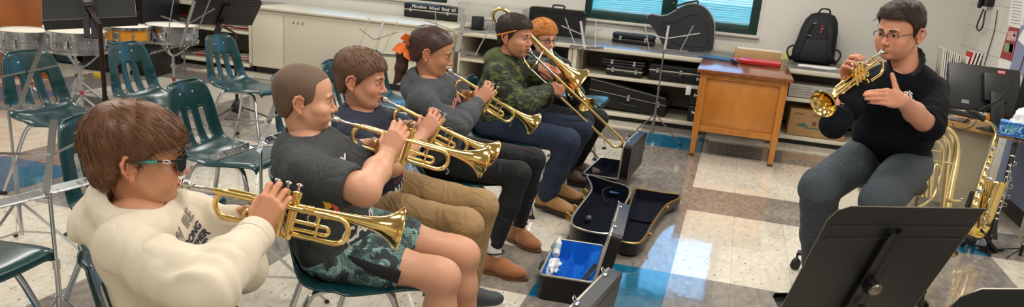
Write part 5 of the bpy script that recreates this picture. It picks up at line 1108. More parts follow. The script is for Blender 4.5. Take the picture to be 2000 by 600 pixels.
class Geo:
    def __init__(s): s.V = []; s.Q = []; s.T = []; s.n = 0
    def add(s, V, Q, tint=None):
        V = np.asarray(V, float); s.V.append(V); s.Q.append(np.asarray(Q)+s.n); s.n += len(V)
        s.T.append(np.ones((len(V), 3)) if tint is None else np.broadcast_to(np.asarray(tint, float), (len(V), 3))); return s
    def build(s, name, m, parent=None, origin=(0, 0, 0), smooth=True, label=None):
        V = np.concatenate(s.V)-np.array(origin); Q = np.concatenate(s.Q); T = np.concatenate(s.T)
        me = bpy.data.meshes.new(name); me.vertices.add(len(V)); me.vertices.foreach_set('co', V.astype(np.float32).ravel())
        me.loops.add(Q.size); me.loops.foreach_set('vertex_index', Q.astype(np.int32).ravel()); me.polygons.add(len(Q)); me.polygons.foreach_set('loop_start', np.arange(0, Q.size, 4, dtype=np.int32))
        me.polygons.foreach_set('use_smooth', np.full(len(Q), smooth)); me.update(calc_edges=True); me.validate()
        a = me.color_attributes.new('tint', 'FLOAT_COLOR', 'POINT'); a.data.foreach_set('color', np.concatenate([T, np.ones((len(T), 1))], 1).astype(np.float32).ravel())
        me.materials.append(m); o = bpy.data.objects.new(name, me); COL.objects.link(o)
        if parent is not None: o.parent = parent
        if label: o['label'] = label
        return o
def A(v): return np.array(v, float)
def xf(M, V): M = np.array(M); return V@M[:3, :3].T+M[:3, 3]
def unit(v): v = A(v); return v/np.linalg.norm(v)
# ------------------------------------------------------------------ head (faces +X, left +Y, up +Z, about .23 m tall at scale 1)
def head_frame(c, yaw, pitch=0, roll=0, s=1):
    return Matrix.Translation(Vector(c)) @ Matrix.Rotation(yaw, 4, 'Z') @ Matrix.Rotation(pitch, 4, 'Y') @ Matrix.Rotation(roll, 4, 'X') @ Matrix.Scale(s, 4)
def head_sdf(puff=0, child=1, neck_to=None, neck_r=.041, wide=0, nose=1, eyes=1):
    s = SD(); w = 1+wide
    s.ell((-.014, 0, .040), (.094, .073*(1+wide*.4), .084))
    s.ell((.028, 0, .046), (.064, .063, .062), k=.03)
    s.ell((.038, 0, -.022), (.052, .056*w, .066), k=.03)
    s.ell((.030, 0, -.062), (.050, .050*w, .038), k=.03)
    s.cap((-.002, .048*w, -.035), (.05, .026*w, -.082), .018, .014, k=.03); s.cap((-.002, -.048*w, -.035), (.05, -.026*w, -.082), .018, .014, k=.03)
    s.ell((.070, 0, -.085), (.019, .021, .016), k=.02)
    for q in (-1, 1):
        s.ell((.058, q*.036*w, -.022), (.027+puff*.008, .023+puff*.012, .025), k=.02)
        if puff: s.ell((.058, q*.034, -.05), (.022+puff*.01, .02+puff*.01, .022), k=.02)
        s.cap((.084, q*.040, .026), (.090, q*.010, .024), .007, .007, k=.014)
        s.ell((.099, q*.031, .010), (.016, .018, .012), k=.012, sub=1)
        s.ell((.0775, q*.031, .009), (.0150, .0165, .0120), k=.004)
        if eyes: s.ell((.097, q*.0320, .009), (.0165, .0132, .0058*eyes), k=.0015, sub=1)
    s.cap((.089, 0, .020), (.105*1, 0, -.018), .0060, .0085, k=.013)
    s.ell((.107+.002*nose, 0, -.023), (.0105, .0100, .0095), k=.008)
    for q in (-1, 1):
        s.ell((.0985, q*.0120, -.0275), (.0090, .0062, .0072), k=.006); s.ell((.106, q*.0055, -.0345), (.0042, .0030, .0035), k=.003, sub=1)
    s.ell((.0895, 0, -.0500), (.0105, .021, .0055), k=.006); s.ell((.0885, 0, -.0610), (.0100, .018, .0062), k=.006)
    s.ell((.106, 0, -.0555), (.014, .023, .0013), k=.003, sub=1)
    for q in (-1, 1):                                            # ears
        c = A((-.010, q*.074*(1+wide*.4), -.004)); f = 1 if child else .95
        E = lambda x, z, y=0: c+A((x, q*(.010-.35*x*0+y+.25*max(0, -x)), z))*f
        s.ell(E(-.002, 0, -.006), (.015, .0060, .026), k=.006)
        pts = [E(.012, .010, -.004), E(.011, .024, .0), E(.0, .033, .003), E(-.013, .029, .006), E(-.019, .014, .008), E(-.016, -.004, .006), E(-.008, -.018, .002)]
        s.chain(pts, [.0032, .0036, .0040, .0042, .0042, .0038, .0042], k=.004)
        s.ell(E(.002, -.025, -.001), (.0075, .0048, .0085), k=.005)
        s.cap(E(-.008, .016, .001), E(-.009, -.006, .001), .0030, .0030, k=.004)
        s.ell(E(.003, -.002, .004), (.0075, .0065, .0105), k=.003, sub=1)
        s.ell(E(.011, -.003, -.001), (.0035, .004, .006), k=.003)
    if neck_to is not None:
        s.cap((-.026, 0, -.035), neck_to, neck_r, neck_r*1.12, k=.02)
    return s
def head_tint(V, lips=(.80, .50, .48), flush=1, ear_red=1):
    T = np.ones((len(V), 3)); x, y, z = V.T
    def blend(w, c): nonlocal T; w = np.clip(w, 0, 1)[:, None]; T = T*(1-w)+w*T*A(c)
    g = lambda cx, cy, cz, rx, ry, rz: np.exp(-((x-cx)/rx)**2-((np.abs(y)-cy)/ry)**2-((z-cz)/rz)**2)
    blend(g(.095, 0, -.0555, .014, .017, .0085)*1.3, lips); blend(g(.07, .042, -.028, .03, .02, .02)*.55*flush, (1, .72, .66)); blend(g(.108, 0, -.025, .012, .012, .012)*.5, (1, .74, .68))
    blend(np.clip((np.abs(y)-.074)/.008, 0, 1)*(x < .02)*(x > -.05)*.55*ear_red, (1, .68, .62)); blend(g(.09, .031, .009, .02, .018, .012)*.25, (.8, .62, .58))
    blend((wob(V, 60, 3)*.5+.5)*.06, (.9, .8, .75)); return T
def brow(M, col, parent, th=.0026, lift=0, flat=1.6):
    for q in (-1, 1):
        mb = MB(); mb.tube([M @ Vector(p) for p in spline([(.0970, q*.012, .0275+lift), (.0965, q*.025, .0315+lift), (.0915, q*.039, .0310+lift), (.0815, q*.050, .0250+lift)], 4)], [th*(M.to_scale()[0])*k for k in np.interp(np.linspace(0, 1, 13), [0, .3, 1], [1.1, 1.3, .4])], 8)
        mb.build('eyebrow', col, parent)
EYEW = mat('eye_white', 'e6dedb', .15); IRIS = {}
def eyes(M, parent, col='5a3a22', look=(0, 0), open_=1):
    k = M.to_scale()[0]; im = IRIS.setdefault(col, mat('iris_'+col, col, .1)); pu = IRIS.setdefault('p', mat('pupil', '0a0808', .08)); la = IRIS.setdefault('l', mat('lash', '2a1a14', .6))
    for q in (-1, 1):
        c = Vector((.0785, q*.031, .009)); g = MB(); g.ball(M @ c, .0126*k, 20); e = g.build('eyeball', EYEW, parent)
        d = Vector((1, q*.05+look[0], look[1])).normalized(); R = M.to_3x3().normalized()
        for r, mm, off, nm in ((.0062, im, .0113, 'iris'), (.0028, pu, .0125, 'pupil')):
            g = MB(); g.lathe([(0, .0016), (r*.6, .0013), (r, 0), (r, -.001)], zframe(M @ (c+d*off), R @ d) @ Matrix.Scale(k, 4), 16, False); g.build(nm, mm, e)
        g = MB(); g.tube([M @ Vector(p) for p in spline([(.0865, q*.0180, .0090), (.0915, q*.025, .009+.0052*open_), (.0915, q*.033, .009+.0056*open_), (.0855, q*.0430, .0100)], 4)], .0011*k, 6); g.build('eyelid_line', la, parent)
WHORL = A((-.05, 0, .13))
def radial(p, f=.35, d=0): v = p-WHORL; return v/(np.linalg.norm(v)+1e-9)+A((f, 0, d))
# hair: a cap grown out of the skull, cut along a hairline, plus combed locks
def hair(M, parent, m, line, thick, tint=None, locks=0, lock_len=.03, lock_r=.0016, flow=None, seed=1, h=.0024, wide=0, lift=.35, bumpy=(.0012, 120), extra=None, name='hair', shade=.35):
    s = SD(); t = lambda X, Y, Z: thick(X, Y, Z)
    def f(X, Y, Z):
        def e(c, r):
            x, y, z = X-c[0], Y-c[1], Z-c[2]; k0 = np.sqrt((x/r[0])**2+(y/r[1])**2+(z/r[2])**2)+1e-9; k1 = np.sqrt((x/r[0]**2)**2+(y/r[1]**2)**2+(z/r[2]**2)**2)+1e-9; return k0*(k0-1)/k1
        a = e((-.014, 0, .040), (.094, .073*(1+wide*.4), .084)); b = e((.028, 0, .046), (.064, .063, .062)); c = e((-.03, 0, -.02), (.062, .058, .06))
        def sm(p, q_, k): g = np.maximum(k-np.abs(p-q_), 0)/k; return np.minimum(p, q_)-g*g*k*.25
        d = sm(sm(a, b, .03), c, .03)-thick(X, Y, Z)
        phi = np.abs(np.arctan2(Y+0*X, X+.012+0*Y)); zl = np.interp(phi+0*Z, line[0], line[1]).astype(np.float32)
        cut = (zl-Z)*.85; g = np.maximum(.006-np.abs(d-cut), 0)/.006; return np.maximum(d, cut)+g*g*.0015
    s.fn(f, (-.14, -.11, -.12), (.13, .11, .165), .001)
    if extra: extra(s)
    V, Q = s.mesh(h); N = normals(V, Q); ph = np.arctan2(V[:, 1], V[:, 0]+.01)
    V = V+N*(bumpy[0]*wob(V, bumpy[1], seed, (1, 1, .35)))[:, None]
    base = np.ones((len(V), 3)) if tint is None else tint(V); base = base*(1+shade*.5*wob(V, 150, seed+2, (1, 1, .3)))[:, None]
    G = Geo(); G.add(xf(M, V), Q, base)
    if locks:
        r = np.random.RandomState(seed); ok = np.nonzero((N@A((0, 0, 1)) > -.9))[0]; pick = r.choice(ok, locks); k = M.to_scale()[0]
        for i in pick:
            p = V[i]; n = N[i]; d = flow(p) if flow else A((1, 0, -.3)); d = d+r.normal(size=3)*.22; d = d-n*(d@n); d = d/(np.linalg.norm(d)+1e-9)
            L = lock_len*r.uniform(.6, 1.3)*(1 if p[2] > .03 else .6); seg = 5; pts = []; rad = lock_r*r.uniform(.7, 1.4)
            side = np.cross(n, d); V4 = []
            for j in range(seg+1):
                u = j/seg; c = p-n*.001+d*L*u+n*(lift*L*u*(1-u)*1.2+lift*.15*L*u)-A((0, 0, 1))*L*.18*u*u
                rr = rad*(1-u)**.6 if u < 1 else rad*.05
                for a in range(4): th = PI/2*a; V4.append(c+side*math.cos(th)*rr*1.6+n*math.sin(th)*rr)
            Q4 = [[4*j+a, 4*j+(a+1) % 4, 4*j+4+(a+1) % 4, 4*j+4+a] for j in range(seg) for a in range(4)]
            b = (np.ones(3) if tint is None else tint(V[i:i+1])[0])*(1+shade*r.uniform(-1, 1))
            G.add(xf(M, A(V4)), Q4, b)
    return G.build(name, m, parent, origin=parent.location if parent else (0, 0, 0))
# ------------------------------------------------------------------ hand: wrist at origin, +X to the knuckles, +Z the back of the hand; thumb on +Y for side=1
def hand_sdf(side=1, curl=((30, 40, 30),)*4, spread=(.10, .03, -.04, -.12), thumb=((.6, .55, -.6), (.75, .15, -.65)), s=1, fore=None, fore_r=(.024, .036), plump=1):
    S_ = SD(); ky = [.027, .0095, -.0085, -.025]; kx = [.084, .088, .083, .075]; L = [(.040, .024, .019), (.044, .027, .020), (.041, .025, .020), (.032, .019, .018)]
    for i in range(4):
        y = ky[i]; kn = A((kx[i], side*y, 0)); S_.cap(A((.008, side*y*.55, -.002))*s, kn*s, .0135*s*plump, .0105*s*plump, k=.012*s)
    S_.ell(A((.045, side*.003, -.004))*s, A((.042, .034, .0125))*s*A((1, 1, plump)), k=.012*s)
    for i in range(4):
        c = curl[i] if i < len(curl) else curl[-1]; a = 0; p = A((kx[i], side*ky[i], 0)); sp = side*spread[i]; rr = [.0092, .0082, .0076, .0066] if i < 3 else [.0080, .0072, .0066, .0058]
        for j in range(3):
            a += math.radians(c[j]); d = A((math.cos(a)*math.cos(sp), math.sin(sp)*(1 if a < 1.2 else .4), -math.sin(a))); q = p+unit(d)*L[i][j]
            S_.cap(p*s, q*s, rr[j]*s*plump, rr[j+1]*s*plump, k=.0035*s); p = q
    p = A((.016, side*.020, -.004)); S_.cap(A((.01, side*.008, -.004))*s, p*s, .013*s, .013*s, k=.01*s)
    q = p+unit((thumb[0][0], side*thumb[0][1], thumb[0][2]))*.036; S_.cap(p*s, q*s, .0135*s*plump, .0098*s, k=.009*s)
    d = unit((thumb[1][0], side*thumb[1][1], thumb[1][2])); r_ = q+d*.027; S_.cap(q*s, r_*s, .0098*s, .0088*s, k=.004*s); S_.cap(r_*s, (r_+d*.019)*s, .0090*s, .0072*s, k=.003*s)
    if fore is not None: S_.chain([A((0, 0, 0)), (A(fore))*.35, A(fore)], [fore_r[0]*.82, fore_r[0], fore_r[1]], k=.016)
    return S_
def hand_geo(G, W, d, dorsal, side, s=1, elbow=None, h=.0022, tint=None, **kw):
    W = A(W); x = unit(d); z = A(dorsal); z = unit(z-x*(z@x)); y = np.cross(z, x); R = np.stack([x, y, z], 1)
    fore = None if elbow is None else R.T@(A(elbow)-W)
    V, Q = hand_sdf(side, s=s, fore=fore, **kw).mesh(h)
    T = np.ones((len(V), 3)); dd = np.clip(V[:, 0]/(s*.16), 0, 1)[:, None]; T = T*(1-.10*dd*A((0, 1, 1.2)))
    if tint is not None: T = T*A(tint)
    G.add(V@R.T+W, Q, T); return W
# ------------------------------------------------------------------ clothes helpers
def tframe(pel, neck, yaw):                                     # torso frame: columns forward, left, up
    up = unit(A(neck)-A(pel)); f = A((math.cos(yaw), math.sin(yaw), 0)); f = unit(f-up*(f@up)); l = np.cross(up, f); return np.stack([f, l, up], 1)
def torso_sdf(s, pel, neck, R, sw, sh, cw=.14, cd=.095, bw=.14, bd=.10, pad=0, low=-.06):
    pel, neck = A(pel), A(neck); H = np.linalg.norm(neck-pel); P = lambda f, l, u: pel+R@A((f, l, u*H))
    s.ell(P(.0, 0, .08), (bd+pad, bw+pad, .11), R, k=.03)
    s.ell(P(.015, 0, .33), (bd+pad, bw*.97+pad, .13), R, k=.05)
    s.ell(P(.008, 0, .64), (cd+pad, cw+pad, .15), R, k=.05)
    s.ell(P(-.008, 0, .84), (cd*.82+pad, cw*.92+pad, .09), R, k=.05)
    for q in sh: s.cap(P(-.01, 0, .88), q, .062+pad, .044+pad, k=.06)
    s.cap(P(-.01, 0, .86), neck, .07+pad*.5, .052+pad*.5, k=.03)
def garment(name, m, root, parts, h=.0055, amp=.003, freq=26, seed=1, axes=(), tint=None, label=None):
    s = SD(); parts(s); V, Q = s.mesh(h); V = relax(V, Q, 1, .4)
    V = folds(V, Q, amp, freq, seed)
    for a, f_, am, c, rad in axes:                               # local directional folds around a centre
        c = A(c); N = normals(V, Q); aa = unit(a); t = (V-c)@aa*f_+1.5*wob(V, f_*.3, seed+7); w = np.exp(-(((V-c)**2).sum(1))/rad**2); V = V+N*(np.sin(t)*am*w)[:, None]
    G = Geo(); G.add(V, Q, tint(V) if tint is not None else None); return G.build(name, m, root, origin=root.location, label=label)
from mathutils.bvhtree import BVHTree
def bvh(o):
    me = o.data; n = len(me.vertices); v = np.empty(n*3, np.float32); me.vertices.foreach_get('co', v); v = v.reshape(-1, 3)+np.array(o.parent.location if o.parent else (0, 0, 0))
    return BVHTree.FromPolygons([tuple(x) for x in v], [tuple(p.vertices) for p in me.polygons])
def decal(me_src, F, tree, m, parent, name, off=.0025, back=.25, inside=True):
    """press a flat mesh (local xy, facing +z of F) against a garment"""
    d = -(F.to_3x3() @ Vector((0, 0, 1))); vs = []
    for v in me_src.vertices:
        p = F @ v.co; hit = tree.ray_cast(p+d*.26, -d, .4) if inside else tree.ray_cast(p-d*back, d, back*2.2); vs.append((hit[0]-d*off) if hit[0] is not None else p)
    me = bpy.data.meshes.new(name); me.from_pydata([tuple(v-Vector(parent.location)) for v in vs], [], [tuple(p.vertices) for p in me_src.polygons]); me.materials.append(m)
    o = bpy.data.objects.new(name, me); COL.objects.link(o); o.parent = parent; return o
def text_mesh(body, size, bold=.0):
    cu = bpy.data.curves.new('t', 'FONT'); cu.body = body; cu.size = size; cu.align_x = 'CENTER'; cu.align_y = 'CENTER'; cu.offset = bold
    t = bpy.data.objects.new('t', cu); COL.objects.link(t); me = bpy.data.meshes.new_from_object(t.evaluated_get(bpy.context.evaluated_depsgraph_get())); bpy.data.objects.remove(t)
    bm = bmesh.new(); bm.from_mesh(me); bmesh.ops.subdivide_edges(bm, edges=[e for e in bm.edges if e.calc_length() > .008], cuts=2); bm.to_mesh(me); bm.free(); return me
def poly_mesh(polys, n=2):
    bm = bmesh.new()
    for P in polys: bm.faces.new([bm.verts.new((x, y, 0)) for x, y in P])
    bmesh.ops.triangulate(bm, faces=bm.faces[:]); bmesh.ops.subdivide_edges(bm, edges=bm.edges[:], cuts=n); me = bpy.data.meshes.new('p'); bm.to_mesh(me); bm.free(); return me
def skinmat(name, c): return mat(name, c, .45, vcol=True, bump=(420, .08, .001), sss=.12, spec=.4)
def chest(pel, R, H, du, ang, sh=0, rot=0):
    a = math.radians(ang); f, l, u = R[:, 0], R[:, 1], R[:, 2]; n = f*math.cos(a)-l*math.sin(a); x = l*math.cos(a)+f*math.sin(a); return Matrix.Translation(Vector(pel+u*H*du+n*.28+x*sh)) @ Matrix((Vector(x), Vector(u), Vector(n))).transposed().to_4x4() @ Matrix.Rotation(rot, 4, 'Z')
def clothmat(name, c, **k): return mat(name, c, k.pop('rough', .85), wrinkle=k.pop('wrinkle', (9, .55, .05)), vcol=True, bump=k.pop('bump', (500, .25, .001)), sheen=k.pop('sheen', 0), **k)
# ------------------------------------------------------------------ people
HAIRM = {}
def hairmat(c, rough=.5): 
    return HAIRM.setdefault(c, mat('hair_'+c, c, rough, vcol=True, bump=(300, .3, .002), spec=.35))
MOUTH = Vector((.101, 0, -.0555))
def tr_frame(mouth, bell, roll): return frame(mouth, Vector(bell)-Vector(mouth)) @ Matrix.Rotation(roll, 4, 'X')
def rhand_on(T, k, dx=0, up=0):                                  # right hand arched over the valves
    W = T @ Vector(((.190+dx)*1, -.062*k, (-.058+up)*k)); R = T.to_3x3()
    return W, R @ Vector((.22, .16, 1)), R @ Vector((-.15, -1, .12))
def lhand_on(T, k):                                              # left hand wrapped around the valve casings
    W = T @ Vector((.130, .070*k, -.075*k)); R = T.to_3x3()
    return W, R @ Vector((1, -.12, .22)), R @ Vector((.1, 1, .15))
RC = ((38, 42, 28), (34, 44, 30), (36, 44, 30), (30, 40, 26)); LC = ((62, 62, 40), (66, 66, 40), (66, 66, 40), (62, 62, 40))
def person(name, label, pel, tyaw, head, neck, shR, shL, elR, elL, wrR, wrL, skin, hip_w=.085, knR=None, knL=None, anR=None, anL=None, toR=None, toL=None,
           hs=.86, puff=0, arms_bare=0, legs_bare=0, sex='m', rh=None, lh=None, face={}, eye={}, h_head=.0024, h_hand=.0024, br='4a3426', cw=.13, lips=(.80, .50, .48), arm=(.042, .036, .030)):
    """builds root + body; garments are added by the caller"""
    root = thing('person', label, 'person', (pel[0], pel[1], 0))
    SK = skinmat('skin_'+name, skin); G = Geo(); M = head_frame(*head)
    nb = np.array(M.inverted() @ Vector(neck)); Hs = head_sdf(puff=puff, neck_to=nb, **face); V, Q = Hs.mesh(h_head/head[4] if len(head) > 4 else h_head); G.add(xf(M, V), Q, head_tint(V, lips))
    R = tframe(pel, neck, tyaw); s = SD(); torso_sdf(s, pel, neck, R, 0, (shR, shL), cw=cw-.02, cd=.075, bw=cw-.02, bd=.08, pad=-.01)
    if not arms_bare: s.chain([shR, elR, wrR], [arm[0]*.85, arm[1]*.8, arm[2]*.7], k=.02); s.chain([shL, elL, wrL], [arm[0]*.85, arm[1]*.8, arm[2]*.7], k=.02)
    for kn, an, q in ((knR, anR, -1), (knL, anL, 1)):
        if kn is None: continue
        hp = A(pel)+R@A((.0, q*hip_w, -.02))
        if not legs_bare: s.chain([hp, kn, an], [.055, .038, .023], k=.03)
    V, Q = s.mesh(.011); G.add(V, Q)
    if legs_bare:
        s = SD()
        for kn, an, q in ((knR, anR, -1), (knL, anL, 1)):
            hp = A(pel)+R@A((.02, q*hip_w, -.01)); kn = A(kn); an = A(an); mid = hp*.5+kn*.5; ca = kn*.68+an*.32-unit(A((math.cos(tyaw), math.sin(tyaw), 0)))*.012
            s.chain([hp, mid, kn-(kn-hp)*.1, kn], [.074, .067, .056, .051], k=.03); s.ell(kn+A((0, 0, .004)), (.054, .05, .05), k=.03); s.chain([kn-A((0, 0, .02)), ca, an], [.050, .052, .034], k=.03)
        V, Q = s.mesh(.0055); V = relax(V, Q, 2); t = np.ones((len(V), 3)); 
        for kn in (knR, knL): w = np.exp(-(((V-A(kn))**2).sum(1))/.05**2)[:, None]*.35; t = t*(1-w)+w*A((1, .78, .72))
        G.add(V, Q, t)
    for W_, d, dn, side, el, cu, bare, kw in ((wrR, None, None, 1, elR, RC, arms_bare, rh or {}), (wrL, None, None, -1, elL, LC, arms_bare, lh or {})):
        kw = dict(kw); d = kw.pop('d'); dn = kw.pop('n'); cu = kw.pop('curl', cu); W2 = A(W_); e = A(el)
        if bare:
            s = SD(); fm = W2*.55+e*.45; s.chain([W2, fm, e], [.0235*arm[2]/.03, .034*arm[2]/.03, arm[1]*1.02], k=.02); sh = A(shR if side > 0 else shL); s.chain([e, e*.5+sh*.5, sh], [arm[1]*1.05, arm[0]*1.05, arm[0]*1.15], k=.025)
            V, Q = s.mesh(.0035); V = relax(V, Q, 2); G.add(V, Q)
        fe = W2+(e-W2)*.3
        hand_geo(G, W2, d, dn, side, hs, fe, h_hand, curl=cu, fore_r=(.0225*arm[2]/.03, .027*arm[2]/.03), **kw)
    body = G.build('body', SK, root, origin=root.location)
    Ml = Matrix.Translation(-root.location) @ M; eyes(Ml, root, **eye)
    if br: brow(Ml, hairmat(br), root)
    # fingernails would be lost at this size; the hands keep separate fingers
    return root, M, R, SK
def sleeve(s, pts, rs, k=.03): s.chain(pts, rs, k=k)
def ring_cuff(name, m, root, c, d, r, w, th=.004):
    mb = MB(); M = zframe(Vector(c)-Vector(root.location), Vector(d)); mb.lathe([(r-.004, -w/2), (r+th, -w/2+.003), (r+th*1.3, 0), (r+th, w/2-.003), (r-.004, w/2), (r-.006, w/2-.004), (r-.006, -w/2)], M, 32, False); return mb.build(name, m, root)
def shoe_mesh(name, m, root, an, toe, w=.04, sole=None, high=0, sole_h=.016):
    an = A(an); toe = A(toe); f = toe-an; f[2] = 0; f = unit(f); L = np.linalg.norm((toe-an)[:2]); l = np.cross((0, 0, 1), f); z0 = an[2]
    P = lambda a, b, c: A((an[0], an[1], 0))+f*a+l*b+A((0, 0, c)); b_ = z0-.07
    s = SD(); R = np.stack([f, l, A((0, 0, 1))], 1); B = max(b_, 0)
    s.ell(P(-.035, 0, B+.045), (.045, w*.9, .05), R, k=.02); s.ell(P(L*.35, 0, B+.045), (L*.42, w*.95, .045), R, k=.03); s.ell(P(L*.78, 0, B+.034), (.075, w*1.12, .034), R, k=.03)
    s.cap(P(-.02, 0, B+.05), P(-.01, 0, B+.085+high), w*.92, w*.95, k=.02)
    s.fn(lambda X, Y, Z: (B+.004)-Z+0*X+0*Y, P(-.2, 0, B)-.3, P(.3, 0, B)+.3, .004, 1) if False else None
    V, Q = s.mesh(.0045); V = relax(V, Q, 1); V[:, 2] = np.maximum(V[:, 2], B+.006); g = Geo(); g.add(V, Q); o = g.build(name, m, root, origin=root.location)
    if sole is not None:
        pts = [(-.078, 0), (-.07, w*.7), (-.03, w*.95), (L*.3, w*.9), (L*.7, w*1.2), (L*.95, w*1.0), (L+.045, w*.45), (L+.058, 0)]; pts = pts+[(x, -y) for x, y in pts[-2:0:-1]]
        sp = spline([(x, y, 0) for x, y in pts], 4, True); mb = MB(); a = mb.ring([Vector(P(p.x, p.y, B))-root.location for p in sp]); b = mb.ring([Vector(P(p.x*1.0, p.y, B+sole_h))-root.location for p in sp]); mb.bridge(a, b); mb.cap(a, True); mb.cap(b); mb.build('sole', sole, o)
    return o
def mouth_of(head): return head_frame(*head) @ MOUTH
def add_trumpet(label, head, bellpx, L, roll, far=True, dm=(0, 0, 0), metal=None):
    m = mouth_of(head); x = None; b = ext(m, *bellpx, L, far); return trumpet(label, m, b, roll, metal), tr_frame(m, b, roll), L/.535
def pt3(*j): return A(at(*j))
# ---------------- boy in the cream hoodie
def boy_cream():
    head = ((at(267, 313, 1.80)), math.radians(38), math.radians(3), math.radians(-2), .93)
    T, F, k = add_trumpet('polished brass trumpet played by the boy in the cream hoodie', head, (781, 455), .52, -.08)
    pel = A((-1.12, -2.41, .54)); neck = A(at(275, 405, 1.83)); ty = math.radians(14)
    shR = pt3(246, 482, 1.70); shL = pt3(385, 432, 1.98); elR = pt3(400, 567, 1.62); elL = pt3(470, 520, 2.02)
    Wr, dr, nr = rhand_on(F, k); Wl, dl, nl = lhand_on(F, k); Wr = Vector(Wr)
    f = A((math.cos(.62), math.sin(.62), 0)); l = A((-f[1], f[0], 0)); kR = A((-.80, -2.64, .47)); kL = A((-.76, -2.44, .47)); aR = kR+f*-.02; aR[2] = .09; aL = kL-f*.02; aL[2] = .09
    root, M, R, SK = person('a', 'boy in a cream hoodie and teal sunglasses playing trumpet in the left foreground', pel, ty, head, neck, shR, shL, elR, elL, Wr, Wl, 'c8906f', knR=kR, knL=kL, anR=aR, anL=aL, rh=dict(d=dr, n=nr), lh=dict(d=dl, n=nl), hs=.90, h_head=.002, h_hand=.0018, br='3c2a1c', puff=.3)
    line = ([0, .45, .75, 1.0, 1.18, 1.30, 1.38, 1.5, 1.75, 1.9, 2.3, 3.15], [.060, .054, .046, .036, .026, .002, .000, .018, .020, -.02, -.058, -.066])
    hair(M, root, hairmat('68462e', .38), line, lambda X, Y, Z: .013+.008*np.clip(Z/.1, 0, 1)+.004*(X < 0), locks=2600, lock_len=.034, lock_r=.0009, flow=lambda p: radial(p, .45, -.1), seed=11, lift=.10, h=.0022, shade=.16)
    C = clothmat('cream_fleece', 'd9cdb8', bump=(380, .3, .001), wrinkle=(7, .2, .04)); wr = A(Wr); fR = wr+(elR-wr)*.10; wl = A(Wl); fL = wl+(elL-wl)*.10
    def parts(s):
        torso_sdf(s, pel+A((0, 0, -.03)), neck-A((0, 0, .0)), R, 0, (shR, shL), cw=.138, cd=.095, bw=.142, bd=.105, pad=.006)
        s.chain([shR, (shR+elR)/2+A((0, 0, -.004)), elR, (elR*.55+fR*.45), fR], [.052, .055, .053, .047, .040], k=.045); s.chain([shL, elL, fL], [.058, .056, .042], k=.045)
        up = R@A((0, 0, 1)); ff = R@A((1, 0, 0)); ll = R@A((0, 1, 0))
        ring = [neck+ll*(.085*math.sin(a))+ff*(.075*math.cos(a)+.0)+up*(.012-.028*math.cos(a)) for a in np.linspace(math.radians(35), math.radians(325), 12)]
        s.chain(ring, [.022]+[.030]*10+[.022], k=.012)
        s.ell(neck-ff*.085-up*.015, (.05, .105, .055), R, k=.025); s.ell(neck-ff*.125-up*.035, (.035, .085, .045), R, k=.02)
        s.ell(neck+ff*.0+up*.03, (.062, .066, .05), R, k=.012, sub=1)
    e = unit(fR-elR); g = garment('hoodie', C, root, parts, h=.005, amp=.0040, freq=20, seed=4, axes=((unit(elR-shR), 95, .0055, (elR*.6+shR*.4), .10), (e, 120, .006, elR+A((0, 0, .03)), .09), (e, 150, .004, fR, .06), (R[:, 2], 80, .005, pel+A((0, 0, .16)), .14)))
    for c, d, r in ((fR, e, .041), (fL, unit(fL-elL), .041)): ring_cuff('ribbed_cuff', C, root, c, d, r, .04, .003)
    tree = bvh(g); ff = R@A((1, 0, 0)); up = R@A((0, 0, 1)); ll = R@A((0, 1, 0))
    GR = mat('grey_print_ink', '8d857c', .8); NV = mat('navy_print_ink', '2a3148', .8)
    H = np.linalg.norm(neck-pel); 
    for txt, du, dl_, sz, mm in (('W  IRE', .90, .0, .034, GR), ('STRONG', .81, .0, .027, NV), ('TOGETHER', .74, .0, .024, NV), ('ALWAYS', .68, .0, .026, NV)):
        decal(text_mesh(txt, sz, .001), chest(pel, R, H, du, 8, dl_, .1), tree, mm, root, 'printed_lettering')
    Fm = chest(pel, R, H, .58, 8, .06)
    decal(poly_mesh([[(.02*math.cos(a), .02*math.sin(a)) for a in np.linspace(0, 6.0, 12)]]), Fm, tree, NV, root, 'round_print')
    J = clothmat('dark_track_pants', '1c1d22'); garment('trousers', J, root, lambda s: (s.ell(pel-A((0, 0, .03)), (.12, .15, .09), R, k=.03), s.chain([pel+R@A((0, -.085, -.03)), kR, aR], [.085, .068, .055], k=.03), s.chain([pel+R@A((0, .085, -.03)), kL, aL], [.085, .068, .055], k=.03)), h=.008)
    BK = mat('black_sneaker', '15161a', .6)
    for a_ in (aR, aL): shoe_mesh('shoe', BK, root, a_, a_+f*.13, sole=WHITE)
    # sunglasses
    t = thing('sunglasses', 'black sport sunglasses with teal temples worn by the boy in the cream hoodie', 'sunglasses', M.translation)
    I = Matrix.Translation(-M.translation) @ M; TEAL = mat('teal_rubber', '3fa39a', .4); BG = mat('gloss_black', '101014', .1, coat=.5); LENS = mat('smoke_lens', '1a2028', .05, coat=1)
    for q in (-1, 1):
        mb = MB(); mb.tube([I @ Vector(p) for p in ((.098, q*.060, .016), (.05, q*.0745, .0155), (.004, q*.079, .014), (-.02, q*.08, .004))], [.0042, .0042, .0045, .003], 8, flat=.5, up=(0, 0, 1) if False else None); tm = mb.build('temple', BG, t)
        mb = MB(); mb.tube([I @ Vector(p) for p in ((.045, q*.0768, .0155), (.002, q*.0800, .0145), (-.012, q*.0805, .010))], [.0075, .0078, .0045], 8, flat=.55); mb.build('rubber_sleeve', TEAL, tm)
        mb = MB(); mb.torus(I @ Vector((.066, q*.0765, .0155)), .0052*.93, .0012, Matrix.Rotation(PI/2, 4, 'X') if False else (M.to_3x3().normalized().to_4x4() @ Matrix.Rotation(PI/2, 4, 'X') @ Matrix.Diagonal((1.5, .7, 1, 1))), 18, 5); mb.build('oval_emblem', WHITE, tm)
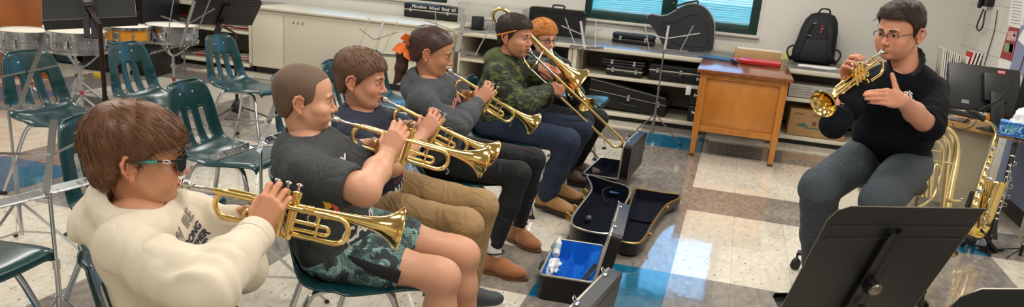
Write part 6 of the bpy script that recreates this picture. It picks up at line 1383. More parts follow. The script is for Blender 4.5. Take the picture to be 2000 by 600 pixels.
        mb = MB(); sp = [Vector((.109-.018*(abs(y-.006)/.05)**2, q*y, z)) for y, z in ((.010, .018), (.030, .026), (.052, .022), (.060, .012), (.052, -.012), (.030, -.018), (.014, -.008))]
        r_ = [I @ p for p in spline(sp, 4, True)]; mb.tube(r_, .0020, 6, closed=True); mb.build('lens_rim', BG, t); mb = MB(); a_ = mb.ring(r_); b_ = mb.ring([p+I.to_3x3() @ Vector((-.0018, 0, 0)) for p in r_]); mb.bridge(a_, b_); mb.cap(a_); mb.cap(b_, True); mb.build('lens', LENS, t)
    mb = MB(); mb.tube([I @ Vector(p) for p in spline([(.1085, -.012, .012), (.115, 0, .014), (.1085, .012, .012)], 5)], .003, 8); mb.build('bridge', BG, t)
boy_cream()
# ---------------- boy with shaved head
CAMO = None
def camo_mat(name, cols, scale=9, stretch=(1, 1, 1), dots=0, rough=.8):
    m = mat(name, cols[0], rough, bump=(400, .2, .001), wrinkle=(9, .55, .05)); nt = m.node_tree; b = nt.nodes['Principled BSDF']; L = nt.links.new; tc = nt.nodes['Texture Coordinate']
    mp = nn(nt, 'Mapping'); mp.inputs['Scale'].default_value = stretch; L(tc.outputs['Object'], mp.inputs[0]); out = None
    for i, c in enumerate(cols[1:]):
        n = nn(nt, 'TexNoise'); n.inputs['Scale'].default_value = scale*(1+.35*i); n.inputs['Detail'].default_value = 2.5; n.inputs['Distortion'].default_value = .5
        ad = nn(nt, 'VectorMath', operation='ADD'); ad.inputs[1].default_value = (3.7*i, 1.3*i, 9.1*i); L(mp.outputs[0], ad.inputs[0]); L(ad.outputs[0], n.inputs['Vector'])
        g = nn(nt, 'Math', operation='GREATER_THAN'); g.inputs[1].default_value = .53+.02*i; L(n.outputs[0], g.inputs[0]); f = g.outputs[0]
        mx = nn(nt, 'MixRGB'); L(f, mx.inputs[0]); mx.inputs[2].default_value = (*lin(c), 1)
        if out is None: mx.inputs[1].default_value = (*lin(cols[0]), 1)
        else: L(out, mx.inputs[1])
        out = mx.outputs[0]
    if dots:
        v = nn(nt, 'TexVoronoi'); v.inputs['Scale'].default_value = dots; v.inputs['Randomness'].default_value = 0; L(tc.outputs['Object'], v.inputs['Vector']); g = nn(nt, 'Math', operation='GREATER_THAN'); g.inputs[1].default_value = .42; L(v.outputs['Distance'], g.inputs[0])
        mu = nn(nt, 'Math', operation='MULTIPLY'); mu.inputs[1].default_value = .5; L(g.outputs[0], mu.inputs[0]); mx = nn(nt, 'MixRGB'); L(mu.outputs[0], mx.inputs[0]); L(out, mx.inputs[1]); mx.inputs[2].default_value = (*lin('202a2c'), 1); out = mx.outputs[0]
    L(out, b.inputs['Base Color']); return m
def boy_shaved():
    head = ((at(593, 196, 2.50)), math.radians(27), math.radians(3), 0, .89)
    T, F, k = add_trumpet('polished brass trumpet played by the boy with the shaved head', head, (948, 319), .525, -.05)
    pel = A((-1.06, -1.65, .545)); neck = A(at(598, 268, 2.53)); ty = math.radians(16)
    shR = pt3(600, 336, 2.40); shL = pt3(695, 312, 2.66); elR = pt3(712, 372, 2.33); Wr, dr, nr = rhand_on(F, k); Wl, dl, nl = lhand_on(F, k); elL = A(Wl)+A((-.13, .03, -.16))
    kR = pt3(865, 540, 2.66); kL = pt3(905, 497, 2.84); aR = kR+A((.02, .02, 0)); aR[2] = .10; aL = kL+A((.04, .02, 0)); aL[2] = .10; f = A((math.cos(.5), math.sin(.5), 0))
    root, M, R, SK = person('b', 'boy with a shaved head, charcoal t-shirt and camouflage shorts playing trumpet', pel, ty, head, neck, shR, shL, elR, elL, Wr, Wl, 'cf9a7c', knR=kR, knL=kL, anR=aR, anL=aL, rh=dict(d=dr, n=nr, plump=1.12), lh=dict(d=dl, n=nl, plump=1.12), hs=.90, puff=1, arms_bare=1, legs_bare=1, br='7a5a42', face=dict(wide=.08, eyes=.5, neck_r=.047), arm=(.047, .043, .036), h_head=.0022, eye=dict(open_=.75))
    line = ([0, .5, .8, .90, .97, 1.02, 1.3, 1.45, 1.75, 1.95, 2.4, 3.15], [.090, .086, .075, .066, .02, -.004, -.012, .022, .024, -.03, -.062, -.066])
    hair(M, root, hairmat('6b5646', .7), line, lambda X, Y, Z: .0030+0*Z, bumpy=(.0004, 260), seed=3, h=.0022, shade=.22, wide=.08)
    C = clothmat('charcoal_heather', '3c3f40', bump=(600, .35, .001)); mR = shR+(elR-shR)*.66; mL = shL+(elL-shL)*.66
    def parts(s):
        torso_sdf(s, pel+A((0, 0, -.03)), neck, R, 0, (shR, shL), cw=.15, cd=.11, bw=.155, bd=.125, pad=.008)
        s.chain([shR, mR], [.056, .066], k=.05); s.chain([shL, mL], [.056, .064], k=.05); s.ell(neck+R@A((.01, 0, .035)), (.060, .064, .036), R, k=.01, sub=1)
        d = unit(elR-shR); s.cap(mR+d*.05, mR+d*.14, .058, .06, k=.01, sub=1); d = unit(elL-shL); s.cap(mL+d*.05, mL+d*.14, .058, .06, k=.01, sub=1)
    g = garment('t_shirt', C, root, parts, h=.0055, amp=.0040, freq=20, seed=8, axes=((unit(elR-shR), 80, .004, shR*.5+mR*.5, .09), (R[:, 2], 75, .006, pel+A((0, 0, .1)), .13)))
    mb = MB(); cc = neck+R@A((.008, 0, .006)); mb.torus(Vector(cc)-root.location, .060, .005, Matrix([list(r)+[0] for r in R]+[[0, 0, 0, 1]]) @ Matrix.Diagonal((1, 1.08, 1, 1)), 32, 8); mb.build('collar', C, root)
    tree = bvh(g); ff = R@A((1, 0, 0)); up = R@A((0, 0, 1)); ll = R@A((0, 1, 0)); H = np.linalg.norm(neck-pel); WH = mat('white_print', 'e4e2de', .7); OR_ = mat('orange_red_print', 'e04a28', .7); BKP = mat('black_print', '141416', .7); YE = mat('yellow_print', 'e8a82c', .7)
    Fm = lambda du, dl_, rot=0: chest(pel, R, H, du, 30, dl_, rot)
    decal(text_mesh('CANDY', .052, .002), Fm(.80, -.055, -.05), tree, WH, root, 'printed_lettering'); decal(text_mesh('CAHV', .07, .0025), Fm(.22, .0), tree, WH, root, 'printed_lettering')
    decal(poly_mesh([[(-.055, -.05), (.05, -.055), (.06, .02), (.03, .055), (-.03, .05), (-.06, .01)]]), Fm(.58, -.03), tree, OR_, root, 'printed_figure'); decal(poly_mesh([[(-.08, -.03), (-.06, -.03), (-.062, .03), (-.08, .02)]]), Fm(.60, -.03), tree, YE, root, 'printed_figure')
    decal(poly_mesh([[(-.0+.022*math.cos(a), .0+.026*math.sin(a)) for a in np.linspace(0, 5.8, 10)]]), Fm(.61, .0), tree, BKP, root, 'printed_eye', off=.0035); decal(poly_mesh([[(.014*math.cos(a), .016*math.sin(a)) for a in np.linspace(0, 5.8, 10)]]), Fm(.61, .0), tree, WH, root, 'printed_eye', off=.0045)
    CM = camo_mat('teal_grey_camouflage', ['9cc4bc', '4a6062', '6f928e', '364042'], 11, (1, 1, 1), 130)
    def sh(s):
        s.ell(pel+A((0, 0, -.02)), (.13, .165, .09), R, k=.03)
        for kn, q in ((kR, -1), (kL, 1)):
            hp = pel+R@A((.02, q*.085, -.015)); e = hp+(kn-hp)*.50; s.chain([hp, e], [.086, .084], k=.035); d = unit(kn-hp); s.cap(e+d*.066, e+d*.2, .076, .076, k=.008, sub=1)
    garment('shorts', CM, root, sh, h=.0055, amp=.005, freq=20, seed=5)
    hp = pel+R@A((.02, -.085, -.015)); e = hp+(kR-hp)*.85; out = unit(np.cross(unit(kR-hp), A((0, 0, 1)))); mb = MB(); mb.tube([Vector(p)-root.location for p in (hp+out*.076+A((0, 0, .03)), hp+(kR-hp)*.35+out*.082+A((0, 0, .012)), hp+(kR-hp)*.63+out*.080)], [.017, .021, .024], 10, flat=.22, up=Vector(out)); mb.build('side_panel', mat('black_side_panel', '14161a', .7), root)
    for a_ in (aR, aL): shoe_mesh('shoe', mat('dark_sneaker', '23252b', .6), root, a_, a_+f*.13, sole=WHITE)
boy_shaved()
# ---------------- boy in navy shirt
def boy_navy():
    head = ((at(703, 158, 3.05)), math.radians(10), math.radians(5), math.radians(0), .92)
    T, F, k = add_trumpet('trumpet played by the boy in the navy shirt, its tip nearly touching another bell', head, (967, 303), .52, -.05)
    pel = A((-1.21, -1.06, .54)); neck = A(at(705, 222, 3.10)); ty = math.radians(14)
    shR = pt3(690, 272, 2.97); shL = pt3(772, 250, 3.22); elR = pt3(765, 325, 2.92); Wr, dr, nr = rhand_on(F, k); Wl, dl, nl = lhand_on(F, k); elL = A(Wl)+A((-.12, .03, -.16))
    kR = pt3(912, 440, 3.12); kL = pt3(942, 402, 3.30); aR = pt3(880, 520, 3.20); aR[2] = .1; aL = pt3(915, 500, 3.42); aL[2] = .1; f = A((math.cos(.6), math.sin(.6), 0))
    root, M, R, SK = person('c', 'boy in a navy t-shirt and khaki trousers playing trumpet, third from the left', pel, ty, head, neck, shR, shL, elR, elL, Wr, Wl, 'ca9276', knR=kR, knL=kL, anR=aR, anL=aL, rh=dict(d=dr, n=nr), lh=dict(d=dl, n=nl), hs=.92, arms_bare=1, br='3a271b', h_head=.0026, h_hand=.0024, arm=(.040, .035, .030), eye=dict(look=(0, -.25)))
    line = ([0, .5, .8, 1.0, 1.2, 1.38, 1.5, 1.75, 1.95, 2.4, 3.15], [.062, .060, .046, .028, .000, -.012, .018, .022, -.02, -.058, -.064])
    hair(M, root, hairmat('6a4d3a', .5), line, lambda X, Y, Z: .005+.012*np.clip(Z/.1, 0, 1), locks=1700, lock_len=.016, lock_r=.0010, flow=lambda p: radial(p, .5, 0), seed=21, lift=.4, h=.0028, shade=.18)
    C = clothmat('navy_jersey', '1e2436', bump=(600, .3, .001)); mR = shR+(elR-shR)*.7; mL = shL+(elL-shL)*.7
    def parts(s):
        torso_sdf(s, pel+A((0, 0, -.03)), neck, R, 0, (shR, shL), cw=.135, cd=.095, bw=.135, bd=.11, pad=.010); s.chain([shR, mR], [.050, .058], k=.045); s.chain([shL, mL], [.050, .058], k=.045); s.ell(neck+R@A((.01, 0, .035)), (.054, .058, .034), R, k=.01, sub=1)
        d = unit(elR-shR); s.cap(mR+d*.045, mR+d*.13, .05, .052, k=.01, sub=1)
    g = garment('t_shirt', C, root, parts, h=.006, amp=.0045, freq=20, seed=9, axes=((R[:, 2], 75, .005, pel+A((0, 0, .1)), .13),))
    tree = bvh(g); ff = R@A((1, 0, 0)); up = R@A((0, 0, 1)); ll = R@A((0, 1, 0)); H = np.linalg.norm(neck-pel); WH = mat('white_print', 'dcdcdc', .7); RD = mat('red_print', 'b83038', .7)
    Fm = lambda du, dl_, rot=0: chest(pel, R, H, du, 30, dl_, rot)
    decal(text_mesh('NAVY', .06, .002), Fm(.70, .0), tree, WH, root, 'printed_lettering'); decal(text_mesh('RALLY', .05, .002), Fm(.12, .02), tree, WH, root, 'printed_lettering'); decal(poly_mesh([[(-.05, -.03), (.05, -.03), (.05, .03), (-.05, .03)]]), Fm(.32, .04), tree, RD, root, 'printed_patch')
    d = unit(mR-shR)
    for w in (.0, .022): ring_cuff('sleeve_stripe', WH, root, mR-d*(.0+w), d, .0585, .011, .004)
    K = clothmat('khaki_twill', 'a5865c', bump=(500, .25, .001)); garment('trousers', K, root, lambda s: (s.ell(pel-A((0, 0, .02)), (.12, .15, .09), R, k=.03), s.chain([pel+R@A((0, -.085, -.02)), kR, aR+A((0, 0, .03))], [.078, .060, .054], k=.03), s.chain([pel+R@A((0, .085, -.02)), kL, aL+A((0, 0, .03))], [.078, .060, .054], k=.03)), h=.006, amp=.0045, freq=20, seed=12, axes=((unit(aR-kR), 70, .005, kR-A((.03, 0, .04)), .09), (unit(kR-pel), 60, .004, pel*.6+kR*.4, .12)))
    for a_ in (aR, aL): shoe_mesh('shoe', mat('grey_sneaker', '3a3d44', .6), root, a_, a_+f*.13, sole=WHITE)
boy_navy()
# ---------------- girl with the orange bow
def girl():
    head = ((at(841, 104, 3.72)), math.radians(16), math.radians(12), math.radians(2), .95)
    T, F, k = add_trumpet('brass trumpet played by the girl with the orange bow', head, (1047, 244), .525, -.05)
    pel = A((-1.21, -.32, .545)); neck = A(at(838, 158, 3.76)); ty = math.radians(14)
    shR = pt3(822, 197, 3.63); shL = pt3(890, 170, 3.92); elR = pt3(893, 246, 3.60); Wr, dr, nr = rhand_on(F, k); Wl, dl, nl = lhand_on(F, k); elL = A(Wl)+A((-.13, .04, -.16))
    kR = pt3(1012, 340, 3.84); kL = pt3(1042, 312, 4.10); aR = pt3(968, 487, 3.93); aL = pt3(1015, 437, 4.38); aR[2] = max(aR[2], .08); aL[2] = .08
    root, M, R, SK = person('d', 'girl in a grey hoodie and black leggings with an orange hair bow playing trumpet', pel, ty, head, neck, shR, shL, elR, elL, Wr, Wl, 'c08868', knR=kR, knL=kL, anR=aR, anL=aL, rh=dict(d=dr, n=nr), lh=dict(d=dl, n=nl), hs=.93, h_head=.0028, h_hand=.0028, br='2c1c14', arm=(.036, .032, .027), cw=.125, eye=dict(look=(0, -.5), open_=.6), face=dict(eyes=.75))
    line = ([0, .4, .7, .95, 1.15, 1.35, 1.5, 1.75, 1.95, 2.4, 3.15], [.080, .076, .064, .044, .024, .004, .020, .022, -.02, -.055, -.062])
    B = Vector((-.108, .015, .012))
    def tail(s):
        s.chain([(-.095, .01, .02), (-.118, .012, .0), (-.128, .015, -.05), (-.122, .018, -.11), (-.12, .02, -.16), (-.135, .02, -.20)], [.022, .026, .032, .030, .022, .008], k=.012)
    hair(M, root, hairmat('46302a', .38), line, lambda X, Y, Z: .007+.003*np.clip(Z/.1, 0, 1), locks=700, lock_len=.05, lock_r=.0007, flow=lambda p: (A((-1, 0, .1)) if p[0] > -.06 else A((-.1, 0, -1))) if p[0] > -.10 else A((-.12, 0, -1)), seed=31, lift=.03, h=.003, shade=.12, extra=tail, bumpy=(.0012, 110))
    t = thing('hair_bow', 'bright orange ribbon bow tied in the hair of the girl', 'bow', M @ B); k_ = .95; OB = mat('orange_ribbon', 'f0700e', .5, sheen=.4); Rt = M.to_3x3()
    cyaw = Rt @ Vector((0, -1, 0))
    def leaf(pts, nm):
        mb = MB(); P = [Rt @ Vector(p) for p in pts]; n = (P[1]-P[0]).cross(P[2]-P[0]).normalized()*.002; a = mb.ring([p+n for p in P]); b = mb.ring([p-n for p in P]); mb.bridge(a, b); mb.cap(a); mb.cap(b, True); bmesh.ops.subdivide_edges(mb.bm, edges=mb.bm.edges[:], cuts=3)
        for v in mb.bm.verts: v.co += n.normalized()*.006*NZ.noise(v.co*30)
        mb.build(nm, OB, t)
    leaf([(0, -.02, 0), (.012, -.03, .04), (-.03, -.045, .052), (-.05, -.04, .02)], 'loop'); leaf([(0, -.02, 0), (.035, -.028, .03), (.05, -.03, .05), (.02, -.03, .055)], 'loop'); leaf([(0, -.02, .005), (.03, -.04, -.075), (-.01, -.045, -.06), (-.03, -.04, -.03)], 'tail'); leaf([(0, -.02, .005), (-.03, -.045, -.055), (-.075, -.04, -.045), (-.05, -.035, -.005)], 'tail')
    mb = MB(); mb.ball(Rt @ Vector((0, -.024, .004)), (.014, .012, .016), 12); mb.build('knot', OB, t)
    C = clothmat('grey_fleece', '4a4d52', bump=(400, .3, .001)); wr = A(Wr); fR = wr+(elR-wr)*.10; wl = A(Wl); fL = wl+(elL-wl)*.10
    def parts(s):
        torso_sdf(s, pel+A((0, 0, -.02)), neck, R, 0, (shR, shL), cw=.125, cd=.095, bw=.135, bd=.11, pad=.012)
        s.chain([shR, elR, (elR+fR)/2, fR], [.048, .050, .045, .036], k=.045); s.chain([shL, elL, fL], [.056, .05, .036], k=.035)
        up = R@A((0, 0, 1)); ff = R@A((1, 0, 0)); ll = R@A((0, 1, 0)); ring = [neck+ll*(.078*math.sin(a))+ff*(.07*math.cos(a))+up*(.01-.025*math.cos(a)) for a in np.linspace(math.radians(30), math.radians(330), 12)]
        s.chain(ring, [.018]+[.025]*10+[.018], k=.012); s.ell(neck-ff*.09-up*.02, (.045, .09, .055), R, k=.025); s.ell(neck+up*.03, (.056, .06, .045), R, k=.012, sub=1)
    g = garment('hoodie', C, root, parts, h=.0062, amp=.0042, freq=22, seed=14, axes=((unit(fR-elR), 110, .005, elR+A((0, 0, .02)), .09), (unit(elR-shR), 85, .005, (elR+shR)/2, .08), (R[:, 2], 75, .006, pel+A((0, 0, .13)), .13)))
    for c, d in ((fR, unit(fR-elR)), (fL, unit(fL-elL))): ring_cuff('ribbed_cuff', C, root, c, d, .035, .035, .003)
    tree = bvh(g); ff = R@A((1, 0, 0)); up = R@A((0, 0, 1)); ll = R@A((0, 1, 0)); H = np.linalg.norm(neck-pel); PK = mat('peach_print', 'e0a08a', .7); PL = mat('pink_print', 'c890b0', .7)
    Fm = lambda du, dl_, rot=0: chest(pel, R, H, du, 30, dl_, rot)
    decal(text_mesh('YAMM', .075, .001), Fm(.70, -.01, .15), tree, PK, root, 'printed_lettering'); decal(text_mesh('SHINE', .05, .001), Fm(.52, .02, .2), tree, PL, root, 'printed_lettering'); decal(text_mesh('RISE', .05, .001), Fm(.42, .02, .2), tree, PL, root, 'printed_lettering')
    LG = clothmat('black_leggings', '08090c', rough=.75); garment('leggings', LG, root, lambda s: (s.ell(pel-A((0, 0, .02)), (.11, .135, .085), R, k=.03), s.chain([pel+R@A((0, -.08, -.02)), kR, kR*.6+aR*.4, aR+A((0, 0, .035))], [.078, .058, .050, .037], k=.03), s.chain([pel+R@A((0, .08, -.02)), kL, kL*.6+aL*.4, aL+A((0, 0, .035))], [.078, .058, .050, .037], k=.03)), h=.0055, amp=.0008, freq=30)
    SN = mat('tan_suede', '9a6030', .8, bump=(200, .3, .001), sheen=.4); SO = mat('dark_tan_sole', '6a4426', .7); SOCK = mat('white_sock', 'e0dcd8', .85); TR = mat('braided_trim', '2a211c', .8)
    for a_, toe in ((aR, pt3(1018, 520, 3.90)), (aL, pt3(1046, 470, 4.30))):
        d = toe-a_; d[2] = 0; d = unit(d); o = shoe_mesh('slipper', SN, root, A((a_[0], a_[1], .07)), A((a_[0], a_[1], .07))+d*.125, .043, sole=SO)
        g2 = SD(); g2.chain([A((a_[0], a_[1], .06)), A((a_[0], a_[1], .165))-d*.012], [.036, .035], k=.01); V, Q = g2.mesh(.004); gg = Geo(); gg.add(V, Q); sk = gg.build('sock', SOCK, root, origin=root.location)
        mb = MB(); l = np.cross((0, 0, 1), d); mb.tube([Vector(A((a_[0], a_[1], .112))+d*(.002+.041*math.cos(t_))+l*.039*math.sin(t_)+A((0, 0, .006*math.cos(t_))))-root.location for t_ in np.linspace(0, 2*PI, 25)[:-1]], .0042, 6, closed=True); mb.build('braided_trim', TR, o)
    mb = MB(); 
girl()
# ---------------- boy in camouflage hoodie with the trombone
def trombone(label, mouth, tip, bellc, bow, metal=GOLD):
    mouth, tip = Vector(mouth), Vector(tip); x = (tip-mouth); L = x.length; x.normalize(); B = Vector(bellc)-mouth; u = (B-x*B.dot(x)).normalized()  # u: sideways towards the bell
    F = Matrix.Translation(mouth) @ Matrix((x, u, x.cross(u))).transposed().to_4x4(); t = thing('trombone', label, 'trombone', M=F); xb = B.dot(x); off = (B-x*xb).length
    xo = (Vector(bow)-mouth).dot(x); g = .085
    mb = MB(); mb.lathe([(0, .006), (.008, .001), (.0185, 0), (.019, .004), (.016, .014), (.009, .03), (.0055, .04), (.0058, .075), (.007, .085)], Matrix.Rotation(PI/2, 4, 'Y'), 20, False); mb.build('mouthpiece', SILVER, t)
    for yy, nm in ((0, 'outer_slide'), (-g, 'outer_slide')):
        mb = MB(); mb.cyl((.075, 0, yy), (.24, 0, yy), .0062, 12); mb.build('inner_slide', SILVER, t); mb = MB(); mb.cyl((.22, 0, yy), (L-.04, 0, yy), .0074, 12); mb.cyl((.22, 0, yy), (.25, 0, yy), .009, 12); mb.build(nm, metal, t)
    mb = MB(); mb.tube([Vector((L-.04, 0, 0))]+[Vector((L-.04+g/2*math.sin(a), 0, -g/2+g/2*math.cos(a))) for a in np.linspace(0, PI, 10)]+[Vector((L-.04, 0, -g))], .0074, 10); mb.build('slide_bow', metal, t); mb = MB(); mb.cyl((L-.0, 0, -g/2), (L+.018, 0, -g/2), .006, 8); mb.build('bumper', RUBBER, t)
    for xx in (.10, .26): mb = MB(); mb.cyl((xx, 0, 0), (xx, 0, -g), .0045, 8); mb.build('slide_brace', metal, t)
    # gooseneck: from the lower slide back past the player, around, and forward to the bell
    mb = MB(); P = [Vector((.09, 0, -g)), Vector((.03, .03, -g)), Vector((-.06, off, -g*1.0)), Vector((xo+.05, off, -g))]; mb.tube(spline(P, 8), .008, 10); mb.build('gooseneck', metal, t)
    r = g/2+.012; mb = MB(); mb.tube([Vector((xo+.06, off, -g))]+[Vector((xo+.05-r*math.sin(a), off, -g/2+ -r*math.cos(a))) for a in np.linspace(0, PI, 12)]+[Vector((xo+.06, off, r-g/2))], .0095, 12); mb.build('tuning_bow', metal, t)
    mb = MB(); mb.tube([Vector((xo+.06, off, r-g/2)), Vector((xb-.30, off, 0))], [.0095, .0115], 12); mb.build('bell_tube', metal, t)
    mb = MB(); mb.cyl((xo+.075, off, -g), (xo+.075, off, r-g/2), .004, 8); mb.build('bow_brace', metal, t); mb = MB(); mb.cyl((.1, 0, -g/2), (.1, off, -.01), .004, 8); mb.build('bell_brace', metal, t)
    mb = MB(); bellmesh(mb, Matrix.Translation((xb-.30, off, 0)) @ Matrix.Rotation(PI/2, 4, 'Y'), .30, .0115, .095, 40, 4.6); mb.build('bell', metal, t); return t, F
def boy_camo():
    head = ((at(1004, 74, 4.72)), math.radians(-12), math.radians(2), math.radians(0), 1.0)
    m = mouth_of(head); tip = ext(m, 1222, 279, .86, True); 
    T, F = trombone('brass trombone played by the boy in the camouflage hoodie', m, tip, at(1127, 158, 4.92), at(958, 52, 4.55))
    pel = A((-1.23, .66, .545)); neck = A(at(990, 122, 4.78)); ty = math.radians(8)
    shR = pt3(972, 148, 4.62); shL = pt3(1040, 140, 4.95); elR = pt3(1020, 205, 4.55); Rm = F.to_3x3(); Wr = A(at(1075, 172, 4.80)); Wl = A(at(1050, 128, 4.88)); elL = pt3(1060, 190, 5.0)
    kR = pt3(1108, 276, 4.74); kL = pt3(1135, 252, 5.02); aR = pt3(1068, 392, 4.98); aR[2] = .09; aL = A((-.86, 1.0, .09))
    root, M, R, SK = person('e', 'boy in a camouflage hoodie and jeans playing a trombone, a pencil behind his ear', pel, ty, head, neck, shR, shL, elR, elL, Wr, Wl, 'c4886a', knR=kR, knL=kL, anR=aR, anL=aL, rh=dict(d=Rm @ Vector((.9, .45, .25)), n=-CFW, curl=((50, 50, 30),)*4), lh=dict(d=Rm @ Vector((.35, -.5, .6)), n=-CFW, curl=((40, 50, 30),)*4), hs=.98, puff=1, br='2c1e16', face=dict(wide=.06, eyes=1.25, neck_r=.047), h_head=.003, h_hand=.003, eye=dict(look=(-.25, .0)))
    line = ([0, .5, .8, 1.0, 1.2, 1.38, 1.5, 1.75, 1.95, 2.4, 3.15], [.068, .066, .056, .042, .010, -.010, .020, .024, -.02, -.055, -.062])
    hair(M, root, hairmat('33241c', .5), line, lambda X, Y, Z: .006+.014*np.clip(Z/.11, 0, 1), locks=2000, lock_len=.018, lock_r=.0007, flow=lambda p: radial(p, .5, .2), seed=41, lift=.4, h=.0032, shade=.2, wide=.06)
    C = camo_mat('green_camouflage_fleece', ['22271a', '565f2c', '10130d', '3c4422'], 13, (1, 1, 2.2)); HD = clothmat('olive_hood_lining', '4f5a32'); fR = Wr+(elR-Wr)*.12; fL = Wl+(elL-Wl)*.12
    def parts(s):
        torso_sdf(s, pel, neck, R, 0, (shR, shL), cw=.15, cd=.115, bw=.165, bd=.14, pad=.012); s.chain([shR, elR, (elR+fR)/2, fR], [.060, .064, .055, .040], k=.045); s.chain([shL, elL, fL], [.060, .058, .040], k=.045)
    garment('hoodie', C, root, parts, h=.007, amp=.004, freq=22, seed=19, axes=((unit(fR-elR), 90, .006, elR, .1),))
    def hd(s):
        up = R@A((0, 0, 1)); ff = R@A((1, 0, 0)); ll = R@A((0, 1, 0)); ring = [neck+ll*(.085*math.sin(a))+ff*(.07*math.cos(a))+up*(.012-.02*math.cos(a)) for a in np.linspace(math.radians(40), math.radians(320), 12)]
        s.chain(ring, [.018]+[.03]*10+[.018], k=.012); s.ell(neck-ff*.09-up*.005, (.05, .10, .055), R, k=.025); s.ell(neck+up*.03, (.058, .062, .045), R, k=.012, sub=1)
    garment('hood', HD, root, hd, h=.007, amp=.003, freq=26, seed=23)
    J = clothmat('dark_blue_denim', '1a2840', bump=(500, .25, .001)); JN = lambda s: (s.ell(pel-A((0, 0, .02)), (.12, .16, .09), R, k=.03), s.chain([pel+R@A((0, -.09, -.02)), kR, kR*.5+aR*.5, aR+A((0, 0, .03))], [.090, .072, .066, .062], k=.03), s.chain([pel+R@A((0, .09, -.02)), kL, aL+A((0, 0, .03))], [.090, .072, .060], k=.03))
    garment('jeans', J, root, JN, h=.007, amp=.003, freq=22, seed=29, axes=((unit(aR-kR), 70, .005, kR*.4+aR*.6, .12),))
    BT = mat('tan_boot_leather', '9c7244', .6, bump=(120, .2, .001)); SO = mat('dark_boot_sole', '2a1e16', .7)
    f = pt3(1112, 416, 4.90)-aR; f[2] = 0; f = unit(f)
    for a_ in (aR, aL): shoe_mesh('boot', BT, root, a_, a_+f*.19, .046, sole=SO, high=.06, sole_h=.02)
    t = thing('pencil', 'orange pencil tucked behind the ear of the boy in the camouflage hoodie', 'pencil', M @ Vector((-.03, -.085, .02))); o = M @ Vector((-.03, -.085, .02)); Rt = M.to_3x3(); mb = MB(); mb.tube([Rt @ Vector((-.045, -.004, -.012)), Rt @ Vector((.075, -.002, .030))], .0042, 6); mb.build('shaft', mat('orange_pencil', 'e8941e', .4), t); mb = MB(); mb.tube([Rt @ Vector((.075, -.002, .030)), Rt @ Vector((.088, -.002, .0345))], [.0040, .0008], 6); mb.build('tip', mat('pencil_wood', 'd8b080', .7), t)
boy_camo()
# ---------------- red haired player with glasses
def glasses(M, label, rim, temple=None, r=(.021, .0165), th=.0016, halfrim=False, x0=.101, dz=0, rnd=1.0):
    t = thing('eyeglasses', label, 'eyeglasses', M.translation); I = Matrix.Translation(-M.translation) @ M; k = M.to_scale()[0]; GL = bpy.data.materials.get('clear_lens') or mat('clear_lens', 'ffffff', .02)
    b = GL.node_tree.nodes['Principled BSDF']; b.inputs['Transmission Weight'].default_value = 1; b.inputs['IOR'].default_value = 1.05
    for q in (-1, 1):
        sp = [(r[0]*math.copysign(abs(math.cos(a))**rnd, math.cos(a)), r[1]*math.copysign(abs(math.sin(a))**rnd, math.sin(a))) for a in np.linspace(0, 2*PI, 33)[:-1]]
        P = [I @ Vector((x0-.0-.006*((u+r[0])/(2*r[0])), q*(.030+u+.003), .007+dz+v)) for u, v in sp]
        mb = MB(); top = P[:17]+[P[0]] if False else P
        mb.tube(P if not halfrim else [P[i % 32] for i in range(-1, 18)], th*k*(1.25 if halfrim else 1), 6, closed=not halfrim); fr = mb.build('lens_rim', rim, t)
        mb = MB(); n = I.to_3x3() @ Vector((-.0012, 0, 0)); a_ = mb.ring(P); b_ = mb.ring([p+n for p in P]); mb.bridge(a_, b_); mb.cap(a_); mb.cap(b_, True); mb.build('lens', GL, t)
        mb = MB(); mb.tube([I @ Vector(p) for p in ((x0-.006, q*(.034+r[0]), .013+dz), (x0-.02, q*.068, .014+dz), (.03, q*.0765, .012), (-.008, q*.079, .010), (-.026, q*.079, -.006))], th*k*1.1, 6); mb.build('temple', temple or rim, t)
    mb = MB(); mb.tube([I @ Vector(p) for p in spline([(x0+.001, -.0125, .009+dz), (x0+.008, 0, .013+dz), (x0+.001, .0125, .009+dz)], 5)], th*k*1.1, 6); mb.build('bridge', rim, t); return t
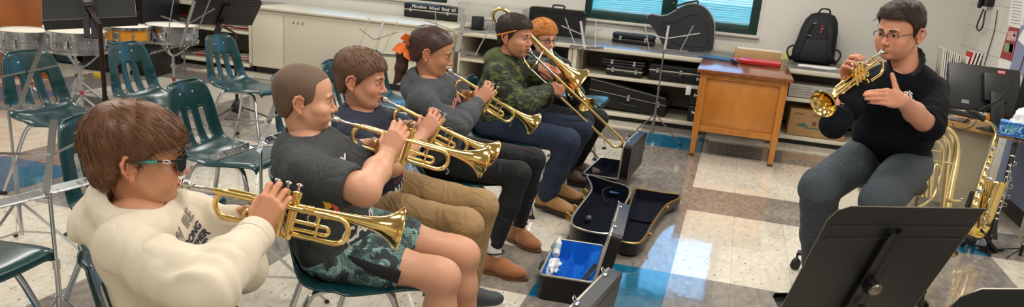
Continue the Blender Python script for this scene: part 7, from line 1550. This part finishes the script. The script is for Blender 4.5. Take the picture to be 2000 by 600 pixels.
def boy_red():
    head = ((at(1060, 76, 5.28)), math.radians(-38), math.radians(6), math.radians(4), .93)
    m = mouth_of(head); b = ext(m, 1138, 205, .50, False); trumpet('trumpet of the red haired player, half hidden behind the trombone bell', m, b, 0); k = .5/.535; F = tr_frame(m, b, 0)
    pel = A((-1.17, 1.42, .54)); neck = A(at(1066, 116, 5.36)); ty = math.radians(-4)
    shR = pt3(1052, 138, 5.15); shL = pt3(1098, 132, 5.48); elR = pt3(1062, 185, 5.1); elL = pt3(1125, 185, 5.45); Wr, dr, nr = rhand_on(F, k); Wl, dl, nl = lhand_on(F, k)
    kR = pt3(1140, 238, 5.25); kL = pt3(1168, 232, 5.48); aR = A((-.86, 1.38, .09)); aL = A((-.84, 1.62, .09))
    root, M, R, SK = person('f', 'red haired player with black glasses and a dark plaid shirt at the far end', pel, ty, head, neck, shR, shL, elR, elL, Wr, Wl, 'dba389', knR=kR, knL=kL, anR=aR, anL=aL, rh=dict(d=dr, n=nr), lh=dict(d=dl, n=nl), hs=.92, br='b07a4a', h_head=.003, h_hand=.0034, cw=.12, arm=(.038, .033, .028))
    line = ([0, .5, .8, 1.0, 1.2, 1.38, 1.5, 1.75, 1.95, 2.4, 3.15], [.056, .054, .050, .036, .006, -.014, .018, .024, -.02, -.055, -.062])
    hair(M, root, hairmat('c07a38', .5), line, lambda X, Y, Z: .007+.016*np.clip(Z/.11, 0, 1), locks=1300, lock_len=.020, lock_r=.0011, flow=lambda p: A((.7, .3*math.sin(p[1]*90), .2)), seed=51, lift=.6, h=.003, shade=.22, bumpy=(.003, 130))
    glasses(M, 'black framed glasses worn by the red haired player', mat('black_frame', '16161a', .3), r=(.021, .0155), th=.0019, rnd=.8)
    PL = mat('dark_plaid_flannel', '1c2420', .85, wrinkle=(9, .55, .05)); nt = PL.node_tree; tc = nt.nodes['Texture Coordinate']; sp = nn(nt, 'SeparateXYZ'); nt.links.new(tc.outputs['Object'], sp.inputs[0]); out = None
    for ax_, per in ((1, .062), (2, .062), (0, .062)):
        mo = nn(nt, 'Math', operation='FLOORED_MODULO'); mo.inputs[1].default_value = per; nt.links.new(sp.outputs[ax_], mo.inputs[0]); lt = nn(nt, 'Math', operation='LESS_THAN'); lt.inputs[1].default_value = .012; nt.links.new(mo.outputs[0], lt.inputs[0]); mu = nn(nt, 'Math', operation='MULTIPLY'); mu.inputs[1].default_value = .4; nt.links.new(lt.outputs[0], mu.inputs[0])
        mx = nn(nt, 'MixRGB'); nt.links.new(mu.outputs[0], mx.inputs[0]); mx.inputs[2].default_value = (*lin('6a7060' if ax_ == 2 else '3f5a44'), 1)
        if out: nt.links.new(out, mx.inputs[1])
        else: mx.inputs[1].default_value = (*lin('1a2120'), 1)
        out = mx.outputs[0]
    nt.links.new(out, nt.nodes['Principled BSDF'].inputs['Base Color'])
    wr = A(Wr); wl = A(Wl); fR = wr+(elR-wr)*.12; fL = wl+(elL-wl)*.12
    garment('shirt', PL, root, lambda s: (torso_sdf(s, pel, neck, R, 0, (shR, shL), cw=.13, cd=.095, bw=.135, bd=.11, pad=.01), s.chain([shR, elR, fR], [.052, .05, .036], k=.045), s.chain([shL, elL, fL], [.052, .05, .036], k=.045), s.ell(neck+R@A((.01, 0, .035)), (.052, .056, .034), R, k=.01, sub=1)), h=.0075, amp=.004, freq=24, seed=33)
    garment('trousers', clothmat('black_denim', '0c0e14'), root, lambda s: (s.ell(pel-A((0, 0, .02)), (.12, .15, .09), R, k=.03), s.chain([pel+R@A((0, -.085, -.02)), kR, aR+A((0, 0, .03))], [.082, .064, .055], k=.03), s.chain([pel+R@A((0, .085, -.02)), kL, aL+A((0, 0, .03))], [.082, .064, .055], k=.03)), h=.008, amp=.003)
    BT = mat('brown_boot', '4a3426', .6)
    for a_ in (aR, aL): shoe_mesh('boot', BT, root, a_, a_+A((.15, 0, 0)), .044, sole=RUBBER, high=.05)
boy_red()
# ---------------- teacher
def teacher():
    head = ((at(1757, 66, 3.62)), math.radians(-131), math.radians(10), math.radians(0), 1.04)
    m = mouth_of(head); b = ext(m, 1593, 202, .525, False); trumpet('brass trumpet held up by the teacher, its open bell facing the room', m, b, .15, GOLD); k = .525/.535; F = tr_frame(m, b, .15)
    pel = A((.96, .28, .70)); neck = A(at(1768, 133, 3.68)); ty = math.radians(-112)
    shR = pt3(1672, 178, 3.55); shL = pt3(1822, 180, 3.75); elR = pt3(1630, 243, 3.40); elL = pt3(1812, 246, 3.50)
    W0, dr, nr = rhand_on(F, k); Wr = A(W0)+A(F.to_3x3() @ Vector((.01, .0, .0))); Wl = pt3(1762, 196, 3.28)
    kR = pt3(1601, 366, 3.58); kL = pt3(1722, 392, 3.42); aR = pt3(1597, 505, 3.95); aR[2] = .12; aL = kL+A((.05, .12, 0)); aL[2] = .12
    root, M, R, SK = person('g', 'teacher with glasses and dark pullover seated on a stool, playing one handed and gesturing', pel, ty, head, neck, shR, shL, elR, elL, Wr, Wl, 'd09377', knR=kR, knL=kL, anR=aR, anL=aL, hip_w=.10,
        rh=dict(d=dr, n=nr), lh=dict(d=at(1690, 184, 3.18)-at(1762, 196, 3.28), n=(at(1720, 170, 3.1)-at(1720, 190, 3.25)), curl=((14, 12, 8), (10, 10, 8), (12, 12, 8), (16, 14, 10)), spread=(-.10, -.03, .04, .12), thumb=((.45, .85, .1), (.35, .9, .05))), hs=1.08, arms_bare=1, br='2a1c16', face=dict(wide=.12, eyes=.85, neck_r=.053), arm=(.050, .044, .036), puff=.6, cw=.17, h_head=.0026, h_hand=.0028, eye=dict(open_=.9), lips=(.78, .46, .44))
    line = ([0, .35, .7, .9, 1.05, 1.2, 1.38, 1.5, 1.75, 1.95, 2.4, 3.15], [.078, .080, .078, .062, .045, .010, -.008, .016, .024, -.02, -.055, -.062])
    hair(M, root, hairmat('33231c', .6), line, lambda X, Y, Z: .005+.020*np.clip((Z-.02)/.10, 0, 1)*(1+.25*np.clip(X/.1, -1, 1)), locks=1800, lock_len=.035, lock_r=.0010, flow=lambda p: A((-.25, -1, .1)) if p[2] > .07 else A((-.7, 0, -.5)), seed=61, lift=.03, h=.0028, shade=.14, wide=.12)
    glasses(M, 'thin grey half rimmed glasses worn by the teacher', mat('grey_metal_frame', '4a4340', .3, .6), r=(.0245, .0185), th=.0015, halfrim=True, x0=.104, rnd=.75, dz=-.001)
    C = clothmat('black_navy_pullover', '080c14', rough=.9, bump=(700, .3, .001), wrinkle=(7, .4, .05), spec=.2); fR = A(Wr)*.42+elR*.58; fL = Wl*.45+elL*.55; mR = elR+(A(Wr)-elR)*.10; mL = elL+(Wl-elL)*.06
    def parts(s):
        torso_sdf(s, pel+A((0, 0, -.01)), neck, R, 0, (shR, shL), cw=.17, cd=.12, bw=.18, bd=.15, pad=.010)
        s.chain([shR, (shR+elR)/2, elR, mR], [.060, .058, .049, .048], k=.04); s.chain([shL, (shL+elL)/2, elL, mL], [.064, .068, .062, .057], k=.04); d = unit(A(Wr)-elR); s.cap(mR+d*.04, mR+d*.12, .047, .046, k=.008, sub=1); d = unit(Wl-elL); s.cap(mL+d*.045, mL+d*.13, .050, .048, k=.008, sub=1)
        s.ell(neck+R@A((.025, 0, .045)), (.062, .060, .05), R, k=.01, sub=1)
    g = garment('pullover', C, root, parts, h=.0065, amp=.0045, freq=17, seed=71, axes=((unit(shL-elL), 70, .006, elL+A((0, 0, .06)), .12), (unit(shR-elR), 70, .006, elR+A((0, 0, .05)), .12), (R[:, 2], 55, .007, pel+A((0, 0, .08)), .16)))
    up = R@A((0, 0, 1)); ff = R@A((1, 0, 0)); ll = R@A((0, 1, 0)); CL = mat('dark_grey_polo_collar', '2b2d31', .8); PC = mat('black_navy_collar', '0c111a', .8)
    s = SD(); s.chain([neck+ll*(.070*math.sin(a))+ff*(.064*math.cos(a)+.008)+up*(.034-.045*math.cos(a)) for a in np.linspace(math.radians(22), math.radians(338), 16)], [.007]+[.009]*14+[.006], k=.012); V, Q = s.mesh(.004); gg = Geo(); gg.add(V, Q); gg.build('stand_collar', PC, root, origin=root.location)
    s = SD(); s.chain([neck+ll*(.064*math.sin(a))+ff*(.058*math.cos(a)+.008)+up*(.030-.04*math.cos(a)) for a in np.linspace(math.radians(12), math.radians(348), 16)], [.006]+[.008]*14+[.006], k=.01); s.chain([neck+ff*.068-up*.012, neck+ff*.098-up*.06, neck+ff*.118-up*.11], [.018, .016, .008], k=.01); V, Q = s.mesh(.004); gg = Geo(); gg.add(V, Q); gg.build('polo_collar', CL, root, origin=root.location)
    tree = bvh(g); WH = mat('white_embroidery', 'd8d8d8', .7); RE = mat('red_embroidery', '9c3a3c', .7); Hh = np.linalg.norm(neck-pel)
    def Fm(x, y): p = at(x, y, 3.3); return Matrix.Translation(p) @ Matrix((CR, CU, -CFW)).transposed().to_4x4() @ Matrix.Rotation(-.12, 4, 'Z')
    decal(text_mesh('PNTBAD', .022, .0008), Fm(1758, 176), tree, WH, root, 'embroidered_lettering', off=.0015, back=.6, inside=False); decal(text_mesh('DORS', .034, .0012), Fm(1761, 185), tree, WH, root, 'embroidered_lettering', off=.0015, back=.6, inside=False); decal(poly_mesh([[(-.045, -.002), (.045, -.002), (.045, .002), (-.045, .002)]]), Fm(1757, 180), tree, RE, root, 'embroidered_line', off=.0015, back=.6, inside=False)
    TG = clothmat('charcoal_trousers', '3e464d', bump=(500, .2, .001))
    garment('trousers', TG, root, lambda s: (s.ell(pel+A((0, .0, .0)), (.15, .19, .11), R, k=.03), s.chain([pel+R@A((.03, -.10, .0)), kR, kR*.5+aR*.5, aR+A((0, 0, .03))], [.108, .086, .072, .062], k=.03), s.chain([pel+R@A((.03, .10, .0)), kL, kL*.5+aL*.5, aL+A((0, 0, .03))], [.108, .086, .072, .062], k=.03)), h=.007, amp=.002, freq=20, seed=77, axes=((unit(kR-pel), 130, .0035, pel*.35+kR*.65, .2), (unit(kL-pel), 130, .0035, pel*.35+kL*.65, .2), (unit(aR-kR), 60, .004, kR, .12)))
    SH = mat('black_leather_shoe', '111114', .35); f = A((math.cos(ty), math.sin(ty), 0))
    for a_ in (aR, aL): shoe_mesh('shoe', SH, root, A((a_[0], a_[1], .09)), A((a_[0], a_[1], .09))+f*.19, .046, sole=RUBBER)
    # stool
    cs = (.98, .34); t = thing('office_stool', 'black rolling stool on casters under the teacher', 'stool', (cs[0], cs[1], 0)); BP = BLACK
    mb = MB(); mb.lathe([(0, .53), (.15, .53), (.185, .545), (.195, .575), (.18, .605), (.12, .615), (0, .617)], None, 36, False); mb.build('seat', mat('black_vinyl', '15161b', .5), t); mb = MB(); mb.cyl((0, 0, .1), (0, 0, .53), .025, 16, .02); mb.build('gas_lift', BLACKM, t); mb = MB(); mb.lathe([(.035, .06), (.04, .07), (.04, .13), (.028, .14)], None, 20); mb.build('hub', BP, t)
    tgt = atZ(1556, 505, .06); a0 = math.atan2(tgt.y-cs[1], tgt.x-cs[0]); Rr = math.hypot(tgt.y-cs[1], tgt.x-cs[0])
    for i in range(5):
        a = a0+2*PI*i/5; e = Vector((math.cos(a)*Rr, math.sin(a)*Rr, .095)); mb = MB(); mb.tube([(0, 0, .115), e*.6+Vector((0, 0, .05)), e], [.03, .025, .02], 10, flat=.75); l = mb.build('base_arm', BP, t); mb = MB(); mb.cyl(e, e-Vector((0, 0, .05)), .006, 8); n = Vector((-math.sin(a), math.cos(a), 0))
        for q in (-1, 1): mb.cyl(e+n*q*.012-Vector((0, 0, .068)), e+n*q*.026-Vector((0, 0, .068)), .026, 18)
        mb.ball(e-Vector((0, 0, .05)), (.02, .02, .02), 10); mb.build('caster', BLACK, l)
teacher()
